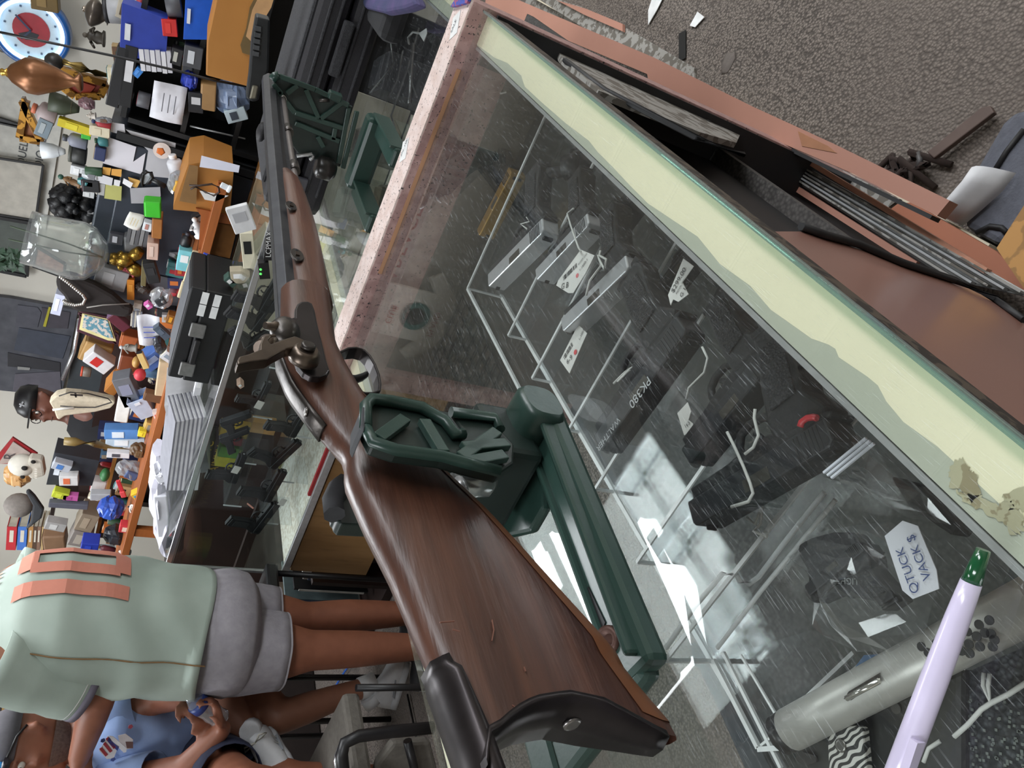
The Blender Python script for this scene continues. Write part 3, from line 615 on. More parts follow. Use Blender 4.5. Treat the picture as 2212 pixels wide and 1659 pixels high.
MB().tube([PX(172,690,3.95),PX(160,760,3.95),PX(136,820,3.95)], .012, 10).build('rail', silver, sp)
MB().box((4.12,2.85,1.37),(.30,.55,.16)).build('dark_box', mat('#33383c',.6), sp)
# safe
sf = thing('gun_safe', 'tall dark blue-grey gun safe covered with papers and magnets', 'safe', (3.7,1.55,0))
sg = mat('#3a404b', .35, .2, sc=40, amt=.1); sgd = mat('#4a4a50', .5, sc=30, amt=.1)
MB().box((3.76,1.62,.73),(.62,.80,1.46)).build('body', sg, sf, bev=.01)
MB().box((3.43,1.55,.71),(.03,.56,1.36)).build('door', sg, sf, bev=.006)
MB().box((3.44,1.96,.71),(.03,.24,1.36)).build('door_panel', sgd, sf, bev=.004)
MB().box((3.60,1.245,.73),(.40,.03,1.40)).build('side_gap', mat('#101114',.7), sf)
MB().tube([PX(410,272,3.43),PX(530,300,3.43)], .004, 6).build('hinge_rod', alu, sf)
# metal shelving right of the safe
mk = thing('black_shelving', 'black metal shelving stacked with boxes right of the safe', 'shelving', (3.5,.9,0))
blk = mat('#17181b', .5, sc=30, amt=.3)
MB().box((3.75,.85,.72),(.03,.86,1.42)).build('back', blk, mk)
MB().box((3.58,1.17,.70),(.36,.02,1.40)).build('side', blk, mk)
for z in (.70,1.0,1.20,1.42): MB().box((3.58,.75,z),(.34,.84,.02)).build('shelf', blk, mk)
# orange desk parts
dk = thing('orange_cabinet', 'orange-brown wooden cabinet with a handle slot, at the right beyond the safe', 'cabinet', (3.0,.4,.5))
MB().prism([PX(*p,3.0) for p in (K1(1730,-40),K1(1650,330),K1(1640,600),K1(1975,690),K1(2010,300),K1(2080,-40))],(.25,0,0)).build('panel', orl, dk, bev=.004)
MB().prism([PX(*p,2.99) for p in (K1(2040,-40),K1(1990,60),K1(1960,230),K1(1915,360),K1(1930,420),K1(1990,440),K1(2120,100),K1(2180,-40))],(.005,0,0)).build('slot', mat('#6a5530',.7), dk)
MB().prism([PX(*p,2.985) for p in (K1(2070,-40),K1(2010,80),K1(1960,290),K1(2000,330),K1(2160,60),K1(2190,-40))],(.004,0,0)).build('inner_panel', mat('#c79a6a',.6), dk)
dd = thing('orange_desk', 'orange wooden desk between the safe and the shelf unit, strewn with notes', 'desk', (3.1,1.4,0))
MB().prism([PX(*p,3.05) for p in (K1(1380,1640),K1(1500,1310),K1(1620,1290),K1(1860,1380),K1(1840,1600),K2(1830,60),K2(1700,40),K2(1380,10))],(.3,0,0)).build('desk_face', orl, dd)
MB().prism([PX(*p,3.04) for p in (K2(1560,0),K2(1880,70),K2(1860,130),K2(1700,110),K2(1640,330),K2(1580,330),K2(1600,60))],(.02,0,0)).build('desk_frame', orange, dd)
MB().prism([PX(*p,3.06) for p in (K2(1700,110),K2(1890,150),K2(1830,400),K2(1660,360))],(.02,0,0)).build('drawer_front', mat('#8a5a24',.6), dd)
MB().prism([PX(*p,3.03) for p in (E6(1540,420),E6(1680,440),E6(1650,1040),E6(1380,990))],(.004,0,0)).build('vinyl_mat', mat('#8d6b45',.3), dd)

# ======================= BACK WALL THINGS =======================
def pxp(pl, X, ext): return MB().prism([PX(*p,X) for p in pl], ext)
pf = thing('suitcase_picture', 'large framed grey picture of piled suitcases on the back wall', 'picture', PX(80,750,4.66))
WX = 4.60
MB().prism([PX(*p,4.66) for p in (K2(75,715),K2(620,815),K2(490,1500),K2(0,1450),K2(-60,1440),K2(-60,700))],(.03,0,0)).build('picture_panel', mat('#3c3d45',.5,sc=12,h2='#55565e'), pf)
for pl_,c in (((K2(140,770),K2(300,790),K2(330,830),K2(300,950),K2(120,950)),'#50505a'),((K2(150,950),K2(560,1020),K2(500,1200),K2(110,1130)),'#3f4452'),((K2(330,790),K2(560,830),K2(540,960),K2(350,950)),'#454049'),((K2(60,1150),K2(480,1230),K2(480,1300),K2(60,1260)),'#2b2a30'),((K2(120,1320),K2(480,1300),K2(490,1480),K2(100,1460)),'#5d5963')):
    MB().prism([PX(*p,4.655) for p in pl_],(.006,0,0)).build('suitcase', mat(c,.6,sc=20), pf, bev=.002)
MB().prism([PX(*p,4.65) for p in (K2(388,785),K2(405,790),K2(365,945),K2(342,940))],(.004,0,0)).build('yellow_tag', mat('#b9b02e',.5), pf)
MB().prism([PX(*p,4.65) for p in (K2(140,1260),K2(240,1270),K2(235,1290),K2(140,1285))],(.004,0,0)).build('chrome_handle', silver, pf)
def frame(name, label, quad, X, c, fill, fw=.012, inner=None):
    t = thing(name, label, 'picture', PX(*quad[0],X)); P = [PX(*p,X) for p in quad]
    MB().prism(P,(.02,0,0)).build('print', fill, t)
    m = MB()
    for i in range(4): m.bar(P[i]+V((-.004,0,0)),P[(i+1)%4]+V((-.004,0,0)),fw,fw*1.2,(1,0,0))
    m.build('frame', c, t, bev=.002); return t
blackm = mat('#1b1a1c',.4); gold = mat('#b8863a',.35,.7,kind='patch',sc=30,h2='#6d4a1c'); 
frame('wall_picture','black-framed pale photograph on the back wall above the plant',(K1(-60,1250),K1(345,1312),K2(285,95),K2(-60,40)),4.64,blackm,mat('#cfc9bd',.5))
frame('wall_picture','black-framed wide picture of a grey scene behind the glass vase',(K2(-60,60),K2(235,110),K2(215,535),K2(-60,480)),4.64,blackm,mat('#59605a',.5,sc=30),.02)
frame('wall_picture','small dark frame with a pink portrait behind the vase',(K2(262,455),K2(510,545),K2(520,440),K2(290,300)),4.60,blackm,mat('#c48d78',.5,sc=40,h2='#7d4a3c'),.015)
t = frame('wall_picture','white poster in a thin black frame on the back wall, top left',(K1(-80,915),K1(150,990),K1(140,1010),K1(-80,960)),4.66,blackm,blackm,.01)
# movie poster of lettering, partly above the frame, read mirrored in the glass
ps = thing('text_poster', 'white poster of printed lettering on the back wall, mirrored in the counter glass', 'poster', (4.68,1.9,1.70))
PO = PX(*K1(0,1000),4.67)
MB().box((4.685,1.93,2.02),(.01,.92,.60)).build('sheet', mat('#dcdad2',.6), ps)
tx = mat('#55575a',.6)
text('credits','JESUS STE  QUELLO AD', tx, ps, (4.677,2.30,1.86),(0,-1,0),(0,0,1),.055)
text('credits','IDAY KNOX', tx, ps, (4.677,2.30,1.94),(0,-1,0),(0,0,1),.05)
text('credits','GUEST STUDIO RD', tx, ps, (4.677,2.30,1.78),(0,-1,0),(0,0,1),.055)
text('credits','AL PACINO', mat('#3f4044',.6), ps, (4.677,2.33,2.04),(0,-1,0),(0,0,1),.11)
text('title','SCARFACE', mat('#a3252b',.6), ps, (4.677,2.35,2.17),(0,-1,0),(0,0,1),.16)
# T-shirts and wire grid high on the wall (they are what the near glass mirrors)
for i,(y,c,l) in enumerate(((2.32,'#ece8dc','cream T-shirt with a teal round logo hung high on the wall'),(3.25,'#cfcac0','plain pale T-shirt hung high on the wall'))):
    ts = thing('hanging_shirt', l, 'shirt', (4.6,y,2.2))
    MB().prism([(4.57,y+a,2.16+b) for a,b in ((-.2,0),(.2,0),(.2,.38),(.3,.30),(.36,.38),(.2,.55),(.08,.57),(0,.54),(-.08,.57),(-.2,.55),(-.36,.38),(-.3,.30),(-.2,.38))],(.03,0,0)).build('shirt', mat(c,.9,sc=4,amt=.2,bump=.4), ts, bev=.008)
    if i == 0:
        MB().lathe((4.565,y,2.47),[(.11,0),(.11,.002),(.07,.002),(.07,0)],24,(-1,0,0)).build('round_logo', mat('#2f8078',.6), ts)
        text('lettering','ISLAND', mat('#b5483c',.6), ts, (4.56,y+.13,2.60),(0,-1,0),(0,0,1),.06); text('lettering','CLUB', mat('#b5483c',.6), ts, (4.56,y+.10,2.28),(0,-1,0),(0,0,1),.06)
gw = thing('wire_grid', 'black wire grid panel with pale cards hung below the ceiling', 'grid panel', (4.3,3.3,2.6))
mb = MB()
for i in range(13): mb.bar((3.2+i*.1,2.0,2.66),(3.2+i*.1,3.2,2.66),.008,.008); mb.bar((3.2,2.0+i*.1,2.66),(4.4,2.0+i*.1,2.66),.008,.008)
mb.build('wires', blackm, gw)
for i in range(12):
    for j in range(12):
        if (i*5+j*3)%4 < 3: MB().box((3.25+i*.1,2.05+j*.1,2.68),(.08,.08,.006)).build('card', mat('#ddd8cc' if (i+j)%3 else '#b8ab98',.7), gw)
# ======================= CLUTTER =======================
def it(kind, name, label, cat, b, t, w, X, c1, c2='#dddddd', d=None, group=None, rough=.5, **o):
    if X > 3.39 and 235 < b[1] < 735 and b[0] > 208: X = 3.385
    B = PX(b[0],b[1],X); T_ = PX(t[0],t[1],X); up = T_-B; H = up.length; up.normalize(); r = V((0,-1,0)); r = (r-up*r.dot(up)).normalized(); f = up.cross(r)*-1
    if f.x > 0: f = -f          # towards the aisle
    dist = (B-O).dot(RF); W = w*dist/F; D = d if d else min(W,.12); bk = -f
    th = thing(name, label, cat, B, group)
    m1 = mat(c1, rough, sc=25, amt=.18); m2 = mat(c2, rough, sc=25, amt=.1)
    c = B+up*H/2+bk*D/2
    if kind == 'box':
        MB().box(c,(W,D,H),r,bk,up).build('carton', m1, th, bev=min(W,H)*.04)
        MB().box(c+f*(D/2+.0012)+up*(H*.1),(W*.6,.002,H*.35),r,bk,up).build('label_panel', m2, th)
    elif kind == 'plain':
        MB().box(c,(W,D,H),r,bk,up).build('block', m1, th, bev=min(W,H)*.08)
        MB().box(c+up*(H/2+.001),(W*.9,D*.9,.002),r,bk,up).build('top_face', m2, th)
    elif kind == 'book':
        MB().box(c,(W*.86,D,H*.96),r,bk,up).build('pages', mat('#ddd5c2',.8), th)
        for s in (-1,1): MB().box(c+r*(s*W*.46),(W*.08,D*1.04,H),r,bk,up).build('cover', m1, th)
        MB().box(c+f*(D/2+.001),(W,.003,H),r,bk,up).build('spine', m1, th)
        MB().box(c+f*(D/2+.0028)+up*H*.1,(W*.4,.001,H*.5),r,bk,up).build('spine_print', m2, th)
    elif kind == 'bottle':
        p = [(W*.42,0),(W*.5,H*.03),(W*.5,H*.60),(W*.42,H*.70),(W*.2,H*.76),(W*.2,H*.84)]
        MB().lathe(B+bk*W/2, p, 14, up).build('bottle_body', m1, th); MB().lathe(B+bk*W/2+up*H*.82,[(W*.25,0),(W*.25,H*.16),(W*.2,H*.18)],12,up).build('cap', m2, th)
    elif kind == 'jar':
        MB().lathe(B+bk*W/2,[(W*.45,0),(W*.5,H*.05),(W*.5,H*.78),(W*.46,H*.8)],14,up).build('jar_body', m1, th); MB().lathe(B+bk*W/2+up*H*.8,[(W*.5,0),(W*.5,H*.2)],14,up).build('lid', m2, th)
    elif kind == 'urn':
        MB().lathe(B+bk*W/2,[(W*.2,0),(W*.28,H*.03),(W*.12,H*.1),(W*.32,H*.3),(W*.5,H*.55),(W*.48,H*.68),(W*.25,H*.85),(W*.12,H*.9)],20,up).build('urn_body', mat(c1,.32,.55,sc=20), th)
        MB().lathe(B+bk*W/2+up*H*.88,[(W*.16,0),(W*.08,H*.05),(W*.11,H*.08),(W*.05,H*.12)],14,up).build('finial', mat(c2,.2,.9), th)
    elif kind == 'bag':
        mb = MB(); n = 14; rg = []
        for i in range(9):
            v = i/8; q = math.sin(math.pi*min(.95,.12+v*.8))**.5; ring = []
            for k in range(n):
                a = 2*math.pi*k/n; jj = 1+random.uniform(-.16,.16)
                ring.append(B+bk*D/2+up*(H*v)+r*(W/2*q*math.cos(a)*jj)+bk*(D/2*q*math.sin(a)*jj))
            rg.append(ring)
        mb.loft(rg, smooth=False); mb.build('bag_body', mat(c1,.3,sc=25,amt=.2) if not o.get('clear') else glass(c1,.15,3,.25), th)
        MB().box(B+bk*(D/2)+up*(H*.5)+f*D*.3,(W*.5,D*.4,H*.4),r,bk,up).build('contents', m2, th, bev=W*.05)
    elif kind == 'ball':
        MB().ball(B+up*H/2+bk*W/2, 1, 16,(W/2,W/2,H/2)).build('ball_body', m1, th); MB().lathe(B+up*H*.96+bk*W/2,[(W*.08,0),(W*.06,H*.1)],8,up).build('stub', m2, th)
    elif kind == 'paper':
        rg = []
        for i in range(6):
            v = i/5; rg.append([B+up*(H*v)+r*(W*(k/5-.5))+f*(.012*math.sin(v*3+k*.9)+.004) for k in range(6)])
        MB().loft(rg, False, True, False).build('sheet', m1, th, solid=.001)
        for q in range(3): MB().box(B+up*(H*(.3+.18*q))+f*.018,(W*.5,.001,H*.03),r,bk,up).build('print_line', m2, th)
    elif kind == 'stack':
        n = o.get('n',6)
        for i in range(n):
            j = random.uniform(-.04,.04)*W
            MB().box(B+bk*(D/2)+up*(H*(i+.5)/n)+r*j,(W,D,H/n*.85),r,bk,up).build('leaf_sheet', m1 if i%2 else m2, th)
    elif kind == 'cyl':
        MB().lathe(B+bk*W/2,[(W*.48,0),(W*.5,H*.02),(W*.5,H*.97),(W*.46,H)],16,up).build('cylinder_body', m1, th); MB().lathe(B+bk*W/2+up*H,[(W*.4,0),(W*.4,H*.02)],16,up).build('end_cap', m2, th)
    elif kind == 'bin':
        a = [B+bk*D/2+up*(H*v)+0*r for v in (0,1)]
        rg = []
        for v,s in ((0,.8),(1,1),(1,.94),(.08,.74)):
            rg.append([B+bk*D/2+up*(H*v)+r*(W/2*s*x)+bk*(D/2*s*y) for x,y in ((-1,-1),(1,-1),(1,1),(-1,1))])
        MB().loft(rg, False, False).build('bin_body', m1, th, bev=.003)
        MB().box(B+bk*D/2+up*H*.5,(W*.7,D*.7,H*.5),r,bk,up).build('bin_contents', m2, th)
        MB().box(B+f*.003+up*H*.85,(W*.3,.003,H*.12),r,bk,up).build('label_panel', mat('#dfe3ea',.5), th)
    elif kind == 'fig':
        MB().lathe(B+bk*W/2,[(W*.42,0),(W*.45,H*.08),(W*.3,H*.14),(W*.36,H*.35),(W*.22,H*.55),(W*.30,H*.64),(W*.12,H*.76)],12,up).build('figure_body', m1, th)
        MB().ball(B+bk*W/2+up*H*.85, H*.12, 10).build('head', m2, th)
        for s in (-1,1): MB().tube([B+bk*W/2+up*H*.62+r*(s*W*.28),B+bk*W*.3+up*H*.45+r*(s*W*.5),B+bk*W*.1+up*H*.5+r*(s*W*.3)],[W*.09,W*.07,W*.05],7).build('arm', m1, th)
    elif kind == 'dish':
        MB().lathe(B+bk*W/2,[(W*.15,0),(W*.2,H*.1),(W*.42,H*.5),(W*.5,H),(W*.47,H),(W*.36,H*.5),(W*.1,H*.2)],18,up).build('dish_body', m1, th); MB().lathe(B+bk*W/2+up*H*.25,[(W*.3,0),(W*.22,H*.3)],12,up).build('dish_contents', m2, th)
    elif kind == 'tool':
        MB().bar(B+f*.01,T_+f*.01,W,W*.6,f).build('tool_body', m1, th, bev=W*.15); MB().bar(B+f*.012,B.lerp(T_,.35)+f*.012,W*1.3,W*.8,f).build('grip', m2, th, bev=W*.2)
    return th
L_ = lambda x,y: (x,y)
# --- on top of the far show case (X 2.3-2.8) ---
cs = thing('hard_case', 'black hard case with two grey latches and white labels, on the far show case', 'case', PX(495,740,2.5))
P = [PX(*K2(*p),2.50) for p in ((1830,720),(1830,950),(1700,1410),(1590,1385),(1640,1050),(1780,680))]
q0 = PX(*K2(1840,800),2.45); 
A_ = PX(*K2(1840,700),2.46); B_ = PX(*K2(1690,1410),2.46); up_ = V((0,0,1)); d_ = (B_-A_); d_.z = 0; L1 = d_.length; d_.normalize(); bb = d_.cross(up_); bb = bb if bb.x > 0 else -bb; C0 = V((A_.x,A_.y,.972))
MB().box(C0+d_*L1/2+bb*.14+up_*.045,(L1,.28,.09),d_,bb,up_).build('lower_shell', mat('#141517',.45,sc=40,bump=.1), cs, bev=.006)
MB().box(C0+d_*L1/2+bb*.14+up_*.115,(L1*.99,.27,.05),d_,bb,up_).build('lid', mat('#1b1c1f',.5,sc=40), cs, bev=.006)
MB().box(C0+d_*L1/2+bb*.14+up_*.141,(L1*.86,.22,.004),d_,bb,up_).build('lid_panel', mat('#5f6166',.6,sc=40), cs, bev=.002)
for f_ in (.42,.86): MB().box(C0+d_*L1*f_+bb*-.004+up_*.085,(.055,.012,.05),d_,bb,up_).build('latch', mat('#8f8f8e',.35,.6,sc=60), cs, bev=.004)
MB().box(C0+d_*L1*.64+bb*-.012+up_*.075,(.10,.016,.02),d_,bb,up_).build('handle', blackm, cs, bev=.004)
for f_,h_ in ((.08,.09),(.08,.05),(.20,.09),(.20,.05)): MB().box(C0+d_*L1*f_+bb*-.003+up_*h_,(.048,.002,.022),d_,bb,up_).build('white_label', whitem, cs)
it('stack','towel_stack','folded grey and white striped towels on the far show case','towels',K3(1560,660),K3(1440,60),60,2.5,'#c9c9cd','#7e7e84',d=.25,n=2)
st_ = thing('paper_stack','fanned stack of grey striped papers beside the black hard case','papers',PX(430,930,2.45))
for i in range(14):
    a = PX(*K3(1380+i*17,90-i*3+30),2.45); b = PX(*K3(1310+i*17,660),2.45); MB().bar(a,b,.012,.16,(0,0,1) if 0 else (1,0,.2)).build('sheet', mat('#d8d8dc' if i%2 else '#86868e',.7), st_)
it('bag','white_plastic_bag','crumpled white plastic bag on the far show case, left end','bag',K3(1330,1370),K3(1250,560),50,2.5,'#e6e4f2','#f2f2fa',d=.2,rough=.3)
it('bag','plastic_bag','knotted white plastic bag top beside the folded towels','bag',K3(1330,760),K3(1230,600),38,2.5,'#e3e3ee','#f2f2fa',d=.12,rough=.3)
it('box','receipt_paper','white folded receipt paper hanging over the far case rim','paper',K2(1960,190),K2(1880,-10),46,2.3,'#e6e6e8','#b8b8bc',d=.02)
it('box','boxed_book','cream and black boxed book on the glass of the far case','book',K2(1990,480),K2(1960,200),26,2.34,'#e6dfc6','#101010',d=.12)
for i,(a,b,w_,c,l) in enumerate(((K2(1870,620),K2(1800,560),14,'#3f5a52','dark green pouch under the plastic wrap on the far case'),(K2(1900,600),K2(1890,500),30,'#b8ad96','brown-specked plastic wrapped packet on the far case'),(K2(1880,760),K2(1790,700),20,'#dfe6ee','white price card standing by the hard case corner'),(K2(1930,1430),K2(1900,1400),10,'#d9b3a0','crumpled pink tissue beside the hard case'),(K2(1560,1520),K2(1610,1300),14,'#d9d9dd','white card box left of the hard case'))):
    it('box','small_packet',l,'packet',a,b,w_,2.5,c,'#eeeeee',d=.04)
it('bag','pink_cloth','bright pink cloth tucked behind the black hard case','cloth',K2(1470,1520),K2(1540,1140),22,2.78,'#c86aa0','#d07ab0',d=.06)
# --- lower shelf row (shelf unit) ---
rows = [
 ('tool','ivory_handle','long cream curved handle lying among the pens on the shelf','handle',K2(1440,700),K2(1560,330),12,3.03,'#d9cba6','#cdbf9b',{}),
 ('box','turquoise_packet','turquoise and white packet standing behind the cream handle','packet',K2(1450,500),K2(1480,340),26,3.12,'#7fd0dc','#e6f2f6',{}),
 ('fig','white_bow','white paper flowers tied by a bottle on the shelf','ornament',K2(1600,250),K2(1540,90),30,3.06,'#e4e4e6','#f0f0f0',{}),
 ('bottle','black_bottle','black bottle lying beside the white paper flowers','bottle',K2(1470,330),K2(1500,210),22,3.15,'#1b1b1f','#30303a',{}),
 ('box','black_camera','black and white gadget under the sponge holder','gadget',K2(1620,130),K2(1560,60),26,3.1,'#2b2b2e','#b8b8b8',{}),
 ('ball','tape_wad','crumpled blue tape on the shelf post','tape',K2(1620,450),K2(1600,400),16,3.0,'#5b9ad6','#3a62c8',{}),
 ('tool','blue_pen_cap','royal blue pen sticking out of the shelf','pen',K2(1720,390),K2(1620,350),6,2.98,'#3a50c0','#3a50c0',{}),
 ('bag','parts_bag','clear plastic bag of dark parts on the shelf','bag',K2(1330,810),K2(1230,690),42,3.06,'#d2d2da','#3c3f44',{'clear':1}),
 ('box','pink_label','pink and white tag on the bag of dark parts','tag',K2(1200,800),K2(1160,760),12,3.02,'#d86ab0','#f0e0ea',{}),
 ('paper','folded_paper','white folded paper tent with a blue panel','paper',K2(1200,1080),K2(1180,850),44,3.08,'#e8e8ee','#5a68b8',{}),
 ('box','folded_card','slate blue card folded inside the paper tent','card',K2(1210,1030),K2(1190,920),22,3.12,'#5a68b8','#6a76c0',{}),
 ('box','grey_box','dark slate folded card box leaning right','box',K2(1340,1040),K2(1240,950),16,3.04,'#4d5866','#5a6675',{}),
 ('box','yellow_pencil_box','open brown box of yellow pencils on the shelf','box',K2(1400,900),K2(1330,880),22,3.05,'#8a5a26','#e0a030',{}),
 ('bag','black_glove','dark grey speckled glove hanging on the shelf','glove',K2(1290,1180),K2(1240,1040),26,3.06,'#3a3c42','#2a2a2e',{}),
 ('plain','beige_carton','long beige wooden slat box standing on the shelf','box',K2(1290,1500),K2(1330,1230),30,3.05,'#cdb896','#b9a27c',{}),
 ('book','white_paperback','white paperback end above the beige box','book',K2(1390,1220),K2(1300,1160),22,3.05,'#d9dde2','#8a9aa8',{}),
 ('plain','brown_carton','dark brown carton beside the beige box','box',K2(1320,1540),K2(1150,1500),20,3.06,'#6d4b32','#7d5a3c',{}),
 ('ball','red_balloon','round red bulb sitting among the shelf clutter','bulb',K2(1160,1360),K2(1060,1350),28,3.1,'#c0323e','#8a2028',{}),
 ('box','blue_tub','blue and clear plastic tub on the shelf','tub',K2(1270,1260),K2(1170,1180),46,3.2,'#4a6cb0','#9ab0d8',{}),
 ('ball','tan_disc','round tan wooden disc beside the silver watch','disc',K2(1100,1270),K2(1060,1230),26,3.15,'#b08848','#8a6830',{}),
 ('plain','striped_box','black and cream striped small box','box',K2(1165,1280),K2(1110,1160),12,3.12,'#d8b878','#26262a',{}),
 ('plain','wooden_box','small reddish wooden drawer box with a white label','drawer box',K2(1110,1260),K2(950,1230),40,3.4,'#7d3f22','#e4e4e4',{}),
 ('plain','orange_folder','orange wooden tray behind the silver watch','tray',K2(1090,1090),K2(960,1060),34,3.45,'#a8582c','#b8683a',{}),
 ('plain','orange_board','bright orange board under the red and white card','board',K2(960,1440),K2(880,1400),50,3.5,'#c07a34','#c88440',{}),
 ('box','grey_carton','dark grey plastic box with a pale blue edge','box',K2(1060,1580),K2(960,1360),36,3.25,'#6c6e74','#8a8ca0',{}),
 ('plain','white_tray','long white styrofoam tray leaning by the tissue packs','tray',K3(960,230),K3(1000,20),26,3.25,'#e8e6e2','#f0f0ee',{}),
 ('bin','clear_tub','clear plastic tub with a blue label strip','tub',K3(1180,200),K3(1080,60),40,3.2,'#b8c4d8','#3f78c8',{}),
 ('box','tissue_pack','blue and white tissue pack standing on the shelf','pack',K3(1100,330),K3(830,330),26,3.3,'#5a8fd0','#dfe9f2',{}),
 ('box','tissue_pack','pale blue tissue pack lying left of the blue one','pack',K3(1150,400),K3(840,390),24,3.3,'#c0d4e4','#eef4f8',{}),
 ('box','seal_card','yellow-tan card with a round grey seal','card',K3(1240,290),K3(1150,270),28,3.2,'#c8a860','#8a8a80',{}),
 ('box','white_pack','small white and red pack by the yellow card','pack',K3(1270,230),K3(1240,150),14,3.1,'#e6dcd8','#c85a5a',{}),
 ('box','yellow_note','bright yellow sticky note on the tissue packs','note',K3(1160,330),K3(1100,320),16,3.18,'#e8d838','#f0e048',{}),
 ('bag','magazine_bag','clear bag with a magazine and red trim on the shelf','bag',K3(1160,700),K3(930,620),40,3.2,'#c4ccd6','#4a5a80',{'clear':1}),
 ('tool','red_strap','red strip hanging from the magazine bag','strap',K3(990,810),K3(940,680),8,3.1,'#c8303c','#d84a50',{}),
 ('ball','green_ball','dark green knitted ball in the cubby','ball',K3(870,690),K3(790,680),30,3.3,'#2f6a3a','#245030',{}),
 ('bag','blue_bag','glossy royal blue plastic bag on the shelf','bag',K3(960,1000),K3(780,950),50,3.1,'#2f4fa8','#3a62c8',{}),
 ('box','blue_box','small royal blue carton above the standing man','carton',K3(780,1250),K3(640,1240),34,3.1,'#2438a0','#2e46b8',{}),
 ('box','red_pack','small red and white pack under the blue bag','pack',K3(1050,1090),K3(950,1080),20,3.06,'#c83a44','#e8d8c8',{}),
 ('box','yellow_cup','yellow and blue pack by the shelf rail','pack',K3(1120,850),K3(1070,800),18,3.04,'#e0b830','#4a98c8',{}),
 ('fig','cow_toy','black and white toy cow on the shelf','toy',K3(1080,940),K3(1010,930),22,3.05,'#e8e8e4','#26262a',{}),
 ('bag','dark_bag','dark grey crumpled bag behind the blue carton','bag',K3(1010,1190),K3(820,1170),44,3.15,'#23262c','#30343c',{}),
 ('fig','white_glove','white rubber glove on the shelf end','glove',K3(1020,1320),K3(940,1290),26,3.03,'#e6e8ea','#f2f2f2',{}),
 ('box','white_carton','white camera box on its side in the cubby','carton',K3(1030,500),K3(850,490),14,3.2,'#e2e2e6','#505058',{}),
 ('bag','wood_carving','brown carved wooden figure lying in the cubby','carving',K3(1180,500),K3(1030,480),34,3.15,'#5c4630','#6d553a',{}),
 # upper shelf row
 ('box','orange_pack','orange upright packet beside the keyboard box','packet',K2(1040,730),K2(1040,570),14,3.5,'#d88a2c','#e09a3c',{}),
 ('box','keyboard_box','grey keyboard standing on end behind the orange packet','keyboard',K2(1010,600),K2(760,530),48,3.6,'#9a9a9c','#b0b0b2',{}),
 ('fig','pink_toy','small blue and pink figurine in front of the keyboard','figurine',K2(1070,540),K2(930,500),20,3.5,'#b85a62','#8a9ab0',{}),
 ('bag','dark_figurine','dark bronze figurine by the orange packet','figurine',K2(1180,690),K2(1080,620),24,3.4,'#45403c','#5a5450',{}),
 ('plain','green_strip','olive upright strip beside the black pouch','strip',K2(1140,620),K2(1150,430),10,3.3,'#6d6440','#7d7450',{}),
 ('box','black_pouch','black leather pouch upright on the shelf','pouch',K2(1230,600),K2(1180,440),24,3.2,'#1b1b1c','#2a2a2c',{}),
 ('box','pink_card','pale pink card with a black cover edge','card',K2(1260,350),K2(1170,340),40,3.2,'#cfae9f','#dabfb2',{}),
 ('plain','carved_tray','carved orange wooden tray of pins','tray',K2(1290,170),K2(1210,160),46,3.2,'#a86a30','#6d3f20',{}),
 ('box','photo_card','identity card with a small portrait, by the green sponge','card',K2(1210,160),K2(1140,140),20,3.25,'#dfe6ec','#b8837a',{}),
 ('plain','green_sponge','bright green foam sponge block on the shelf','sponge',K2(1280,20),K2(1150,10),36,3.15,'#3fc02a','#4ad034',{}),
 ('paper','white_envelope','white envelopes leaning behind the green sponge','envelope',K2(1130,120),K2(1010,70),36,3.3,'#e2dfd8','#c8b070',{}),
 ('stack','magazines','loose pile of grey magazines against the safe','magazines',K2(1180,240),K2(1010,200),46,3.35,'#8f9092','#5f6064',{'n':5}),
 ('plain','grey_slab','dark grey folded slab behind the gold ornament','slab',K2(1130,300),K2(990,290),36,3.36,'#77777a','#66666a',{}),
 ('box','coffee_jar','small grey jar with a white lid, left of the gold ornament','jar',K2(980,260),K2(870,240),24,3.5,'#4c4c54','#d8d8e4',{}),
 ('box','book_edge','row of slim pale books behind the necklace bust','book',K2(1070,930),K2(1100,760),16,3.4,'#d8d4c8','#a8b4c0',{}),
 ('stack','magazines','stack of pale magazines leaning by the bag of parts','magazines',K2(1130,890),K2(1040,880),40,3.38,'#c8c4b8','#7a7e88',{'n':6}),
 ('plain','maroon_box','maroon album with a dark spine beside the team photo','album',K2(1010,970),K2(880,860),22,3.45,'#5a1c2c','#8a6a8a',{}),
 ('box','red_white_card','red and white striped card in a plastic sleeve','card',K2(870,1290),K2(700,1180),34,3.55,'#dfdde0','#c8302c',{}),
 ('plain','cardboard_sheet','tan cardboard sheet behind the red and white card','cardboard',K2(870,1200),K2(650,1130),52,3.62,'#a8824c','#b08a54',{}),
 ('box','light_box','glowing pale white and blue box on the top shelf','box',K2(500,780),K2(420,760),52,3.9,'#d6dcf4','#f0f4ff',{}),
 ('fig','watch_stand','silver wristwatch on a small stand','watch',K2(1090,1140),K2(940,1130),24,3.35,'#8a857c','#d0d0d0',{}),
 ('jar','dark_jar','dark jar with an orange print beside the black cap man','jar',K2(720,1330),K2(640,1320),22,3.6,'#6a5e54','#c84a2c',{}),
 ('bin','tool_rack','black display rack packed with folding knives and tools','rack',K3(760,650),K3(400,600),92,3.4,'#34363c','#3f4046',{}),
 ('box','knife_box','white and orange knife box in the display rack','box',K3(620,700),K3(470,700),26,3.36,'#d8d6d4','#d87048',{}),
 ('box','pink_pack','magenta packet at the foot of the display rack','packet',K3(620,840),K3(500,830),14,3.36,'#c060a0','#a8488a',{}),
 ('box','lime_pack','lime yellow packet beside the magenta one','packet',K3(540,830),K3(420,800),18,3.36,'#c0c83a','#d0d84a',{}),
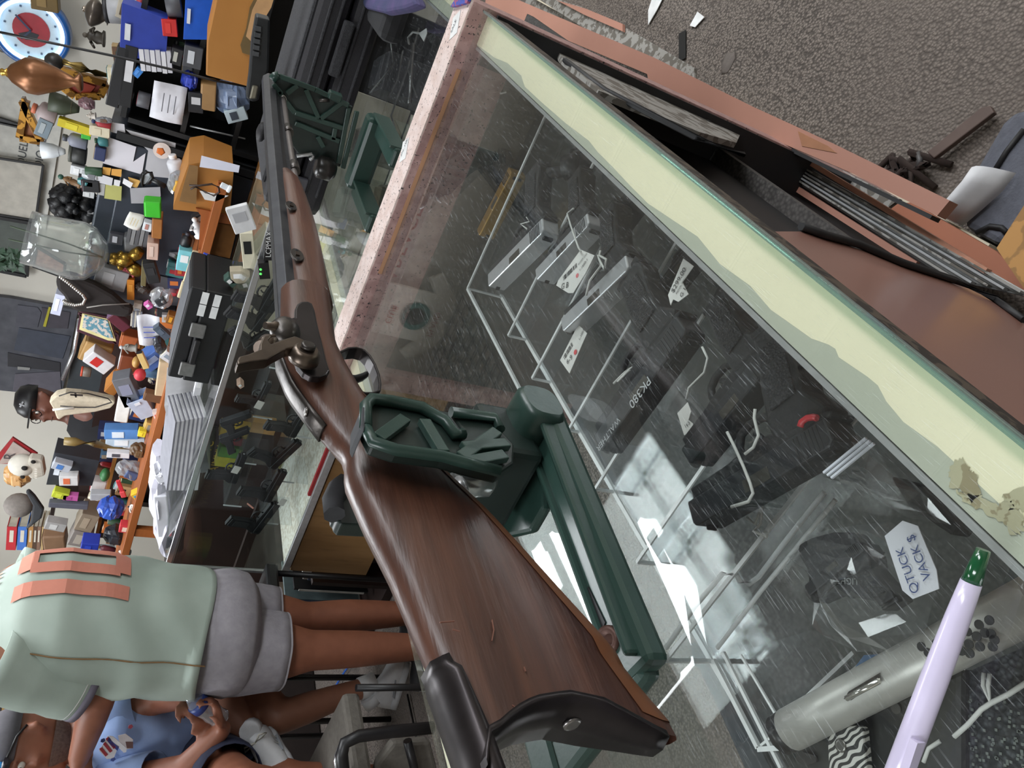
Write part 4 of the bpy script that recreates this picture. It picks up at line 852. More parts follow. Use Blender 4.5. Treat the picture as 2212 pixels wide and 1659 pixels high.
 ('box','silver_gadget','silver and blue gadget on top of the display rack','gadget',K3(560,610),K3(420,570),20,3.36,'#b8bcc4','#4a78b8',{}),
 ('plain','grey_long_box','long dark grey box below the packets','box',K3(700,910),K3(390,890),14,3.35,'#5a5b66','#6a6b76',{}),
 ('plain','clear_case','clear acrylic case with white edge under the rack','case',K3(880,830),K3(720,830),18,3.3,'#a8aaae','#d8d8d8',{}),
 ('box','tan_goods','tan and grey wrapped parcels at the back of the shelf','parcel',K3(760,1050),K3(620,1020),50,3.4,'#8f8270','#a89a86',{}),
 ('box','grey_goods','grey boxed parcels behind the blue bag','parcel',K3(720,1180),K3(560,1150),44,3.4,'#8a837e','#b0a89c',{}),
 ('box','white_card','pale price card standing beside the grey cap','card',K3(520,1080),K3(360,1050),22,3.45,'#a8a6a4','#d0d0ce',{}),
 ('plain','small_chest','small open wooden chest on the back shelf','chest',K3(520,1190),K3(340,1200),40,3.5,'#8a6a50','#5a4438',{}),
]
for r_ in rows:
    it(*r_[:9], r_[9], **r_[10])
for i,(x,c,l) in enumerate(((75,'#c03038','red hardback book at the top of the book row'),(160,'#4a78c8','blue hardback book next to the red one'),(225,'#b88850','tan spine book in the row'),(262,'#5a4436','dark brown thin book in the row'),(292,'#8a6a58','grey brown thin book in the row'),(330,'#c8a878','pale spine book at the end of the row'))):
    it('book','hardback_book',l,'book',K3(x+10,1245),K3(x+22,1060),(18,17,9,8,7,8)[i],3.9,c,'#d8d0c0',d=.14,group='books above the standing man')
    # books lie on their side in the photo frame: they stand upright on the shelf
# --- on the safe ---
X2 = 3.55
rows = [
 ('box','yellow_box','tall bright yellow box standing on the gun safe','box',K1(730,1060),K1(460,970),18,'#d8c422','#e8d838'),
 ('bottle','grey_bottle','blue-grey lotion bottle beside the yellow box on the safe','bottle',K1(690,1160),K1(490,1110),30,'#8a8c9a','#5a5c64'),
 ('plain','green_block','small lime green tag under the yellow box','tag',K1(720,1100),K1(650,1085),10,'#3fb83a','#4ac84a'),
 ('dish','shell_dish','white shell-shaped dish upright on the safe','dish',K1(510,1230),K1(320,1220),36,'#e2e6ea','#cfd4da'),
 ('jar','dark_tin','dark camera lens and tin pile on the left of the safe','tin',K1(680,1270),K1(540,1240),40,'#2f302e','#55564e'),
 ('fig','bronze_figure','small bronze figurine with a green head on the safe','figurine',K1(640,1490),K1(450,1410),20,'#7d5a34','#2f5a4a'),
 ('bottle','perfume_bottle','round pink perfume bottle with an orange glow on the safe','bottle',K1(440,960),K1(240,880),44,'#b8a8a8','#d87a5a'),
 ('box','blue_star_ornament','grey blue folded ornament below the perfume bottle','ornament',K1(400,1050),K1(290,1000),40,'#7d8c96','#a8b0b4'),
 ('dish','green_tray','round mottled green tray on the safe','tray',K1(620,900),K1(380,840),50,'#4d5444','#8a8468'),
 ('bag','pink_vase','dark pink glazed vase on the safe edge','vase',K1(750,850),K1(620,830),26,'#7d5f66','#9a7a80'),
 ('fig','white_angel','small white china figurine at the safe edge','figurine',K1(760,940),K1(680,930),20,'#d8cfc4','#e6ddd2'),
 ('box','white_tissue','crumpled white tissue on the left of the safe','tissue',K1(680,1380),K1(560,1350),20,'#e2e4e6','#f2f2f2'),
 ('box','black_gadget','black gadget with a strap at the left end of the safe','gadget',K1(720,1440),K1(620,1420),26,'#1c1c20','#34343a'),
 ('box','white_plug','white adapter under the curly wig','adapter',K1(750,1560),K1(660,1540),14,'#e0e0e0','#f0f0f0'),
]
for r_ in rows: it(*r_[:7], X2, r_[7], r_[8])
# curly black wig
wg = thing('curly_wig','curly black wig on a head form beside the safe','wig',PX(195,450,3.7))
mb = MB(); c0 = PX(160,440,3.75)
for k in range(70):
    a = random.uniform(0,6.28); b_ = random.uniform(-1.2,1.3); q = c0+V((math.cos(b_)*math.cos(a)*.07,math.cos(b_)*math.sin(a)*.075,math.sin(b_)*.08)); mb.ball(q, random.uniform(.018,.032), 6, jit=.15)
o_ = mb.build('curls', mat('#141416',.5,sc=60,bump=.4), wg); o_['kind'] = 'stuff'
MB().lathe(c0-V((0,0,.16)),[(.05,0),(.04,.04),(.05,.10)],14).build('head_form', blackm, wg)
# copper urn, gold frames
it('urn','copper_urn','tall polished copper urn lamp on top of the shelving','urn',K1(640,700),K1(-40,610),76,3.45,'#8a5c3c','#f0c060')
frame('framed_painting','ornate gold frame holding a deep red painting, leaning at the back',(K1(220,475),K1(850,660),K1(800,760),K1(600,760)),3.85,gold,mat('#8c2f1c',.5,sc=20),.03)
frame('framed_painting','carved gold and brown picture frame below the perfume bottle',(K1(180,800),K1(330,1120),K1(160,1090),K1(210,800)),3.95,gold,mat('#a8683a',.5,sc=20),.03)
MB().prism([PX(*p,3.84) for p in (K1(370,560),K1(760,690),K1(690,770),K1(420,650))],(.004,0,0)).build('red_painting', mat('#962f18',.5,sc=14), bpy.data.objects['framed_painting'])
br = thing('brass_sconce','slim brass sconce arm above the shelving boxes','sconce',PX(180,140,3.7))
MB().tube([PX(*K1(*p),3.7) for p in ((500,490),(560,510),(640,540),(760,580),(880,605))],[.014,.008,.024,.014,.006],10).build('arm', mat('#a08850',.3,.8), br)
MB().ball(PX(*K1(430,490),3.7),.035,10).build('knob', mat('#3a3836',.4), br)
# neon clock on the wall
ck = thing('neon_clock','round wall clock with a glowing white ring and blue rim, top corner','clock',PX(70,62,4.6))
cc_ = PX(70,62,4.6); R_ = 76*((cc_-O).dot(RF))/F
def ringz(r0,r1,h,n=36): return [(r0,0),(r0,h),(r1,h),(r1,0)]
MB().lathe(cc_,[(R_,0),(R_,.05),(R_*.93,.07),(R_*.84,.06),(R_*.84,0)],40,(-1,0,0)).build('rim', mat('#2f6fc0',.3,coat=.4), ck)
MB().lathe(cc_+V((-.02,0,0)),[(R_*.88,0),(R_*.88,.01)],40,(-1,0,0)).build('dial', mat('#c9d8e2',.4,emit=.08), ck)
n_ = []
for k in range(33): a = 2*math.pi*k/32; n_.append(cc_+V((-.055,math.cos(a)*R_*.80,math.sin(a)*R_*.80)))
MB().tube(n_,.010,8,caps=False).build('neon_ring', mat('#d8f4ff',.4,emit=2.4), ck)
MB().lathe(cc_+V((-.031,0,0)),[(R_*.46,0),(R_*.46,.003)],28,(-1,0,0)).build('red_disc', mat('#b02a36',.5), ck)
MB().prism([cc_+V((-.036,a*R_,b*R_)) for a,b in ((.05,.05),(.2,.3),(.3,.1),(.22,-.15),(.05,-.2))],(.001,0,0)).build('dark_patch', mat('#23222a',.5), ck)
for k in range(12):
    a = math.pi*k/6; MB().box(cc_+V((-.033,math.cos(a)*R_*.64,math.sin(a)*R_*.64)),(.002,R_*.05,R_*.05)).build('hour_mark', mat('#4a5a70',.5), ck)
for a,l in ((2.2,.5),(.6,.36)): MB().bar(cc_+V((-.045,0,0)),cc_+V((-.045,math.cos(a)*R_*l,math.sin(a)*R_*l)),.008,.003,(1,0,0)).build('clock_hand', mat('#2f3f60',.5), ck)
# hanging black cable
one(MB().tube([PX(*K1(*p),3.1) for p in ((-80,240),(400,340),(880,440),(1400,560),(1700,640),(1980,690))],.0045,6), 'black_cable', blackm, 'thin black cable hanging across the clock and shelving', 'cable')
# shelving right of the safe
X3 = 3.38
rows = [
 ('plain','long_black_box','long black video box standing in the shelving, with a white label','box',K1(890,850),K1(990,380),26,'#1a1a1e','#2a2a30'),
 ('box','long_black_box','second long black box with red and silver badges','box',K1(990,850),K1(1050,370),24,'#141418','#d8d8dc'),
 ('bin','blue_tote','large royal blue plastic tote with a white sticker','tote',K1(1330,330),K1(960,240),110,'#2f44a8','#3a52c0'),
 ('box','red_box','small bright red box in front of the blue tote','box',K1(1410,230),K1(1290,220),34,'#c82a28','#d83a34'),
 ('bin','bright_blue_bin','glossy bright blue bin at the cabinet edge','bin',K1(1690,170),K1(1470,120),100,'#1f5fd0','#2a70e0'),
 ('cyl','grey_canister','dark grey canister above the red box','canister',K1(1440,60),K1(1320,60),50,'#55565c','#6a6a70'),
 ('paper','white_form','white printed form hanging in front of the shelving','form',K1(1470,850),K1(1210,780),80,'#e2e2ea','#6a6a72'),
 ('stack','paper_pile','pile of white papers on the shelving','papers',K1(1370,500),K1(1110,480),44,'#dcdce2','#c4c4cc'),
 ('plain','cardboard_box','brown cardboard box on the lower shelving','box',K1(1720,790),K1(1600,770),56,'#a07c50','#b08c60'),
 ('bag','grey_bag','glossy blue-grey plastic bag below the cardboard box','bag',K1(1990,820),K1(1710,790),78,'#6f7f9c','#8494b0'),
 ('bag','blue_glove','royal blue rubber glove by the cardboard box','glove',K1(1570,680),K1(1440,640),40,'#2c3fa8','#3a4cc0'),
 ('box','tool_tray','black tray of chrome tools right of the blue glove','tray',K1(1610,480),K1(1460,440),44,'#4a4b50','#c8ccd2'),
 ('box','black_radio','black radio with a chrome speaker corner','radio',K1(1450,470),K1(1360,440),34,'#26262a','#b8b8b0'),
 ('cyl','round_badge_tin','grey tin with a round red badge','tin',K1(1190,830),K1(1090,800),34,'#5a5a60','#b8384a'),
 ('box','blue_card','bright blue card edge by the papers','card',K1(1120,600),K1(1070,560),20,'#3f88d8','#5a9ae8'),
 ('box','plastic_goods','bundle of clear wrapped goods under the blue bag','bundle',K1(1960,900),K1(1800,940),28,'#b8c8d0','#3c4450'),
 ('box','black_phone','black handset with a white tag beside the form','handset',K1(1560,900),K1(1560,740),30,'#1e1f24','#c8c8cc'),
]
for r_ in rows: it(*r_[:7], X3, r_[7], r_[8])
X4 = 3.7
for r_ in [
 ('urn','silver_pitcher','dark silver pitcher on top of the shelving','pitcher',K1(860,170),K1(640,90),62,'#6d645c','#a89c90'),
 ('fig','bronze_animal','dark bronze animal figurine above the black boxes','figurine',K1(830,330),K1(640,290),40,'#4a443c','#6a6258'),
 ('jar','grey_helmet','round grey and white helmet-shaped radio beside the video boxes','radio',K1(980,110),K1(820,100),52,'#b8b8bc','#3a3a3e'),
 ('box','video_box','cream and brown striped box on the shelving top','box',K1(1050,110),K1(930,60),38,'#c8beac','#5a4a3c'),
 ('box','gold_clock','gold framed mantel ornament at the top corner','ornament',K1(460,30),K1(240,-10),40,'#6d5628','#8a7040'),
 ('ball','red_badge','round red and white button badge in the corner','badge',K1(1140,40),K1(1090,-10),28,'#c05058','#e8e0e0')]: it(*r_[:7], X4, r_[7], r_[8])
# papers and magnets on the safe door
def door(name,label,pl,c,cat='paper',x=3.41,**k):
    t = thing(name,label,cat,PX(*pl[0],x)); MB().prism([PX(*p,x) for p in pl],(.002,0,0)).build('sheet', mat(c,.6,sc=20,amt=.06), t); return t
door('safe_paper','tall white paper at the top of the safe door',(K1(890,975),K1(990,990),K1(1000,1080),K1(880,1050)),'#d2d2d8')
door('safe_paper','large white sheet with a red line on the safe door',(K1(840,1085),K1(1085,1170),K1(1060,1290),K1(1160,1220),K1(1130,1390),K1(820,1300)),'#d8d6de')
door('safe_paper','long grey notice page with a printed chain pattern on the safe',(K1(1000,1030),K1(1400,1140),K1(1370,1420),K1(1150,1400),K1(1180,1200)),'#bdbdc2',x=3.412)
t = door('round_emblem_card','black card with a round orange animal emblem and white lines',(K1(1265,1140),K1(1400,1200),K1(1370,1275),K1(1235,1215)),'#26242a','card',3.405)
p = PX(*K1(1290,1200),3.40); MB().lathe(p,[(.034,0),(.034,.002)],20,(-1,0,0)).build('emblem', mat('#e8d8d0',.5), t); MB().lathe(p+V((-.002,.004,.004)),[(.018,0),(.012,.002)],5,(-1,0,0)).build('emblem_mark', mat('#d8702c',.5), t)
for k in range(4): MB().bar(PX(*K1(1325+k*12,1225+k*5),3.402),PX(*K1(1318+k*12,1255+k*5),3.402),.004,.001,(1,0,0)).build('print_line', whitem, t)
for i,(pl_,c,l) in enumerate((((K1(820,1330),K1(885,1340),K1(875,1400),K1(815,1385)),'#e0a850','small orange sticky note, upper, on the safe door'),((K1(890,1345),K1(970,1350),K1(965,1410),K1(885,1395)),'#dca24c','small orange sticky note, lower, on the safe door'),((K1(1020,1410),K1(1120,1440),K1(1090,1500),K1(1040,1480)),'#e0b060','orange sticky note beside the magnifier'),((K1(840,1465),K1(970,1485),K1(965,1600),K1(830,1580)),'#b5b36a','square olive yellow sticky note on the grey door'),((K1(780,1460),K1(838,1470),K1(828,1560),K1(780,1550)),'#a8a8a6','small grey label left of the olive note'),((K1(770,1380),K1(900,1420),K1(890,1480),K1(760,1450)),'#d4d4da','white slip at the left foot of the safe door'),((K1(910,1430),K1(960,1440),K1(950,1485),K1(905,1475)),'#e0e0e4','small white slip between the sticky notes'),((K1(985,1420),K1(1060,1460),K1(1040,1500),K1(975,1460)),'#f0f0f4','bright curled white slip on the safe door'),((K1(1035,1500),K1(1275,1490),K1(1280,1560),K1(1240,1620),K1(1045,1620)),'#a6a6ac','large grey envelope at the foot of the safe'),((K1(1605,1240),K1(1910,1320),K1(1900,1375),K1(1590,1330)),'#dcdcea','white folded bill on the orange desk'),((K1(1590,1520),K1(1820,1560),K1(1720,1605),K1(1630,1590)),'#e4e2e0','white torn paper on the orange desk'))):
    door('sticky_note' if 'sticky' in l else 'paper_slip', l, pl_, c, 'note', 3.40-.002*i if i < 9 else 3.0)
mgn = thing('magnifying_glass','black magnifying glass with handle among the papers','magnifier',PX(*E6(900,620),3.3))
pr_ = [PX(*E6(*q),3.3) for q in ((800,560),(860,520),(930,540),(950,620),(900,700),(800,750),(780,660),(800,560))]
MB().tube(pr_,.008,8).build('rim', blackm, mgn); MB().prism(pr_[:-1],(.003,0,0)).build('lens', glass('#f0f4f8',.02,1,.3), mgn); MB().tube([PX(*E6(*q),3.3) for q in ((950,650),(1050,700),(1160,760))],.011,8).build('handle', blackm, mgn)
it('bottle','spray_bottle','white spray bottle leaning on the safe door','bottle',E6(1350,600),E6(1260,290),32,3.3,'#dcdce2','#ececf0')
it('bag','goods_bag','clear plastic bag with green and yellow goods on the desk','bag',E6(1520,830),E6(1200,720),50,3.2,'#c8d0dc','#d8a838',clear=1)
one(MB().tube([PX(*E6(*q),2.98) for q in ((1540,740),(1700,745),(1900,720),(2010,770),(2020,850),(1930,905),(1800,850),(1640,760),(1560,800))],.004,6),'cord_loop',mat('#3c2a20',.6),'loop of thin brown cord over the orange desk','cord')
it('tool','white_spoon','white plastic spoon end on the orange desk','spoon',E6(2200,790),E6(2040,710),12,2.8,'#e0e4ea','#f0f4f8')
# glass vase, gold base, plant
vs = thing('glass_vase','tall clear glass vase with a wire stem on a gold figure base','vase',PX(235,560,3.6))
va = PX(*K2(860,400),3.34); vt = PX(*K2(210,230),3.34); ax_ = (vt-va).normalized(); H_ = (vt-va).length; k_ = ((va-O).dot(RF))/F
MB().lathe(va,[(12*k_,0),(34*k_,H_*.06),(58*k_,H_*.22),(64*k_,H_*.38),(60*k_,H_*.6),(56*k_,H_*.85),(56*k_,H_),(54*k_,H_),(54*k_,H_*.85),(58*k_,H_*.6),(61*k_,H_*.38),(55*k_,H_*.22),(32*k_,H_*.09)],28,ax_).build('vase_glass', glass('#f4f6f4',.03,1.6,.07), vs)
for s in (-1,1): MB().tube([va+ax_*.02,va+ax_*H_*.5+V((0,s*.02,0)),vt+ax_*.06+V((0,s*.03,0))],.003,6).build('stem', mat('#33402c',.6), vs)
mb = MB()
for k in range(40):
    q = PX(*K2(60+random.uniform(-90,120),410+random.uniform(-80,80)),3.6); d_ = V((random.uniform(-.5,.5),random.uniform(-1,1),random.uniform(-1,1))).normalized()*.03; s_ = d_.cross(V((1,0,0))).normalized()*.012
    mb.add([q-d_,q+s_,q+d_,q-s_],[(0,1,2,3)])
o_ = mb.build('leaves', mat('#24402a',.6,sc=40,amt=.4), vs); o_['kind'] = 'stuff'
gb = MB()
for a,b,r0 in (((875,400),(960,400),.030),((930,410),(1060,400),.034),((1050,390),(1120,330),.028),((1040,450),(1120,520),.030),((950,350),(980,380),.015),((940,470),(970,450),.018)):
    gb.tube([PX(*K2(*a),3.34),PX(*K2((a[0]+b[0])/2,(a[1]+b[1])/2+6),3.34),PX(*K2(*b),3.34)],[r0*.8,r0,r0*.7],10)
gb.build('gold_figure', mat('#a8873c',.28,.85,sc=30,h2='#6a4f1c'), vs)
# necklace bust
bu = thing('necklace_bust','black necklace display bust with a thick silver chain','bust',PX(285,680,3.5))
pl_ = [K2(*p) for p in ((440,570),(470,540),(520,525),(600,545),(760,610),(900,690),(1000,780),(1060,800),(1055,850),(1000,880),(820,850),(620,830),(560,800),(500,700),(450,650))]
MB().prism([PX(*p,3.32) for p in pl_],(.05,0,0)).build('bust_body', mat('#241d1b',.9,sc=60), bu, bev=.018)
ch = [K2(*p) for p in ((480,545),(540,590),(600,640),(660,690),(680,720),(660,760),(600,770),(540,755),(500,735))]
for i in range(len(ch)-1):
    for f_ in (0,.25,.5,.75):
        q = PX(ch[i][0]+(ch[i+1][0]-ch[i][0])*f_, ch[i][1]+(ch[i+1][1]-ch[i][1])*f_, 3.30); MB().ball(q,.0085,8,(1,1,.8)).build('chain_link', mat('#c9c6c0',.25,.9), bu)
MB().tube([PX(*K2(*p),3.305) for p in ((690,790),(820,770),(1030,760))],.003,6).build('cord', mat('#8a8580',.5), bu)
b2 = thing('cloth_bust','cream cloth necklace bust with a dark cross pendant chain','bust',PX(245,900,3.3))
pl_ = [K3(*p) for p in ((390,70),(440,20),(520,0),(640,10),(800,40),(900,60),(915,80),(880,120),(760,150),(600,170),(520,180),(470,215),(450,200),(430,140))]
MB().prism([PX(*p,3.3) for p in pl_],(.05,0,0)).build('bust_body', mat('#c8bba4',.9,sc=60,bump=.2), b2, bev=.02)
MB().tube([PX(*K3(*p),3.275) for p in ((470,20),(560,-10),(700,0),(860,40),(890,70),(760,110),(620,110),(480,100))],.003,6).build('dark_chain', mat('#2a2422',.6), b2)
MB().tube([PX(*K3(*p),3.27) for p in ((420,130),(500,120),(590,115))],.006,8).build('pearl_strand', mat('#d8d4cc',.3), b2)
for a,b in (((560,10),(660,15)),((600,-5),(605,30))): MB().bar(PX(*K3(*a),3.27),PX(*K3(*b),3.27),.008,.004,(1,0,0)).build('cross', mat('#3a3230',.4), b2)
# team photo frame
tf = frame('team_photo','framed colour photograph of a baseball team leaning on the shelf',(K2(625,830),K2(940,1080),K2(940,1000),K2(660,830)),3.6,mat('#4a2430',.5),mat('#d8cfa0',.5),.01)
tf2 = thing('framed_photo','framed colour group photo with a cream mat above the cardboard sheet','picture',PX(*K2(780,950),3.58))
qd = [K2(*p) for p in ((640,820),(880,870),(945,1080),(860,1075),(610,980))]
MB().prism([PX(*p,3.59) for p in qd],(.015,0,0)).build('frame', mat('#4a2430',.5), tf2)
qd = [K2(*p) for p in ((655,838),(868,884),(925,1060),(860,1052),(630,965))]
MB().prism([PX(*p,3.585) for p in qd],(.006,0,0)).build('mat_board', mat('#e0d49a',.6), tf2)
qd = [K2(*p) for p in ((670,850),(855,895),(905,1040),(860,1030),(655,950))]
MB().prism([PX(*p,3.58) for p in qd],(.005,0,0)).build('print', mat('#5a8a9a',.5,kind='patch',sc=60,h2='#c8c0b8'), tf2)
# skull, cap, sign, bat
sk = thing('skull','white model skull with dark eye sockets on the back shelf','skull',PX(60,1010,3.7))
c0 = PX(*K3(180,570),3.7); MB().ball(c0,.062,18,(1,1,1.1)).build('cranium', mat('#d8d2c6',.7,sc=40,amt=.1), sk)
MB().prism([PX(*K3(*p),3.66) for p in ((230,520),(340,540),(360,660),(250,690),(200,640))],(.06,0,0)).build('jaw', mat('#d0c8ba',.7,sc=40,amt=.2), sk, bev=.012)
for a,r_ in (((195,595),.015),((265,545),.012),((180,665),.012)): 
    q = PX(*K3(*a),3.645); MB().ball(q,r_,10,(.6,1,1)).build('eye_socket', mat('#1e1a18',.9), sk)
for k in range(5): q = PX(*K3(285,600+k*18),3.645); MB().box(q,(.006,.006,.012)).build('tooth', mat('#eee8dc',.5), sk)
cp_ = thing('flat_cap','grey baseball cap with a dark brim lying on the shelf','cap',PX(80,1110,3.7))
c0 = PX(*K3(150,890),3.7); MB().ball(c0,.07,16,(1,.95,1.05)).build('crown', mat('#8c847e',.9,sc=60), cp_)
MB().prism([PX(*K3(*p),3.64) for p in ((200,790),(260,900),(240,1030),(200,1100),(330,1000),(350,930),(280,830),(230,780))],(.03,0,0)).build('brim', mat('#3a3c40',.8), cp_, bev=.01)
sn = thing('diamond_sign','white diamond sign with a red border, top left of the shelf','sign',PX(*K3(120,480),3.9))
MB().prism([PX(*K3(*p),3.92) for p in ((100,350),(300,480),(250,560),(-20,560),(-40,520))],(.012,0,0)).build('red_border', mat('#a82a30',.5), sn)
MB().prism([PX(*K3(*p),3.91) for p in ((105,385),(240,475),(210,540),(0,560),(0,540))],(.006,0,0)).build('white_face', mat('#b8a8a0',.6), sn)
text('lettering','R', mat('#4a4448',.5), sn, PX(*K3(120,530),3.905),(0,-1,.1),(0,.1,1),.08)
it('bag','orange_parcel','orange-tan padded parcel below the skull','parcel',K3(230,700),K3(20,700),60,3.8,'#d8a468','#e0b078')
one(MB().tube([PX(*K3(*p),3.3) for p in ((510,380),(600,385),(760,400),(900,440),(1040,460),(1060,465))],[.020,.022,.018,.013,.010,.014],12),'wooden_bat',mat('#8a7440',.45,kind='wood',sc=8,h2='#6f5a30'),'small olive-gold wooden bat leaning on the shelf','bat')
# black gun cases on the second counter
GX = 1.66; gm = mat('#3a3a3e', .75, sc=220, h2='#242427', bump=.5); gmd = mat('#1d1b20', .6, sc=200, amt=.3, bump=.3)
g1 = thing('rifle_case', 'large black textured hard rifle case lying across the second glass counter', 'rifle case', (GX+.17,.2,T))
yA,yB = -.25,.665
for nm,z0,z1,m_ in (('lower_shell',T+.001,T+.062,gmd),('lid',T+.066,T+.125,gmd)):
    MB().box((GX+.17,(yA+yB)/2,(z0+z1)/2),(.34,yB-yA,z1-z0)).build(nm, m_, g1, bev=.018)
MB().box((GX+.17,(yA+yB)/2,T+.128),(.27,yB-yA-.07,.012)).build('lid_panel', gm, g1, bev=.008)
for z in (.020,.045,.085,.105): MB().box((GX-.001,(yA+yB)/2,T+z),(.006,yB-yA-.10,.006)).build('shell_rib', gm, g1, bev=.002)
for y in (.16,.47,.60): MB().box((GX-.004,y,T+.064),(.012,.042,.034)).build('latch', mat('#4a4a50',.4,sc=60), g1, bev=.003)
MB().box((GX-.006,.30,T+.064),(.014,.11,.022)).build('handle', gm, g1, bev=.004)
MB().ball(PX(565,285,GX+.10),.022,12,(1,1,.5)).build('case_foot', gmd, g1)
g2 = thing('magazine_pouch', 'long flat black ribbed rifle handguard with a steel clip, on the rifle case', 'gun part', PX(570,120,GX+.16))
hp_ = [K1(*p) for p in ((2040,130),(2150,160),(2140,560),(2085,690),(2060,800),(2010,815),(1960,780),(1985,600),(2005,330))]
MB().prism([PX(*p,GX+.12) for p in hp_],(.04,0,0)).build('ribbed_body', mat('#1e2022',.5,sc=60), g2, bev=.004)
for k in range(5): MB().bar(PX(*K1(2055-k*4,210+k*50),GX+.117),PX(*K1(2052-k*4,245+k*50),GX+.117),.012,.006,(1,0,0)).build('vent_slot', mat('#4d4f52',.4), g2)
MB().prism([PX(*K1(*p),GX+.115) for p in ((2010,680),(2060,690),(2040,790),(1985,790))],(.03,0,0)).build('steel_clip', mat('#8a8576',.4,.6), g2, bev=.003)
g3 = thing('soft_pouch', 'smaller black soft pistol case behind the rifle case on the glass', 'pouch', PZ(820,90,T))
MB().box((1.56,.13,T+.022),(.16,.20,.042)).build('pouch_body', mat('#17171a',.7,sc=60), g3, bev=.014)
one(MB().prism([PZ(*p,T+.05) for p in (A1(1180,-30),A1(1240,60),A1(1400,100),A1(1560,70),A1(1660,30),A1(1640,-30))],(0,0,-.02)), 'blue_cloth', mat('#2c3354',.9,sc=30,h2='#4a3c66'), 'dark blue and purple cloth at the corner of the second counter', 'cloth', bev=.006)
one(MB().prism([PZ(*p,.995) for p in (A1(1930,52),A1(1975,-30),A1(2080,-30),A1(2060,20),A1(1960,50))],(0,0,-.004)), 'printed_cloth', mat('#3a4a9a',.8,kind='patch',sc=90,h2='#8a4a6a'), 'blue and red patterned cloth corner on the pink divider', 'cloth')
tp_ = thing('steel_pen', 'thin steel pen with a white tag tied on, in the second case', 'pen', PZ(880,140,.93))
MB().tube([PZ(*A1(1632,350),.94),PZ(*A1(1612,600),.94),PZ(*A1(1605,830),.94)],.0035,8).build('barrel', mat('#9a9a9c',.3,.8), tp_)
MB().tube([PZ(*A1(*q),.945) for q in ((1600,350),(1590,300),(1630,255),(1680,265))],.002,6).build('string', whitem, tp_)
MB().prism([PZ(*A1(*q),.946) for q in ((1675,265),(1735,225),(1740,265),(1715,330))],(0,0,-.001)).build('tag', whitem, tp_)

# ---- many more small goods filling the shelves, each named by what it sits beside ----
random.seed(21)
named = [(o, wpos(o)) for o in COL.objects if o.parent is None and o.get('label') and o.get('category') in ('box','bag','packet','book','pack','tray','card','bust','toy','figurine','bulb','sponge','tub','keyboard','case','cap','skull','carton','watch','rack','vase','album','towels','tote','bottle') and 2.9 < o.location.x < 4.2]
palette = (('white','#dedede'),('cream','#d8ceb4'),('black','#1c1c20'),('grey','#77797e'),('navy','#2a355e'),('red','#a8323a'),('brown','#6a4a34'),('teal','#3f7c80'),('silver','#b4b8bc'),('orange','#c8763a'),('sky blue','#6fa0cc'),('tan','#b09468'),('dark green','#2f5038'),('maroon','#5e2530'))
kinds_ = (('box','small carton','carton'),('plain','block','box'),('jar','jar','jar'),('bottle','little bottle','bottle'),('bag','crumpled packet','packet'),('book','paperback','book'),('cyl','can','can'))
used_l = set(); cnt = 0
spots = []
for k in range(46):
    f = (k+.5)/46; y = 500+f*720; x0 = 372-f*82-random.uniform(8,95); spots.append((x0,y+random.uniform(-12,12),3.36))
for k in range(16): spots.append((random.uniform(215,300),random.uniform(930,1200),3.6))
for k in range(12): spots.append((random.uniform(250,420),random.uniform(100,235),3.52))
for k in range(10): spots.append((random.uniform(180,205)-0,random.uniform(240,420),3.66))
for (x,y,X_) in spots:
    kd = random.choice(kinds_); pc = random.choice(palette); wpx = random.uniform(12,30); hpx = random.uniform(22,50); P = PX(x,y,X_)
    if X_ == 3.6 and not 2.15 < P.y < 3.5: continue
    P.z = {3.36:1.058,3.6:1.163,3.66:1.462}.get(X_, min((.711,1.011,1.211,1.431), key=lambda q:abs(q-P.z)))
    near = min(named, key=lambda q:(q[1]-P).length)[0]; nl = near['label'].split(' '); nl = ' '.join(nl[:5])
    while nl.split(' ')[-1] in ('the','a','in','on','of','with','and','by','beside','behind','from','to','its','at','an','under','below','above','over'): nl = ' '.join(nl.split(' ')[:-1])
    rel = 'beside' if cnt%2 else 'behind'; lab = 'small %s %s %s the %s' % (pc[0], kd[1], rel, nl)
    if lab in used_l: continue
    used_l.add(lab); cnt += 1
    q = (P-O); dd = q.dot(RF); bx = 1106-F*q.dot(RU)/dd; by = 829.5-F*q.dot(RR)/dd
    it(kd[0], kd[1].replace('small ','').replace('little ','').replace(' ','_'), lab, kd[2], (bx,by), (bx-hpx, by-hpx*random.uniform(.02,.28)), wpx, X_+random.uniform(0,.05), pc[1], random.choice(palette)[1])
bk_ = [o for o in COL.objects if o.name.startswith('hardback_book')]
sl_ = thing('back_shelf','short dark shelf board holding the hardback books, cap and skull','shelf',V((3.95,4.0,1.2)))
zb_ = min(o.location.z for o in bk_); yb_ = [o.location.y for o in bk_]
MB().box((3.98,sum(yb_)/len(yb_)-.1,zb_-.012),(.30,.9,.02)).build('board', dkwood, sl_)
for s in (-1,1): MB().box((3.98,sum(yb_)/len(yb_)-.1+s*.43,zb_/2),(.28,.02,zb_-.03)).build('side', dkwood, sl_)
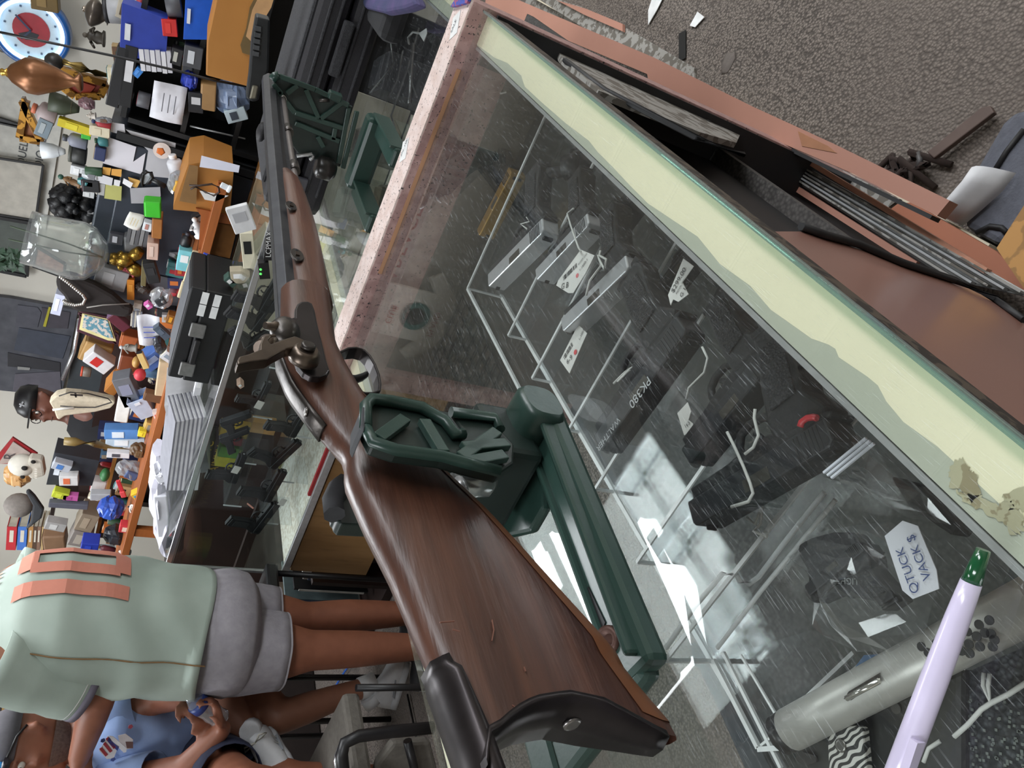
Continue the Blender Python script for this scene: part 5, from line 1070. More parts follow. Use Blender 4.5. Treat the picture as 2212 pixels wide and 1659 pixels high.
# ======================= PISTOLS AND THE ACRYLIC RACK =======================
gunb = mat('#26282c', .5, .1, sc=80, h2='#26282b', bump=.1); gunk = mat('#1b1c1f', .65, sc=90, amt=.3, bump=.2); steel = mat('#c9cbcf', .35, .6, sc=70, amt=.1); teal = mat('#2a4650', .5, sc=30, amt=.2)
strm = mat('#dcdcd8', .8); tagm = mat('#e2e0dc', .6)
def pistol(name, label, M_, R_, L=None, grip=1, slide=None, frame_m=None, th=.026, group=None, serr=True, plane=None, gripm=None, kind='auto'):
    """M_, R_: world points at the muzzle and at the slide's rear; grip=+-1 chooses the side the grip points to."""
    slide = slide or gunb; frame_m = frame_m or gunk; gripm = gripm or frame_m
    L = (R_-M_).length; ex = (R_-M_).normalized(); nz = V(plane) if plane else V((0,0,1)); ey = nz.cross(ex).normalized()*grip; nz = ex.cross(ey).normalized(); nz = nz if nz.z > 0 or plane else -nz
    t = thing(name, label, 'pistol', M_, group)
    def w(x,y,h=0): return M_+ex*(x*L)+ey*(y*L)+nz*h
    def pr_(nm, pts, h0, h1, m, bev=.0015): MB().prism([w(x,y,h0) for x,y in pts], nz*(h1-h0)).build(nm, m, t, bev=bev)
    if kind == 'auto':
        pr_('slide', ((0,.02),(0,.155),(.02,.175),(.97,.175),(1,.15),(1,.02)), 0, th, slide, .002)
        pr_('ejection_port', ((.42,.09),(.42,.16),(.60,.16),(.60,.09)), th-.001, th+.0006, mat('#55524c',.4,.5), .0004)
        for k in range(7 if serr else 0): pr_('serration', ((.79+k*.024,.04),(.79+k*.024,.165),(.80+k*.024,.165),(.80+k*.024,.04)), th-.001, th+.0005, mat('#1d1e20',.5), 0)
        pr_('frame', ((.04,.025),(.04,-.045),(.36,-.05),(.40,-.06),(.66,-.07),(.70,-.045),(.95,-.03),(1.04,.01),(1.02,.03)), .002, th-.002, frame_m)
        pr_('grip', ((.68,-.02),(.67,-.10),(.70,-.30),(.75,-.52),(.755,-.60),(.98,-.62),(1.01,-.56),(.95,-.35),(.93,-.18),(1.02,-.03),(.98,.01)), .001, th-.001, gripm, .003)
        pr_('grip_panel', ((.73,-.16),(.745,-.34),(.78,-.50),(.95,-.52),(.92,-.34),(.90,-.17)), th-.002, th+.0008, mat('#1a1b1d',.85,kind='weave',sc=500,h2='#303236',bump=.5), .0006)
        pr_('magazine_base', ((.74,-.60),(.74,-.64),(1.0,-.66),(1.0,-.60)), .003, th-.003, gunk)
        g_ = [w(x,y,th/2) for x,y in ((.38,-.05),(.385,-.14),(.42,-.20),(.50,-.225),(.60,-.215),(.66,-.17),(.69,-.12))]
        MB().tube(g_, .0035, 8).build('trigger_guard', frame_m, t)
        MB().tube([w(x,y,th/2) for x,y in ((.55,-.06),(.545,-.12),(.515,-.165))], .0026, 7).build('trigger', gunb, t)
        pr_('rear_sight', ((.92,.17),(.92,.195),(.96,.195),(.96,.17)), .006, th-.006, gunk, .0005); pr_('front_sight', ((.03,.17),(.03,.195),(.06,.175)), .010, th-.010, gunk, 0)
        MB().lathe(w(.01,.105,th/2),[(.0055,0),(.0055,.006),(.003,.006)],12,-ex).build('muzzle', mat('#77787a',.3,.8), t)
    else:
        MB().tube([w(.0,.11,th/2),w(.45,.11,th/2)], .0085, 12).build('barrel', slide, t); MB().tube([w(.38,.07,th/2),w(.62,.07,th/2)], .018, 12).build('cylinder', slide, t)
        pr_('frame', ((.35,.13),(.35,-.02),(.6,-.05),(.75,-.04),(.80,.10),(.7,.16)), .004, th-.004, frame_m)
        pr_('grip', ((.72,.06),(.66,-.06),(.74,-.40),(.92,-.52),(1.0,-.45),(.90,-.2),(.86,.05)), .002, th-.002, gripm, .004)
        MB().tube([w(x,y,th/2) for x,y in ((.42,-.03),(.44,-.16),(.54,-.20),(.65,-.12))], .003, 8).build('trigger_guard', frame_m, t)
        MB().tube([w(.56,-.04,th/2),w(.53,-.14,th/2)], .0025, 7).build('trigger', gunb, t)
    return t, w
def ptag(label, pl, z, strpts, lines=(), zz=None, redspot=None, dirp=None, size=.006):
    t = thing('price_tag', label, 'tag', PZ(*pl[0],z)); MB().prism([PZ(*p,z) for p in pl],(0,0,.0006)).build('card', tagm, t)
    if strpts: MB().tube([PZ(*p,z+.004) for p in strpts], .0011, 6).build('string', strm, t)
    for (pp_,s_,sz,dp) in lines:
        a = PZ(*pp_,z+.0009); b = PZ(*dp,z+.0009); r = (b-a).normalized(); text('lettering', s_, mat('#3a3a3c',.6), t, a, r, V((0,0,1)).cross(r), sz)
    if redspot: MB().lathe(PZ(*redspot,z+.0007),[(.0028,0),(.0028,.0003)],10).build('red_mark', mat('#d86a70',.6), t)
    return t
def bars(t, p0, p1, z, wd, n=14):
    a = PZ(*p0,z+.0009); b = PZ(*p1,z+.0009); s = V((0,0,1)).cross((b-a).normalized())*wd; random.seed(3)
    m = MB()
    for k in range(n):
        q = a.lerp(b,k/n); q2 = a.lerp(b,(k+random.choice((.35,.6,.75)))/n); m.add([q,q2,q2+s,q+s],[(0,1,2,3)])
    m.build('barcode', mat('#2a2a2c',.6), t)
ZP = .868
pz = lambda p,z=ZP: PZ(p[0],p[1],z)
# acrylic pistol rack: base plate, upright dividers with white sawn edges, long rails
rk = thing('acrylic_pistol_rack', 'clear acrylic stepped pistol rack inside the near counter case', 'stand', (.65,.28,.81))
YL = .447; YR = .150
acl = glass('#fcfdfd', .03, .45, .02)
acw = mat('#d4d6d6', .35, sc=90, amt=.15)
MB().box((.66,(YL+YR)/2,.808),(.74,YL-YR,.004)).build('base_plate', acl, rk)
MB().bar((.302,YL,.8085),(1.02,YL,.8085),.005,.005).build('base_edge', acw, rk)
MB().bar((.335,YL,.8705),(1.012,YL,.8705),.004,.004).build('top_edge', acw, rk)
tops = []
for a,b,tall in (((1011,625),(1078,641),1),((1095,720),(1131,733),0),((1147,813),(1185,825),0),((1227,927),(1250,933),0),((1282,1050),(1331,1063),1),((1374,1210),(1422,1218),0),((1433,1418),(1540,1428),2)):
    p = PY(*b,YL); q = PY(*a,YL); x = p.x; h = max(.012,q.z-.810); tops.append((x,q.z))
    MB().box((x,(YL+YR)/2,.810+h/2),(.0035,YL-YR,h)).build('divider', acr, rk)
    MB().box((x,(YL+YR)/2,.810+h),(.0038,YL-YR,.0022)).build('divider_edge', acw, rk)
    MB().box((x,YL,.810+h/2),(.0038,.0022,h)).build('divider_edge', acw, rk)
# scalloped end panel (notch for a barrel)
ex_ = tops[-1][0]
nt = [PX(*p,ex_) for p in (D4(880,1659),D4(1180,1230),D4(1330,1070),D4(1430,1080),D4(1465,1130),D4(1540,1145),D4(1600,1110),D4(1700,980),D4(2150,420),D4(2130,640),D4(1500,1420),D4(1300,1659))]
MB().tube([PX(*p,ex_) for p in (D4(880,1659),D4(1100,1340),D4(1330,1065),D4(1440,1072),D4(1462,1120),D4(1540,1148),D4(1620,1090),D4(1800,850),D4(2140,420))], .0024, 6).build('scalloped_edge', acw, rk)
MB().tube([PX(*p,ex_-.002) for p in (D4(1290,1659),D4(1640,1200),D4(2000,760),D4(2230,480))], .0022, 6).build('lower_edge', acw, rk)
# second tray nearer the camera
rk2 = thing('acrylic_tray', 'second clear acrylic tray in the near case, closest to the camera', 'stand', (.25,.3,.80))
for a,b,w_ in ((D3(520,800),D3(880,1500),.004),(D3(600,740),D3(1060,1659),.003),(D3(880,1510),D3(1120,1495),.004),(D3(740,760),D3(1040,1270),.002),(D3(1060,1290),D3(1640,740),.003),(D3(900,1480),D3(1780,760),.002)):
    MB().bar(PZ(*a,.815),PZ(*b,.815),w_,w_).build('tray_edge', acw, rk2)
MB().prism([PZ(*p,.812) for p in (D3(520,800),D3(880,1500),D3(1120,1495),D3(1780,760),D3(1300,560))],(0,0,-.002)).build('tray_floor', acl, rk2)
gshelf = thing('glass_shelf', 'inner glass shelf of the near counter case holding the racks', 'shelf', (.4,.36,.80))
MB().box((.42,.39,.801),(1.40,.50,.005)).build('pane', glass('#fafdfc',.01,.3,.01), gshelf)
# pistols in the near case
pistol('pistol','dark teal pistol with a knotted white string, furthest in the near case', pz((1030,372),.83), pz((1088,238),.83), grip=1, slide=teal, frame_m=teal, gripm=teal)
pistol('pistol','black pistol with gold-coloured slide bars in the near case', pz((1060,505),.845), pz((1130,370),.845), grip=-1, slide=mat('#c09a5a',.3,.7), frame_m=gunk)
pistol('pistol','pistol with a bright ribbed silver slide and black grip, the further of two', pz((1086,598),.85), pz((1206,478),.85), grip=-1, slide=steel)
pistol('pistol','pistol with a silver slide partly under a tied price tag', pz((1192,590),.86), pz((1306,470),.86), grip=-1, slide=steel)
pistol('pistol','black revolver with a thick ribbed frame beside the cream rail', pz((1180,372),.85), pz((1330,345),.80), grip=-1, slide=gunb, kind='rev', th=.03)
pistol('pistol','large flat black pistol under the cream rail, half hidden', pz((1330,520),.845), pz((1420,400),.845), grip=-1, slide=gunb)
pistol('pistol','compact black pistol with a short bright steel slide', pz((1250,695),.87), pz((1392,560),.87), grip=-1, slide=steel, serr=False)
t, w = pistol('pistol','black pistol lettered PK380 along its slide', pz((1322,945)), pz((1502,690)), grip=-1)
rgt = (w(.0,0)-w(1,0)).normalized()
text('lettering', 'PK380', mat('#c8cacc',.5), t, w(.62,.13,.0268), rgt, V((0,0,1)).cross(rgt), .0135); text('lettering', 'WALTHER', mat('#a8aaac',.5), t, w(.27,.12,.0268), rgt, V((0,0,1)).cross(rgt), .0095)
pistol('pistol','black pistol with an oval trigger guard beside the $299 tag', pz((1515,975)), pz((1700,745)), grip=-1)
pistol('pistol','big black pistol with a looped grey wire, nearest the plastic bag', pz((1540,1085),.882), pz((1838,905),.882), grip=-1, th=.030)
pistol('pistol','black pistol half hidden under the middle of the cream rail', pz((1450,640),.83), pz((1545,520),.83), grip=-1)
one(MB().tube([PZ(*C2(*p),.915) for p in ((895,1150),(905,1120),(935,1098),(970,1092),(995,1098))],.0025,6),'red_clip',mat('#c03038',.4),'small bright red arc of plastic on the big black pistol','clip')
# tags and strings
a = ptag('white barcode price tag tied across the two silver-slide pistols',[B2(*p) for p in ((1310,515),(1420,560),(1350,700),(1250,860),(1210,860),(1115,800),(1130,760))],.888,[B2(*p) for p in ((1250,185),(1200,225),(1230,330),(1290,500),(1310,530))],((B2(1150,830),'G B',.010,B2(1260,800)),(B2(1300,690),'1-1660-1',.005,B2(1390,560)),(B2(1290,640),'RUGER USA',.0035,B2(1380,520))),redspot=B2(1280,720)); bars(a,B2(1170,760),B2(1280,650),.888,.006)
a = ptag('long white barcode tag lying on the rack beside the bright steel slide',[B2(*p) for p in ((1290,1110),(1360,1180),(1220,1500),(1145,1395))],.885,None,((B2(1200,1430),'6-9',.009,B2(1260,1360)),(B2(1300,1240),'1-1001',.005,B2(1330,1170)),)); bars(a,B2(1180,1390),B2(1250,1270),.885,.006,12)
MB().lathe(PZ(*B2(1265,1330),.886),[(.003,0),(.003,.0004)],10).build('red_mark', mat('#d84a50',.6), a)
ptag('price tag reading $299.00 beside the cream rail',[C2(*p) for p in ((210,160),(270,205),(205,300),(240,370),(180,415),(150,400),(135,435),(120,375))],.91,None,((C2(150,365),'$299.00',.0075,C2(190,290)),(C2(200,390),'G 165',.006,C2(225,340)),(C2(170,372),'PISTOL 380',.003,C2(215,290))))
ptag('small torn white tag between two black pistols',[C2(*p) for p in ((235,1005),(255,1060),(240,1110),(265,1130),(270,1165),(215,1200),(175,1070))],.89,[C2(*p) for p in ((318,680),(350,745),(330,830),(240,920),(225,985))],((C2(220,1160),'165',.005,C2(260,1120)),))
ptag('narrow pale tag on the teal pistol',[B1(*p) for p in ((380,1225),(430,1240),(345,1510),(320,1530),(305,1500))],.86,[B1(*p) for p in ((640,935),(600,960),(510,1040),(470,1150),(440,1290),(420,1230))],((B1(340,1440),'Y-0752',.005,B1(390,1270)),))
for lab,pts,z in (('white string looped through a trigger guard of the third pistol row',[B2(*p) for p in ((890,190),(865,240),(900,290),(830,310),(880,350))],.875),('white string knot on the pistol grip behind the barcode tag',[B2(*p) for p in ((1465,520),(1455,560),(1510,590),(1495,670),(1440,560),(1470,640),(1380,760),(1350,880))],.905),('white string tied round the PK380 trigger guard',[B2(*p) for p in ((1570,1580),(1640,1510),(1720,1440),(1660,1490),(1600,1560),(1700,1470))],.90),('white string hanging by the oval trigger guard',[C2(*p) for p in ((630,1045),(625,1100),(650,1200),(620,1270),(570,1310)) ],.915),('grey wire loop hanging over the big black pistol',[C2(*p) for p in ((465,1180),(510,1270),(560,1380),(600,1480),(618,1540),(590,1590),(490,1620))],.918),('white string curled on the acrylic rack',[C3(*p) for p in ((580,160),(630,200),(680,70),(660,200),(620,240),(700,275))],.87),('curved clear tube hook at the far end of the near case',[B1(*p) for p in ((665,590),(640,700),(670,745),(710,735))],.90)):
    one(MB().tube([PZ(*p,z) for p in pts],.0013,6),'string',strm,lab,'string')
# curled bright paper
cp = MB(); rg = []
for a,b,h in ((B2(70,60),B2(0,250),.03),(B2(125,110),B2(40,330),.0),(B2(230,330),B2(130,530),.02),(B2(285,420),B2(180,715),.05)):
    P0 = PZ(*a,.80+h*.3); P1 = PZ(*b,.80+h*.3); rg.append([P0.lerp(P1,k/5)+V((0,0,h*math.sin(math.pi*k/5)*.5)) for k in range(6)])
cp.loft(rg,False,True,False)
one(cp,'glossy_paper',mat('#f2f6f6',.15,emit=0,coat=1),'bright curled sheet of glossy white paper in the near case','paper',solid=.0008)
one(MB().prism([PZ(*p,.80) for p in (B2(120,110),B2(340,180),B2(330,380),B2(280,420),B2(230,320))],(0,0,-.001)),'grey_sheet',mat('#b4bab8',.4),'pale grey plastic sheet beside the curled glossy paper','sheet')
# silver long pistol, grip panel, checkered case in the corner nearest the camera
lg = thing('long_silver_pistol','large pistol with long silver vented shroud, in the corner nearest the camera','pistol',PZ(1900,1480,.84))
a = PZ(*D3(1060,1390),.858); b = PZ(*C3(2300,640),.858); d = (b-a).normalized()
MB().tube([a,a+d*.012],.0145,20).build('muzzle_ring',blackm,lg)
MB().tube([a+d*.010,a+d*.06,a+d*.12,b],.0150,24).build('shroud',mat('#b5b3ae',.4,.3,sc=80,amt=.08),lg)
MB().lathe(a+d*.0105,[(.0125,0),(.0125,-.001)],16,d).build('muzzle_face',mat('#d6d3cd',.5),lg)
q = [PZ(*D3(*p),.8745) for p in ((1560,1110),(1600,1050),(1850,900),(1850,960),(1620,1120))]
MB().prism(q,(0,0,.0004)).build('ejection_port',mat('#7b7874',.2,.9),lg)
MB().tube([PZ(*D3(1580,1105),.876),PZ(*D3(1840,965),.876)],.002,8).build('steel_rod',mat('#e8e6e0',.2,.9),lg)
for p in ((1950,790),(1985,840),(1935,860),(1890,905),(1955,920),(1895,960),(2020,845),(2010,765),(1845,945),(2030,920),(1610,920),(1650,955),(1880,830),(2040,880),(1700,900)):
    c_ = PZ(*C3(*p),.8725); MB().lathe(c_,[(.0028,0),(.0028,.0008)],12).build('vent_hole',mat('#2c2c2c',.6),lg)
MB().prism([PZ(*D3(*p),.842) for p in ((1120,1500),(1500,1340),(1900,1130),(2212,980),(2500,860),(2500,1900),(1900,1900),(1250,1700))],(0,0,-.02)).build('frame',mat('#33332f',.6,sc=60,h2='#2a2a2a'),lg,bev=.004)
MB().prism([PZ(*D3(*p),.8445) for p in ((1165,1590),(1230,1530),(1330,1560),(1340,1610),(1260,1640))],(0,0,-.002)).build('trigger_opening',mat('#3d3a38',.7),lg)
MB().lathe(PZ(*D3(1980,1185),.8425),[(.0035,0),(.0035,.0012)],14).build('screw',mat('#6a6864',.4,.6),lg)
gp2 = thing('grip_panel','black and white chevron-patterned grip panel, bottom edge','grip panel',PZ(*D3(1580,1500),.846))
MB().prism([PZ(*D3(*p),.856) for p in ((1425,1440),(1460,1370),(1540,1325),(1660,1320),(1705,1340),(1735,1659),(1745,1900),(1440,1900),(1435,1659))],(0,0,-.008)).build('panel',mat('#c4c2bc',.5,kind='zig',sc=75,h2='#2a2a28'),gp2,bev=.0015)
MB().lathe(PZ(*D3(1535,1480),.8562),[(.0045,0),(.0045,.0008),(.003,.0009)],14).build('screw_ring',mat('#8a8884',.3,.8),gp2)
ck2 = thing('checkered_grip','black checkered rubber with pale flecks, bottom right corner of the case','grip',PZ(2150,1550,.83))
MB().prism([PZ(*C3(*p),.834) for p in ((1810,1100),(2260,900),(2400,1000),(2400,1800),(1900,1800),(1760,1500))],(0,0,-.012)).build('pad',mat('#1f2226',.8,kind='weave',sc=260,h2='#4a4e52',bump=.6),ck2)
fl = MB(); random.seed(11)
for k in range(90):
    q = PZ(*C3(random.uniform(1840,2212),random.uniform(1230,1634)),.8348); fl.box(q,(.0016,.0016,.0004),(.7,.7,0),(-.7,.7,0))
fl.build('pale_fleck',mat('#6c726e',.7),ck2)['kind'] = 'stuff'
one(MB().tube([PZ(*C3(*p),.842) for p in ((1800,1450),(1880,1380),(1960,1290),(2020,1250),(2120,1200),(2260,1110))],.0016,6),'string',strm,'white twisted string lying over the checkered rubber','string')
one(MB().tube([PZ(*C3(*p),.842) for p in ((1975,1075),(1970,1150),(2015,1250),(2000,1150),(2010,1080))],.0014,6),'string',strm,'frayed white string knot end above the checkered rubber','string')
one(MB().tube([PZ(*C3(*p),.842) for p in ((1620,1600),(1650,1520),(1720,1475))],.0014,6),'string',strm,'short white string end beside the white pen','string')
one(MB().prism([PZ(*C3(*p),.835) for p in ((1150,1130),(1270,970),(1360,965),(1360,1010),(1290,1080),(1190,1130))],(0,0,-.003)),'blue_plastic',mat('#3a6a9a',.3),'translucent blue plastic wedge beside the silver shroud','plastic')
one(MB().prism([PZ(*p,.55) for p in (B4(2212,840),C3(250,900),C3(330,980),C3(440,1100),C3(560,1320),C3(700,1600),C3(760,1700),C3(600,1700),C3(420,1300),C3(300,1050))],(0,0,-.01)),'dark_mat',mat('#2a2d33',.8),'dark grey mat edge below the glass shelf','mat')
# plastic bags
def plbag(label, pl, z, hz=.02, seed=1):
    random.seed(seed); t = thing('clear_plastic_bag', label, 'bag', PZ(*pl[0],z)); P = [PZ(*p,z) for p in pl]; c = sum(P,V((0,0,0)))/len(P); rg = []
    for k,s in enumerate((1,.8,.6,.4,.2,.05)):
        rg.append([c+(p-c)*s+V((0,0,(hz*(1-s*s))+random.uniform(-.006,.006))) for p in P])
    MB().loft(rg,False,False).build('film', glass('#fafbfc',.14,1.8,.035), t); return t
t = plbag('clear zip bag holding a small black pistol, with handwritten label',[C3(*p) for p in ((800,390),(960,260),(1200,215),(1400,180),(1600,290),(1700,330),(1700,600),(1650,840),(1400,950),(1200,950),(1060,860),(960,800),(1000,600),(900,460))],.885,.018)
MB().prism([PZ(*C3(*p),.905) for p in ((1395,270),(1500,180),(1590,210),(1640,330),(1700,470),(1715,580),(1560,640),(1500,590))],(0,0,.0006)).build('white_label', mat('#d5d5dc',.5), t)
for s_,p0,p1,sz in (('QTUCK',C3(1490,300),C3(1600,600),.0080),('VACK $',C3(1570,270),C3(1670,520),.0080)):
    a = PZ(*p0,.9068); b = PZ(*p1,.9068); r = (a-b).normalized(); text('handwriting', s_, mat('#3a4a7a',.6), t, b, r, V((0,0,1)).cross(r), sz)
t2, w = pistol('pistol','small black pistol inside the clear zip bag', PZ(*C3(1080,640),.875), PZ(*C3(1400,380),.875), grip=1, th=.022)
one(MB().prism([PZ(*C3(*p),.872) for p in ((980,330),(1060,290),(1180,260),(1310,260),(1380,420),(1500,600),(1440,660),(1200,620),(1060,680),(1040,480),(990,400))],(0,0,.02)),'black_holster',mat('#202226',.55,sc=60,bump=.3),'black moulded holster lying in the clear zip bag','holster',bev=.004)
text('lettering','LIGHTWIN',mat('#8f9290',.5),bpy.data.objects['black_holster'],PZ(*C3(1235,520),.8935),(PZ(*C3(1135,515),.89)-PZ(*C3(1235,520),.89)),V((0,0,1)).cross(PZ(*C3(1135,515),.89)-PZ(*C3(1235,520),.89)),.006)
t3 = plbag('second clear zip bag with a bright zip strip, under the cream rail',[D5(*p) for p in ((520,660),(640,590),(900,420),(1050,560),(1250,760),(1500,1000),(1600,1200),(1300,1150),(1000,950),(800,900),(680,840))],.89,.014,5)
for k in range(3): MB().bar(PZ(*D5(650+k*30,800+k*20),.907),PZ(*D5(980+k*30,530+k*20),.907),.0016,.002).build('zip_ridge', mat('#e8eaf4',.2), t3)
MB().prism([PZ(*D5(*p),.88) for p in ((1150,820),(1400,900),(1700,1200),(1650,1300),(1300,1060))],(0,0,-.02)).build('dark_contents', gunk, t3, bev=.003)
# pistols in the far case (standing on the risers, muzzles down the aisle)
FP = [((455,560),(470,640),-1),((590,570),(575,640),1),((600,660),(570,700),1),((560,745),(548,715),1)]
for k,(p0,p1,x,g,l) in enumerate((((600,590),(566,650),2.34,1,'black pistol at the near end of the upper riser of the far case'),((596,632),(552,690),2.34,1,'black pistol with a square slide, second on the upper riser'),((590,700),(540,735),2.34,1,'grey-gripped pistol beside the hammer of the rifle, in the far case'),((575,820),(555,862),2.36,1,'black pistol in the middle of the upper riser under a white tag'),((545,900),(492,918),2.34,-1,'black pistol grip-up in the far case, fourth along'),((540,935),(490,952),2.34,-1,'black pistol grip-up in the far case, fifth along'),((520,975),(496,1035),2.34,1,'long black pistol at the left of the upper riser'),((660,870),(622,935),2.30,1,'black pistol on the lower riser behind the rifle wrist'),((640,945),(592,990),2.30,1,'black pistol with a banded grip on the lower riser'),((605,1010),(568,1075),2.30,1,'black pistol low in the far case above the plush roll'),((590,1080),(552,1130),2.30,1,'grey pistol at the left end of the lower riser'))):
    A0 = PX(*p0,x); B0 = PX(*p1,x); pistol('pistol', l, A0, B0+(B0-A0)*.25 if (B0-A0).length < .14 else B0, grip=g, plane=(-1,0,0), th=.024, group='pistols in the far show case')
for lab,p_ in (('white hanging tag in the far case beside the hammer',(582,705)),('white price card on the upper riser, left half',(510,1015)),('small white card low in the far case',(610,1085)),('white crumpled tag on the middle far-case pistol',(560,875))):
    q = PX(*p_,2.27); one(MB().box(q,(.001,.034,.024),(1,0,0),(0,1,.2),(0,-.2,1)),'display_tag',tagm,lab,'tag')
one(MB().prism([PX(*A2(*p),2.20) for p in ((460,455),(525,450),(525,600),(440,600))],(.03,0,0)),'black_carton',blackm,'small black carton with white lettering seen past the rifle breech','carton')
text('lettering','LCPMAX',whitem,bpy.data.objects['black_carton'],PX(*A2(497,575),2.198),(PX(*A2(500,480),2.2)-PX(*A2(497,575),2.2)),(-PX(*A2(560,575),2.2)+PX(*A2(497,575),2.2)),.022)
one(MB().prism([PX(*A2(*p),2.20) for p in ((395,625),(480,615),(495,745),(410,750))],(.03,0,0)),'black_carton',blackm,'small black carton with two green dots seen past the rifle breech','carton')
for k in range(2): MB().ball(PX(*A2(417,672+k*35),2.198),.004,8).build('green_dot',mat('#58d860',.4,emit=1),bpy.data.objects['black_carton.001'])
# ======================= PEOPLE =======================
HF = V((RF.x,RF.y,0)).normalized(); HR = V((RR.x,RR.y,0)).normalized()
def PH(x,y,D): d = ray(x,y); return O + d*(D/d.dot(HF))
skin1 = mat('#75493a', .5, sc=30, amt=.15); skin2 = mat('#8f5a44', .5, sc=30, amt=.18); skin3 = mat('#9a6a54', .5, sc=30, amt=.15); hairm = mat('#231c1a', .8, sc=120)
def limb(mb, pts, rad, flat=1.0, up=(0,0,1), n=14):
    mb.tube(pts, rad, n, flat, up)
    for p,r in ((pts[0],rad[0]),(pts[-1],rad[-1])): mb.ball(p, r*.98, 10)
def remesh(o, vox=.010, sm=6):
    md = o.modifiers.new('r','REMESH'); md.mode = 'VOXEL'; md.voxel_size = vox; md.use_smooth_shade = True
    s = o.modifiers.new('s','SMOOTH'); s.iterations = sm; s.factor = .5
    return o
def hand(mb, wr, d, pn, k=1.0, curl=.5, side=1):
    """wr wrist, d pointing direction, pn palm normal; four unequal fingers and a thumb off the palm side"""
    d = d.normalized(); pn = (pn-d*pn.dot(d)).normalized(); s = d.cross(pn)*side
    mb.box(wr+d*.045*k, (.085*k,.075*k,.028*k), d, s, pn)
    mb.tube([wr-d*.02,wr+d*.02],[.027*k,.026*k],10,.75,pn)
    for i,l in enumerate((.075,.084,.078,.060)):
        b = wr+d*.085*k+s*((-1.5+i)*.0195*k); c1 = b+(d*.9+pn*.35*curl)*(l*.48*k); c2 = c1+(d*(.75-.7*curl)+pn*(.4+.7*curl))*(l*.36*k); c3 = c2+(d*(.4-.9*curl)+pn*(.6+.5*curl))*(l*.26*k)
        mb.tube([b-d*.02,b,c1,c2,c3],[.0095*k,.0095*k,.009*k,.0085*k,.0068*k],8)
    b = wr+d*.022*k-s*.032*k; mb.tube([b+s*.01,b-s*.022*k+d*.022*k,b-s*.030*k+d*.050*k+pn*.012*k,b-s*.020*k+d*.070*k+pn*.024*k],[.013*k,.012*k,.0105*k,.008*k],8)
def head(t, mb, c, f, up, sk, r=.085, hair=None):
    f = (f-up*f.dot(up)).normalized(); l = up.cross(f)
    def w(a,b,h): return c+f*(a*r)+l*(b*r)+up*(h*r)
    rings = []
    for h,a,b,off in ((-1.35,.35,.35,.18),(-1.2,.55,.48,.15),(-.95,.78,.62,.08),(-.6,.92,.76,.03),(-.2,1.0,.84,0),(.25,1.06,.88,-.03),(.65,1.0,.84,-.06),(.98,.78,.66,-.06),(1.2,.45,.4,-.05),(1.28,.1,.1,-.05)):
        rings.append(ellring(w(off,0,h), f, l, r*a, r*b, 18))
    mb.loft(rings)
    mb.tube([w(.92,0,.15),w(1.12,0,-.12),w(1.30,0,-.36),w(1.05,0,-.48)],[.13*r,.17*r,.22*r,.14*r],8)           # nose
    mb.tube([w(.95,-.26,-.74),w(1.06,0,-.70),w(.95,.26,-.74)],[.08*r,.11*r,.08*r],7)                            # lips
    mb.tube([w(.95,-.24,-.86),w(1.04,0,-.88),w(.95,.24,-.86)],[.08*r,.11*r,.08*r],7)
    mb.ball(w(.85,0,-1.12), .24*r, 8)
    mb.tube([w(.98,-.6,.28),w(1.1,0,.24),w(.98,.6,.28)],[.1*r,.14*r,.1*r],8)                                    # brow
    for s in (-1,1): mb.tube([w(-.05,s*.86,.2),w(-.12,s*1.02,.0),w(-.02,s*.95,-.35)],[.14*r,.17*r,.10*r],7); mb.ball(w(.80,s*.45,-.35),.22*r,8)
    for s in (-1,1):
        MB().ball(w(.94,s*.34,.06), .13*r, 10).build('eye', mat('#d8d2ca',.2), t); MB().ball(w(1.05,s*.34,.06), .055*r, 8).build('pupil', mat('#1c1412',.2), t)
    MB().tube([w(1.05,-.24,-.80),w(1.12,0,-.79),w(1.05,.24,-.80)],.02*r,6).build('mouth_line', mat('#4a2822',.6), t)
    return w
def shoe(t, heel, toe, up, name='shoe', m=None, letter=None, side=1):
    m = m or mat('#d9dadd', .6, sc=60, amt=.1); d = (toe-heel); L = d.length; d.normalize(); up = (up-d*up.dot(d)).normalized(); s = d.cross(up)
    sole = []; upper = []
    for x,w_,h in ((0,.026,.05),(.12,.034,.075),(.3,.036,.085),(.45,.038,.075),(.62,.044,.055),(.8,.045,.045),(.94,.034,.036),(1,.018,.026)):
        c = heel+d*(x*L); sole.append(ellring(c+up*.012,s,up,w_*1.08,.016,14,4)); upper.append(ellring(c+up*(.018+h/2),s,up,w_,h/2+.008,14,2.6))
    u = MB().loft(upper).build(name, m, t); MB().loft(sole).build('sole', mat('#c6c8cc',.6,sc=40,amt=.25), t)
    MB().tube([heel+d*(.02*L)+up*.085,heel+d*(.14*L)+up*.115],[.036,.034],14).build('collar', m, t)
    for k in range(5):
        c = heel+d*((.36+.075*k)*L)+up*(.098-.011*k); MB().tube([c-s*.024-up*.008,c+up*.006,c+s*.024-up*.008],.0038,6).build('lace', mat('#eceade',.8), t)
    c = heel+d*(.34*L)+up*.105
    for q in (-1,1): MB().tube([c,c+s*q*.03+up*.02,c+s*q*.045-up*.0,c],.0032,6).build('lace', mat('#eceade',.8), t)
    for q in (-1,1):
        MB().bar(heel+d*(.25*L)+s*q*.038+up*.03,heel+d*(.6*L)+s*q*.043+up*.045,.003,.012,s).build('side_stripe', mat('#9fa3aa',.6), t)
    if letter:
        text('lettering', letter, mat('#c8cac4',.5), t, heel+d*(.28*L)+s*side*.0405+up*.032, d*(-side), up, .05)
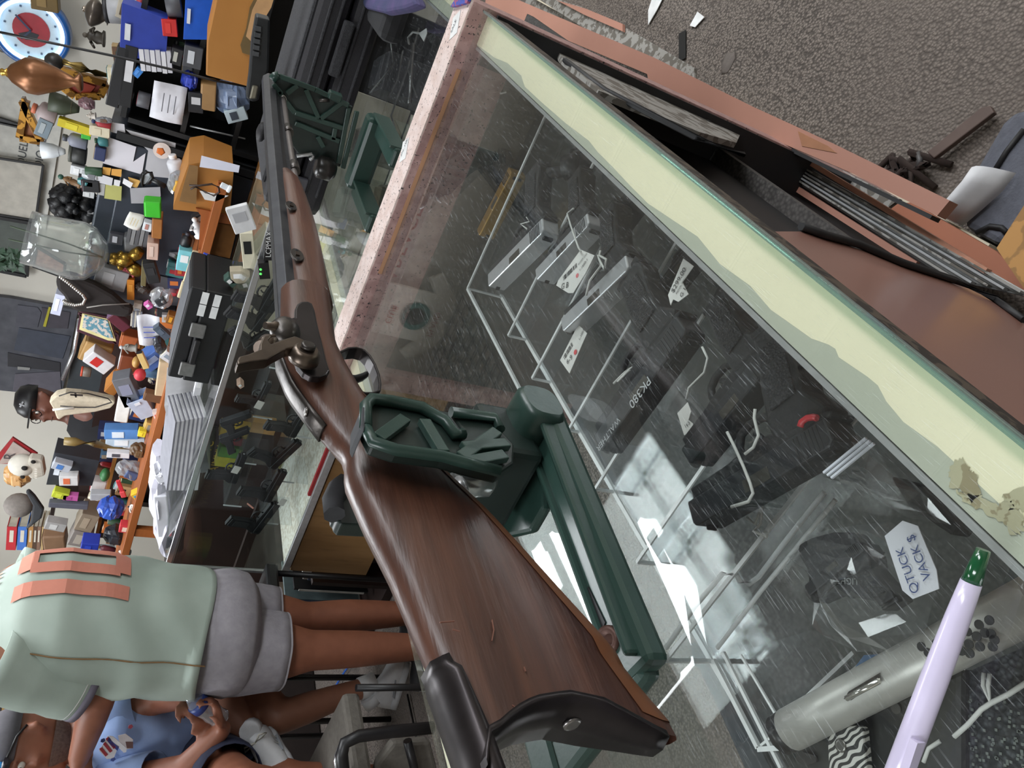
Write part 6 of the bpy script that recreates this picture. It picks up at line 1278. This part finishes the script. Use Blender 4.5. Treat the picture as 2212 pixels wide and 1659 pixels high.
# ---- standing man ----
D1 = 2.68
t = thing('person','person standing with his back turned, mint jersey numbered 10 and grey shorts','person',V((1.78,2.25,0)))
bn = V((.2,-.98,0)).normalized(); lf = V((-.98,-.2,0)); UP = V((0,0,1))
hip = PH(440,1375,D1); chest = PH(140,1345,D1); neck = PH(-40,1335,D1); headc = neck+V((-.02,.05,.20))
mb = MB()
limb(mb,[hip-UP*.06,hip+UP*.08,chest,neck-UP*.08],[.15,.155,.16,.11],.8,bn); limb(mb,[neck-UP*.06,neck+UP*.10],[.06,.055])
head(t,mb,headc,-bn,UP,skin1,.088)
shL = neck+lf*.19-UP*.07; shR = neck-lf*.19-UP*.07
elL = PH(215,1500,D1-.15); wrL = PH(170,1640,D1-.05)
limb(mb,[shL,shL.lerp(elL,.5),elL],[.062,.058,.050]); limb(mb,[elL,elL.lerp(wrL,.4),wrL],[.050,.046,.032]); hand(mb,wrL,(wrL-elL),-UP,1,.4)
elR = shR-UP*.28-bn*.06; wrR = elR-bn*.22-UP*.05; limb(mb,[shR,elR],[.06,.048]); limb(mb,[elR,wrR],[.048,.03]); hand(mb,wrR,wrR-elR,-UP,1,.4,-1)
kL = PH(668,1405,D1-.05); aL = PH(985,1395,D1-.02); hL = PH(500,1410,D1-.04); kR = PH(655,1335,D1+.12); aR = PH(960,1322,D1+.16); hR = PH(490,1330,D1+.10)
limb(mb,[hL,hL.lerp(kL,.5),kL],[.105,.108,.072],1,bn); limb(mb,[kL,kL.lerp(aL,.3),kL.lerp(aL,.7),aL],[.070,.066,.05,.040],1,bn)
limb(mb,[hR,hR.lerp(kR,.5),kR],[.10,.095,.062],1,bn); limb(mb,[kR,kR.lerp(aR,.3),kR.lerp(aR,.7),aR],[.058,.064,.048,.038],1,bn)
remesh(mb.build('body', skin2, t, smooth=True), .011)
for a_ in (aL,aR): z0 = a_; h_ = V((a_.x,a_.y,.0))+bn*.06; shoe(t, h_, h_-bn*.27, UP, m=mat('#4a4c52',.6,sc=50))
hm = MB(); hm.loft([ellring(headc+UP*.088*h-bn*.088*-.12, -bn, lf, .088*a, .088*b, 16) for h,a,b in ((-.3,1.0,.92),(.2,1.13,.96),(.7,1.08,.92),(1.05,.84,.72),(1.3,.45,.4))]); hm.build('hair', hairm, t)
# jersey with folds
jer = mat('#a8b5ab', .75, sc=9, h2='#9ba99f', bump=.15); A_R,B_R = .252,.188
def jc(z):  # jersey centre line
    return interp_v([(.90,PH(405,1362,D1)),(1.10,PH(250,1350,D1)),(1.30,PH(110,1338,D1)),(1.46,PH(0,1330,D1))], z)
def interp_v(tab, z):
    n_ = len(tab); zz = max(tab[0][0],min(tab[-1][0],z)); p = V((0,0,0))
    for i,(a,pi) in enumerate(tab):   # smooth curve through the four centres
        wgt = 1
        for j,(b,_) in enumerate(tab):
            if j != i: wgt *= (zz-b)/(a-b)
        p += pi*wgt
    return V((p.x,p.y,z))
    if z <= tab[0][0]: p = tab[0][1]
    elif z >= tab[-1][0]: p = tab[-1][1]
    else:
        for (a,p0),(b,p1) in zip(tab,tab[1:]):
            if z <= b: p = p0.lerp(p1,(z-a)/(b-a)); break
    return V((p.x,p.y,z))
def jr(z, th):
    k = interp([(.88,.98),(1.0,.98),(1.15,1.0),(1.3,1.02),(1.40,.90),(1.47,.62),(1.52,.34)], z)
    fold = 1+.030*math.sin(z*34+3*math.cos(th*2)+th)*max(0,1-abs(z-1.08)/.25)+.022*math.sin(th*5+z*14)*max(0,(1.15-z)/.25)
    return k*fold
rings = []
for i in range(42):
    z = .885+(1.53-.885)*i/41; c = jc(z); ring = []
    for k in range(48):
        th = 2*math.pi*k/48; q = jr(z,th); dz = .018*math.sin(th*2+1)*(1 if i < 3 else 0); ring.append(c+lf*(A_R*q*math.cos(th))+bn*(B_R*q*math.sin(th))+UP*dz)
    rings.append(ring)
MB().loft(rings,False).build('jersey', jer, t, solid=.003)
def sleeve(sh, el, f, r0, r1, nm='sleeve'):
    P0 = sh+(sh-el).normalized()*.02; P1 = sh.lerp(el,f); n = 8
    pts = [P0.lerp(P1,k/n) for k in range(n+1)]; MB().tube(pts,[r0+(r1-r0)*k/n+.003*math.sin(k*2.2) for k in range(n+1)],22,1,(0,0,1),False).build(nm, jer, t, solid=.003)
    e = (P1-P0).normalized(); MB().tube([P1-e*.02,P1+e*.001],[r1+.002,r1+.002],22,1,(0,0,1),False).build('cuff_band', mat('#6f6a78',.6), t, solid=.003)
    MB().tube([P1-e*.032,P1-e*.028],[r1+.003,r1+.003],22,1,(0,0,1),False).build('cuff_stripe', mat('#e6e8e6',.6), t, solid=.002)
sleeve(shL+lf*.0, elL, .86, .105, .088); sleeve(shR, elR, .7, .10, .08)
def ontoback(o):
    for v in o.data.vertices:
        p = v.co + wpos(t); c = jc(p.z); s = (p-c).dot(-lf); q = jr(p.z, math.pi/2)
        y = B_R*q*1.02*math.sqrt(max(.05,1-(s/(A_R*q))**2)); p2 = c-lf*s+bn*(y+.005); v.co = p2-wpos(t)
num = mat('#cf8571', .7, sc=60, amt=.06)
c_ = jc(1.25)+bn*.2
def digits(nm, polys):
    for pl in polys:
        fine = []
        m_ = MB()
        (s0,s1,z0,z1) = pl; n = 10; nz_ = 14
        for i in range(n):
            for j in range(nz_):
                a0,a1 = s0+(s1-s0)*i/n, s0+(s1-s0)*(i+1)/n; b0,b1 = z0+(z1-z0)*j/nz_, z0+(z1-z0)*(j+1)/nz_
                m_.add([V((0,0,b))+V((jc(b).x,jc(b).y,0))-lf*a for a,b in ((a0,b0),(a1,b0),(a1,b1),(a0,b1))],[(0,1,2,3)])
        ontoback(m_.build(nm, num, t))
digits('jersey_number', [(-.105,-.055,1.13,1.43),(-.02,.03,1.16,1.40),(.095,.145,1.16,1.40),(-.005,.13,1.385,1.43),(-.005,.13,1.13,1.175)])
o_ = text('lettering','UNTA', num, t, jc(1.47)+lf*.10+bn*.19, -lf, UP, .07); ontoback(o_)
MB().tube([jc(z)+lf*(A_R*jr(z,.35)*math.cos(.35)+.004)+bn*(B_R*jr(z,.35)*math.sin(.35)+.004) for z in [.89+.03*k for k in range(17)]],.0022,6).build('side_seam', mat('#8a6a44',.7), t)
# shorts
sh_ = mat('#98949a', .85, sc=40, h2='#89858c', bump=.2)
pc = jc(.93); rings = [ellring(V((pc.x,pc.y,z)),lf,bn,.225*a,.185*a,30) for z,a in ((.96,.78),(.90,.92),(.86,.99),(.80,1.04),(.75,.98),(.72,.80))]
MB().loft(rings,False).build('shorts_seat', sh_, t, solid=.003)
for (h_,k_,f,r0,r1,xx) in ((hL,kL,.62,.150,.128,0),(hR,kR,.60,.135,.105,0)):
    P0 = h_+UP*.12; P1 = h_.lerp(k_,f); rings = []
    for i in range(12):
        c = P0.lerp(P1,i/11); r = r0+(r1-r0)*i/11; rings.append([c+lf*(r*math.cos(a)*(1+.03*math.sin(a*6+i*.8)))+bn*(r*math.sin(a)*(1+.03*math.sin(a*5+i))) for a in [2*math.pi*k/36 for k in range(36)]])
    MB().loft(rings,False).build('shorts_leg', sh_, t, solid=.003)
    MB().loft([[P1+(p-P1)*1.012 for p in rings[-1]],[P1+(p-P1)*1.012+UP*.004-UP*.01 for p in rings[-1]]],False).build('hem', mat('#a6a2a8',.85), t)

# ---- seated man in the light blue T-shirt ----
D2_ = 2.78
t = thing('person','seated man in a light blue printed T-shirt and navy shorts holding a water bottle','person',V((PH(450,1620,D2_).x,PH(450,1620,D2_).y,0)))
fc_ = (HR*-.62-HF*.78).normalized(); sd = UP.cross(fc_)
hd = PH(62,1604,D2_); nk = PH(175,1600,D2_+.02); ch_ = PH(285,1615,D2_+.05); hp2 = PH(430,1640,D2_+.12)
upn = (hd-nk).normalized(); mb = MB()
limb(mb,[hp2,ch_,nk-UP*.05],[.15,.15,.11],.8,fc_); limb(mb,[nk-UP*.05,nk+UP*.06],[.058,.055])
w = head(t,mb,hd,fc_,(UP*1+HR*.1).normalized(),skin2,.092)
s1 = PH(225,1552,D2_+.02); e1 = PH(345,1512,D2_-.02); w1 = PH(405,1510,D2_-.15)
limb(mb,[s1,s1.lerp(e1,.5),e1],[.058,.052,.044]); limb(mb,[e1,w1],[.046,.032]); hand(mb,w1,PH(420,1530,D2_-.2)-w1,-HR,.95,.7)
s2 = PH(235,1700,D2_-.1); e2 = PH(400,1660,D2_-.25); w2 = PH(480,1575,D2_-.28)
limb(mb,[s2,e2],[.058,.044]); limb(mb,[e2,w2],[.044,.030]); hand(mb,w2,PH(470,1540,D2_-.28)-w2,UP,.95,.7,-1)
k1 = PH(625,1685,D2_-.35); k2 = PH(520,1690,D2_-.5); a1 = PH(900,1680,D2_-.35); a2 = PH(880,1740,D2_-.5)
limb(mb,[hp2,k1],[.10,.062]); limb(mb,[k1,a1],[.058,.038]); limb(mb,[hp2,k2],[.10,.062]); limb(mb,[k2,a2],[.058,.038])
remesh(mb.build('body', skin2, t, smooth=True), .009, 5)
ts_m = mat('#9db4e0', .8, sc=12, h2='#8ea6d6', bump=.2)
rings = []
for i in range(24):
    f = i/23; c = (hp2-UP*.02).lerp(nk-UP*.01,f); a = interp([(0,.21),(.5,.205),(.8,.19),(.93,.13),(1,.07)],f); b = interp([(0,.17),(.5,.165),(.85,.13),(1,.07)],f)
    rings.append([c+sd*(a*math.cos(q)*(1+.02*math.sin(q*7+i*.6)))+fc_*(b*math.sin(q)*(1+.03*math.sin(q*6+i*.7))) for q in [2*math.pi*k/36 for k in range(36)]])
MB().loft(rings,False).build('t_shirt', ts_m, t, solid=.003)
P1 = s1.lerp(e1,.62); MB().tube([s1+(s1-e1).normalized()*.03,s1,s1.lerp(e1,.3),P1],[.085,.088,.078,.072],20,1,(0,0,1),False).build('sleeve', ts_m, t, solid=.003)
P1 = s2.lerp(e2,.62); MB().tube([s2,P1],[.085,.075],20,1,(0,0,1),False).build('sleeve', ts_m, t, solid=.003)
# chest print: hat shape with stripes, stars (generic)
pc_ = PH(265,1600,D2_-.12); pr_ = -HF
def onsh(x,y,o=0): return PH(x,y,D2_-.135-o)
MB().prism([onsh(*K4(*p)) for p in ((790,1520),(860,1400),(900,1455),(945,1480),(905,1580),(850,1585))],pr_*.002).build('print_white', mat('#e8e4e6',.7), t)
for a,b in (((800,1500),(850,1560)),((830,1460),(885,1530)),((850,1420),(915,1500))): MB().bar(onsh(*K4(*a),.004),onsh(*K4(*b),.004),.008,.002,pr_).build('print_red', mat('#a8343c',.7), t)
MB().prism([onsh(*K4(*p),.003) for p in ((870,1410),(900,1450),(950,1485),(935,1520),(880,1470),(855,1440))],pr_*.002).build('print_blue', mat('#39458c',.7), t)
MB().prism([onsh(*K4(*p),.003) for p in ((870,1400),(900,1405),(1010,1500),(1005,1530),(985,1535),(900,1450),(865,1430))],pr_*.002).build('print_white', mat('#eeeaec',.7), t)
MB().prism([onsh(*K4(*p),.002) for p in ((940,1400),(1000,1385),(1060,1430),(1050,1500),(1000,1510),(950,1450))],pr_*.002).build('print_pale', mat('#d8cfd0',.7), t)
MB().prism([onsh(*K4(*p),.004) for p in ((1000,1450),(1060,1450),(1060,1500),(1010,1500))],pr_*.002).build('print_brown', mat('#6a4a44',.7), t)
for p in ((820,1440),(1040,1330),(900,1590),(1040,1600),(985,1610),(940,1640)): MB().lathe(onsh(*K4(*p),.001),[(.008,0),(.007,.001)],5,pr_).build('print_star', mat('#a84858' if p[0]>950 else '#4a5a9a',.7), t)
nv = mat('#252a42', .8, sc=20, amt=.2, bump=.2)
for k_ in (k1,k2):
    P0 = hp2-(k_-hp2)*.15; P1 = hp2.lerp(k_,.80); MB().tube([P0.lerp(P1,i/7) for i in range(8)],[.135-.005*i+.004*math.sin(i*2.5) for i in range(8)],20,1,(0,0,1),False).build('shorts_leg', nv, t, solid=.003)
MB().ball(hp2,.17,14,(1,1,.75)).build('shorts_seat', nv, t)
capm = mat('#5d5a60', .8, sc=60, amt=.2); r_ = .092
MB().loft([ellring(w(-.05,0,h), fc_, sd, r_*a, r_*b, 18) for h,a,b in ((.35,1.14,.97),(.8,1.08,.92),(1.15,.84,.7),(1.38,.4,.36))]).build('cap', capm, t)
MB().tube([w(1.0,-.7,.55),w(1.2,-.35,.62),w(1.25,0,.64),w(1.2,.35,.62),w(1.0,.7,.55)],.02*1,8,.35).build('sunglasses', mat('#3f3a40',.3), t)
for s in (-1,1): MB().ball(w(1.14,s*.42,.66),.021,12,(1,1,.8)).build('lens', mat('#2f8fd8',.1,.3,coat=1), t)
MB().tube([w(.9,.72,.55),w(.3,.95,.45),w(-.1,1.0,.25)],.004,6).build('sunglasses_arm', blackm, t)
MB().loft([ellring(w(.02,0,h), fc_, sd, r_*a, r_*b, 18) for h,a,b in ((-1.36,.5,.46),(-1.15,.74,.66),(-.9,.90,.76),(-.72,.97,.80))],False).build('beard', mat('#5d4a44',.9,sc=120,h2='#7a665e'), t)
bt_ = thing('water_bottle','clear plastic water bottle with a blue label in the seated man\'s hands','bottle',PH(480,1555,D2_-.3))
b0_ = PH(482,1556,D2_-.26); b1_ = PH(403,1503,D2_-.26); H_ = (b1_-b0_).length; 
MB().lathe(b0_,[(.026,0),(.032,.01),(.029,H_*.2),(.032,H_*.3),(.029,H_*.4),(.032,H_*.55),(.032,H_*.72),(.014,H_*.92),(.013,H_)],18,b1_-b0_).build('bottle_body', glass('#f4f6fa',.05,2.5,.14), bt_)
MB().lathe(b0_+(b1_-b0_)*.55,[(.0328,0),(.0328,H_*.2)],18,b1_-b0_).build('label_band', mat('#2f4488',.4), bt_)
MB().lathe(b1_,[(.014,0),(.014,.014)],14,b1_-b0_).build('cap', mat('#e8e8ee',.4), bt_)

# ---- seated person mostly hidden: bare legs crossed, white trainers ----
D3_ = 2.95
t = thing('person','mostly hidden seated person with bare crossed legs and white trainers','person',V((PH(450,1420,D3_+.2).x,PH(450,1420,D3_+.2).y,0)))
hp3 = PH(470,1395,D3_+.10); kn1 = PH(478,1500,D3_-.18); an1 = PH(545,1600,D3_-.32); kn2 = PH(600,1552,D3_-.25); an2 = PH(782,1487,D3_-.22)
mb = MB(); ck_ = hp3+V((.1,.05,.42)); limb(mb,[hp3,hp3.lerp(ck_,.5),ck_],[.14,.145,.12]); limb(mb,[ck_,ck_+UP*.1],[.055,.05]); head(t,mb,ck_+UP*.24,(-HF-HR*.3).normalized(),UP,skin3,.085)
limb(mb,[hp3,kn1],[.10,.060]); limb(mb,[kn1,kn1.lerp(an1,.35),an1],[.058,.056,.038]); limb(mb,[hp3,kn2],[.10,.060]); limb(mb,[kn2,kn2.lerp(an2,.35),an2],[.058,.056,.038])
for s in (-1,1):
    sh = ck_+HR*.17*s-UP*.04; el = sh-UP*.26-HF*.05; wr = el-HF*.2+UP*.02; limb(mb,[sh,el],[.052,.042]); limb(mb,[el,wr],[.042,.03]); hand(mb,wr,wr-el,-UP,.95,.5,s)
remesh(mb.build('body', skin3, t, smooth=True), .011)
MB().loft([ellring(hp3.lerp(ck_,f)+UP*.0,HR,HF,.19*a,.15*a,20) for f,a in ((-.1,1),(.4,1.0),(.8,.95),(1.0,.7),(1.1,.4))],False).build('dark_shirt', mat('#2a2a30',.8), t, solid=.003)
for k_ in (kn1,kn2): MB().tube([hp3-(k_-hp3)*.1,hp3.lerp(k_,.7)],[.125,.095],18,1,(0,0,1),False).build('shorts_leg', mat('#2f2e33',.8), t, solid=.003)
MB().ball(hp3,.16,12,(1,1,.8)).build('shorts_seat', mat('#2f2e33',.8), t)
shoe(t, PH(545,1585,D3_-.32)-UP*.05, PH(625,1690,D3_-.50), (UP*.6+HR*.45), letter='N', side=-1)
shoe(t, PH(850,1530,D3_-.25)+UP*.0, PH(880,1425,D3_-.22), UP, side=1)
MB().tube([an1+(kn1-an1).normalized()*.02,an1+(an1-kn1).normalized()*.03],[.042,.043],14).build('sock', mat('#dedede',.8), t)
MB().tube([an2+(kn2-an2).normalized()*.01,an2+(an2-kn2).normalized()*.05],[.042,.044],14).build('sock', mat('#dedede',.8), t)

# ---- clerk with a black cap behind the cream bust ----
D4_ = 5.0
t = thing('person','person in a black cap, glasses and black shirt behind the cream cloth bust','person',V((PH(180,890,D4_).x,PH(180,890,D4_).y,0)))
hd = PH(88,872,D4_); nk = PH(135,890,D4_+.05); fc_ = (-HF*.6-HR*.7-UP*.1).normalized(); mb = MB()
limb(mb,[V((nk.x,nk.y,.85)),nk-UP*.16],[.15,.15],.75,HF); limb(mb,[nk-UP*.16,nk+UP*.02],[.06,.055])
w = head(t,mb,hd,fc_,UP,skin1,.088)
for s in (-1,1):
    sh = nk-UP*.10+HR*.19*s; el = sh-UP*.27-HF*.04; wr = el-HF*.22; limb(mb,[sh,el],[.055,.045]); limb(mb,[el,wr],[.045,.03]); hand(mb,wr,wr-el,-UP,.95,.4,s)
for s in (-1,1):
    h_ = V((nk.x,nk.y,.86))+HR*.09*s; limb(mb,[h_,h_-UP*.42,h_-UP*.80],[.09,.06,.04])
remesh(mb.build('body', skin1, t, smooth=True), .011)
bs = mat('#1b1b1f', .85, sc=30)
MB().loft([ellring(V((nk.x,nk.y,z)),HR,HF,a,b,22) for z,a,b in ((.75,.22,.17),(1.0,.23,.17),(nk.z-.22,.235,.16),(nk.z-.12,.20,.13),(nk.z-.04,.10,.09))],False).build('black_shirt', bs, t, solid=.003)
for s in (-1,1): sh = nk-UP*.10+HR*.19*s; MB().tube([sh+HR*s*-.03,sh-UP*.02,sh-UP*.22],[.07,.075,.065],16,1,(0,1,0),False).build('sleeve', bs, t, solid=.003)
for s in (-1,1): MB().tube([V((nk.x,nk.y,.82))+HR*.09*s,V((nk.x,nk.y,.08))+HR*.09*s],[.11,.07],14).build('trouser_leg', mat('#24262c',.8), t)
r_ = .088
MB().loft([ellring(w(-.05,0,h), fc_, UP.cross(fc_).normalized(), r_*a, r_*b, 18) for h,a,b in ((.25,1.16,1.0),(.8,1.12,.96),(1.2,.9,.76),(1.45,.4,.36))]).build('cap', blackm, t)
MB().prism([w(.9,-.6,.42),w(1.7,-.45,.34),w(1.95,0,.32),w(1.7,.45,.34),w(.9,.6,.42)],UP*.008).build('cap_brim', blackm, t)
for a_,b_ in (((.6,.75,.9),(.9,.55,1.0)),((.75,.5,.7),(.8,.75,1.05))): MB().bar(w(*a_),w(*b_),.008,.004,(1,0,0)).build('cap_mark', mat('#b8bcc0',.5), t)
for s in (-1,1):
    pts = [w(1.08,s*.36,.06)+ (UP*math.sin(a)*.26+UP.cross(fc_)*math.cos(a)*.30)*r_ for a in [2*math.pi*k/14 for k in range(15)]]; MB().tube(pts,.0025,5).build('glasses_rim', blackm, t)
MB().tube([w(1.1,-.08,.1),w(1.1,.08,.1)],.0025,5).build('glasses_bridge', blackm, t)

# ---- chair in the aisle ----
chr_ = thing('armchair','black tube-framed waiting chair with grey seat at the bottom edge','chair',V((PH(850,1640,2.15).x,PH(850,1640,2.15).y,0)))
cp0 = [PH(*p,2.15) for p in ((745,1700),(738,1630),(745,1605),(775,1590),(850,1580),(935,1572))]
MB().tube(cp0,.019,10).build('arm_tube', mat('#1e1d1f',.4), chr_)
MB().tube([PH(735,1700,2.16),PH(728,1640,2.16),PH(738,1612,2.16)],.012,8).build('chrome_leg', silver, chr_)
MB().prism([PH(*p,2.2) for p in ((800,1720),(815,1650),(850,1605),(930,1600),(960,1720))],HF*.04).build('seat_back', mat('#6f6a63',.9,sc=60,bump=.3), chr_, bev=.012)
MB().tube([PH(880,1600,2.16),PH(905,1700,2.16)],.014,8).build('arm_tube', mat('#1e1d1f',.4), chr_)
ex_c = PH(850,1640,2.15)
for q in ((-.2,-.2),(.25,-.2),(-.2,.3),(.25,.3)): MB().tube([V((ex_c.x+q[0],ex_c.y+q[1]+.2,0)),V((ex_c.x+q[0],ex_c.y+q[1]+.2,.42))],.012,8).build('leg', mat('#1e1d1f',.4), chr_)
MB().box((ex_c.x+.02,ex_c.y+.25,.43),(.46,.46,.06)).build('seat', mat('#6f6a63',.9,sc=60,bump=.3), chr_, bev=.015)
# chair the seated man sits on, low dark bench for the hidden one
for nm,q,l in (('waiting_chair',hp2,'dark chair under the seated man in the light blue T-shirt'),('waiting_chair',hp3,'dark chair under the hidden person in white trainers')):
    c_ = thing(nm,l,'chair',V((q.x,q.y,0))); MB().box((q.x,q.y,q.z-.16),(.46,.46,.05)).build('seat', blackm, c_, bev=.012)
    for sx in (-1,1):
        for sy in (-1,1): MB().tube([V((q.x+sx*.2,q.y+sy*.2,0)),V((q.x+sx*.2,q.y+sy*.2,q.z-.17))],.012,8).build('leg', blackm, c_)
    MB().box((q.x+.22,q.y+.05,q.z+.15),(.03,.42,.40)).build('backrest', blackm, c_, bev=.01)
# goods along the left wall behind the people
lw = thing('dark_cabinet','dark brown cabinet behind the seated people','cabinet',V((2.6,3.9,0)))
MB().box((2.5,3.85,.75),(1.3,.5,1.5)).build('body', mat('#2b211e',.7,sc=12,amt=.4), lw, bev=.01)
for z in (.5,.95,1.3): MB().box((2.5,3.59,z),(1.28,.02,.02)).build('shelf_edge', dkwood, lw)
it('box','blue_banner','royal blue bag with white lettering behind the standing man','bag',K4(1120,1050),K4(800,960),42,2.05,'#1f3aa0','#dfe4f2')
one(MB().tube([PH(*K4(1010,980),3.0),PH(*K4(970,1110),3.0)],.016,12),'silver_tube',silver,'short bright silver tube behind the seated man','tube')
one(MB().bar(PH(12,1520,3.3),PH(8,1659,3.3),.03,.02),'wood_strip',mat('#b08a50',.6),'tan wooden strip at the far left top','strip')
# magazines and cables in the low rack under the far case end
rk3 = thing('magazine_rack','low dark rack holding magazines past the end of the far case','rack',V((2.45,2.75,0)))
MB().box((2.5,2.75,.02),(.5,.5,.04)).build('base', dkwood, rk3); MB().box((2.74,2.75,.30),(.03,.5,.56)).build('back', dkwood, rk3); MB().box((2.5,2.49,.20),(.5,.02,.36)).build('side', dkwood, rk3); MB().box((2.5,3.0,.20),(.5,.02,.36)).build('side', dkwood, rk3)
for i,(c,l) in enumerate((('#d8d4cc','white magazine in the low rack'),('#1c1c20','black magazine in the low rack'),('#7a8a8c','grey-green magazine in the low rack'),('#c4ccc6','pale magazine with coloured edges in the low rack'),('#8a7a6a','brown-covered magazine leaning in the low rack'),('#c8a878','tan card standing in the low rack'))):
    m_ = thing('magazine',l,'magazine',V((2.33,2.56+i*.07,.04))); MB().box((2.45,2.56+i*.07,.22+.02*(i%3)),(.22,.012,.34)).build('cover', mat(c,.4,sc=30,amt=.3), m_); MB().box((2.335,2.56+i*.07,.22+.02*(i%3)),(.003,.010,.30)).build('spine', mat('#e0e0dc' if i%2 else '#40506a',.5), m_)
one(MB().tube([PZ(700,1520,.02),PZ(720,1490,.02),PZ(745,1450,.02),PZ(760,1430,.02)],.005,6),'blue_cable',mat('#2f5fb8',.5),'thin blue cable along the floor behind the standing man','cable')
one(MB().tube([PZ(880,1500,.01),PZ(905,1620,.01),PZ(900,1680,.01)],.004,6),'black_wire',blackm,'thin black wire on the aisle carpet','cable')
# ---- one level deeper: pieces that belong to a part ----
SUB = {'grip_panel':'grip','magazine_base':'grip','serration':'slide','ejection_port':'slide','rear_sight':'slide','front_sight':'slide','trigger_opening':'frame','sole':'shoe','lace':'shoe','side_stripe':'shoe','collar':'shoe',
 'hammer_screw':'hammer','hammer_nose':'hammer','hammer_pivot':'hammer','nipple':'bolster','wedge_pin':'escutcheon','ramrod_tip':'ramrod','plate_screw':'butt_plate','tang_screw':'tang','bore':'barrel','pupil':'eye','lens':'sunglasses','cap_brim':'cap','cap_mark':'cap','spine_print':'spine',
 'cuff_band':'sleeve','cuff_stripe':'sleeve','hem':'shorts_leg','rail_paint':'top_rail','rail_trim':'top_rail','glue_stain':'top_rail','cheek_rim':'side_cheek','slot':'base_rail','rail_lip':'base_rail','vent_hole':'shroud','latch':'lower_shell','emblem_mark':'emblem','divider_edge':'divider','hour_mark':'dial','red_disc':'dial'}
for o in list(COL.objects):
    n = o.name.split('.')[0]
    if o.type == 'MESH' and o.parent and o.parent.type == 'EMPTY' and n in SUB:
        cands = [c for c in o.parent.children if c.name.split('.')[0] == SUB[n] and c.type == 'MESH']
        if not cands: continue
        def cen(q): b = [V(x) for x in q.bound_box]; return sum(b,V((0,0,0)))/8
        c0 = cen(o); o.parent = min(cands, key=lambda c:(cen(c)-c0).length)
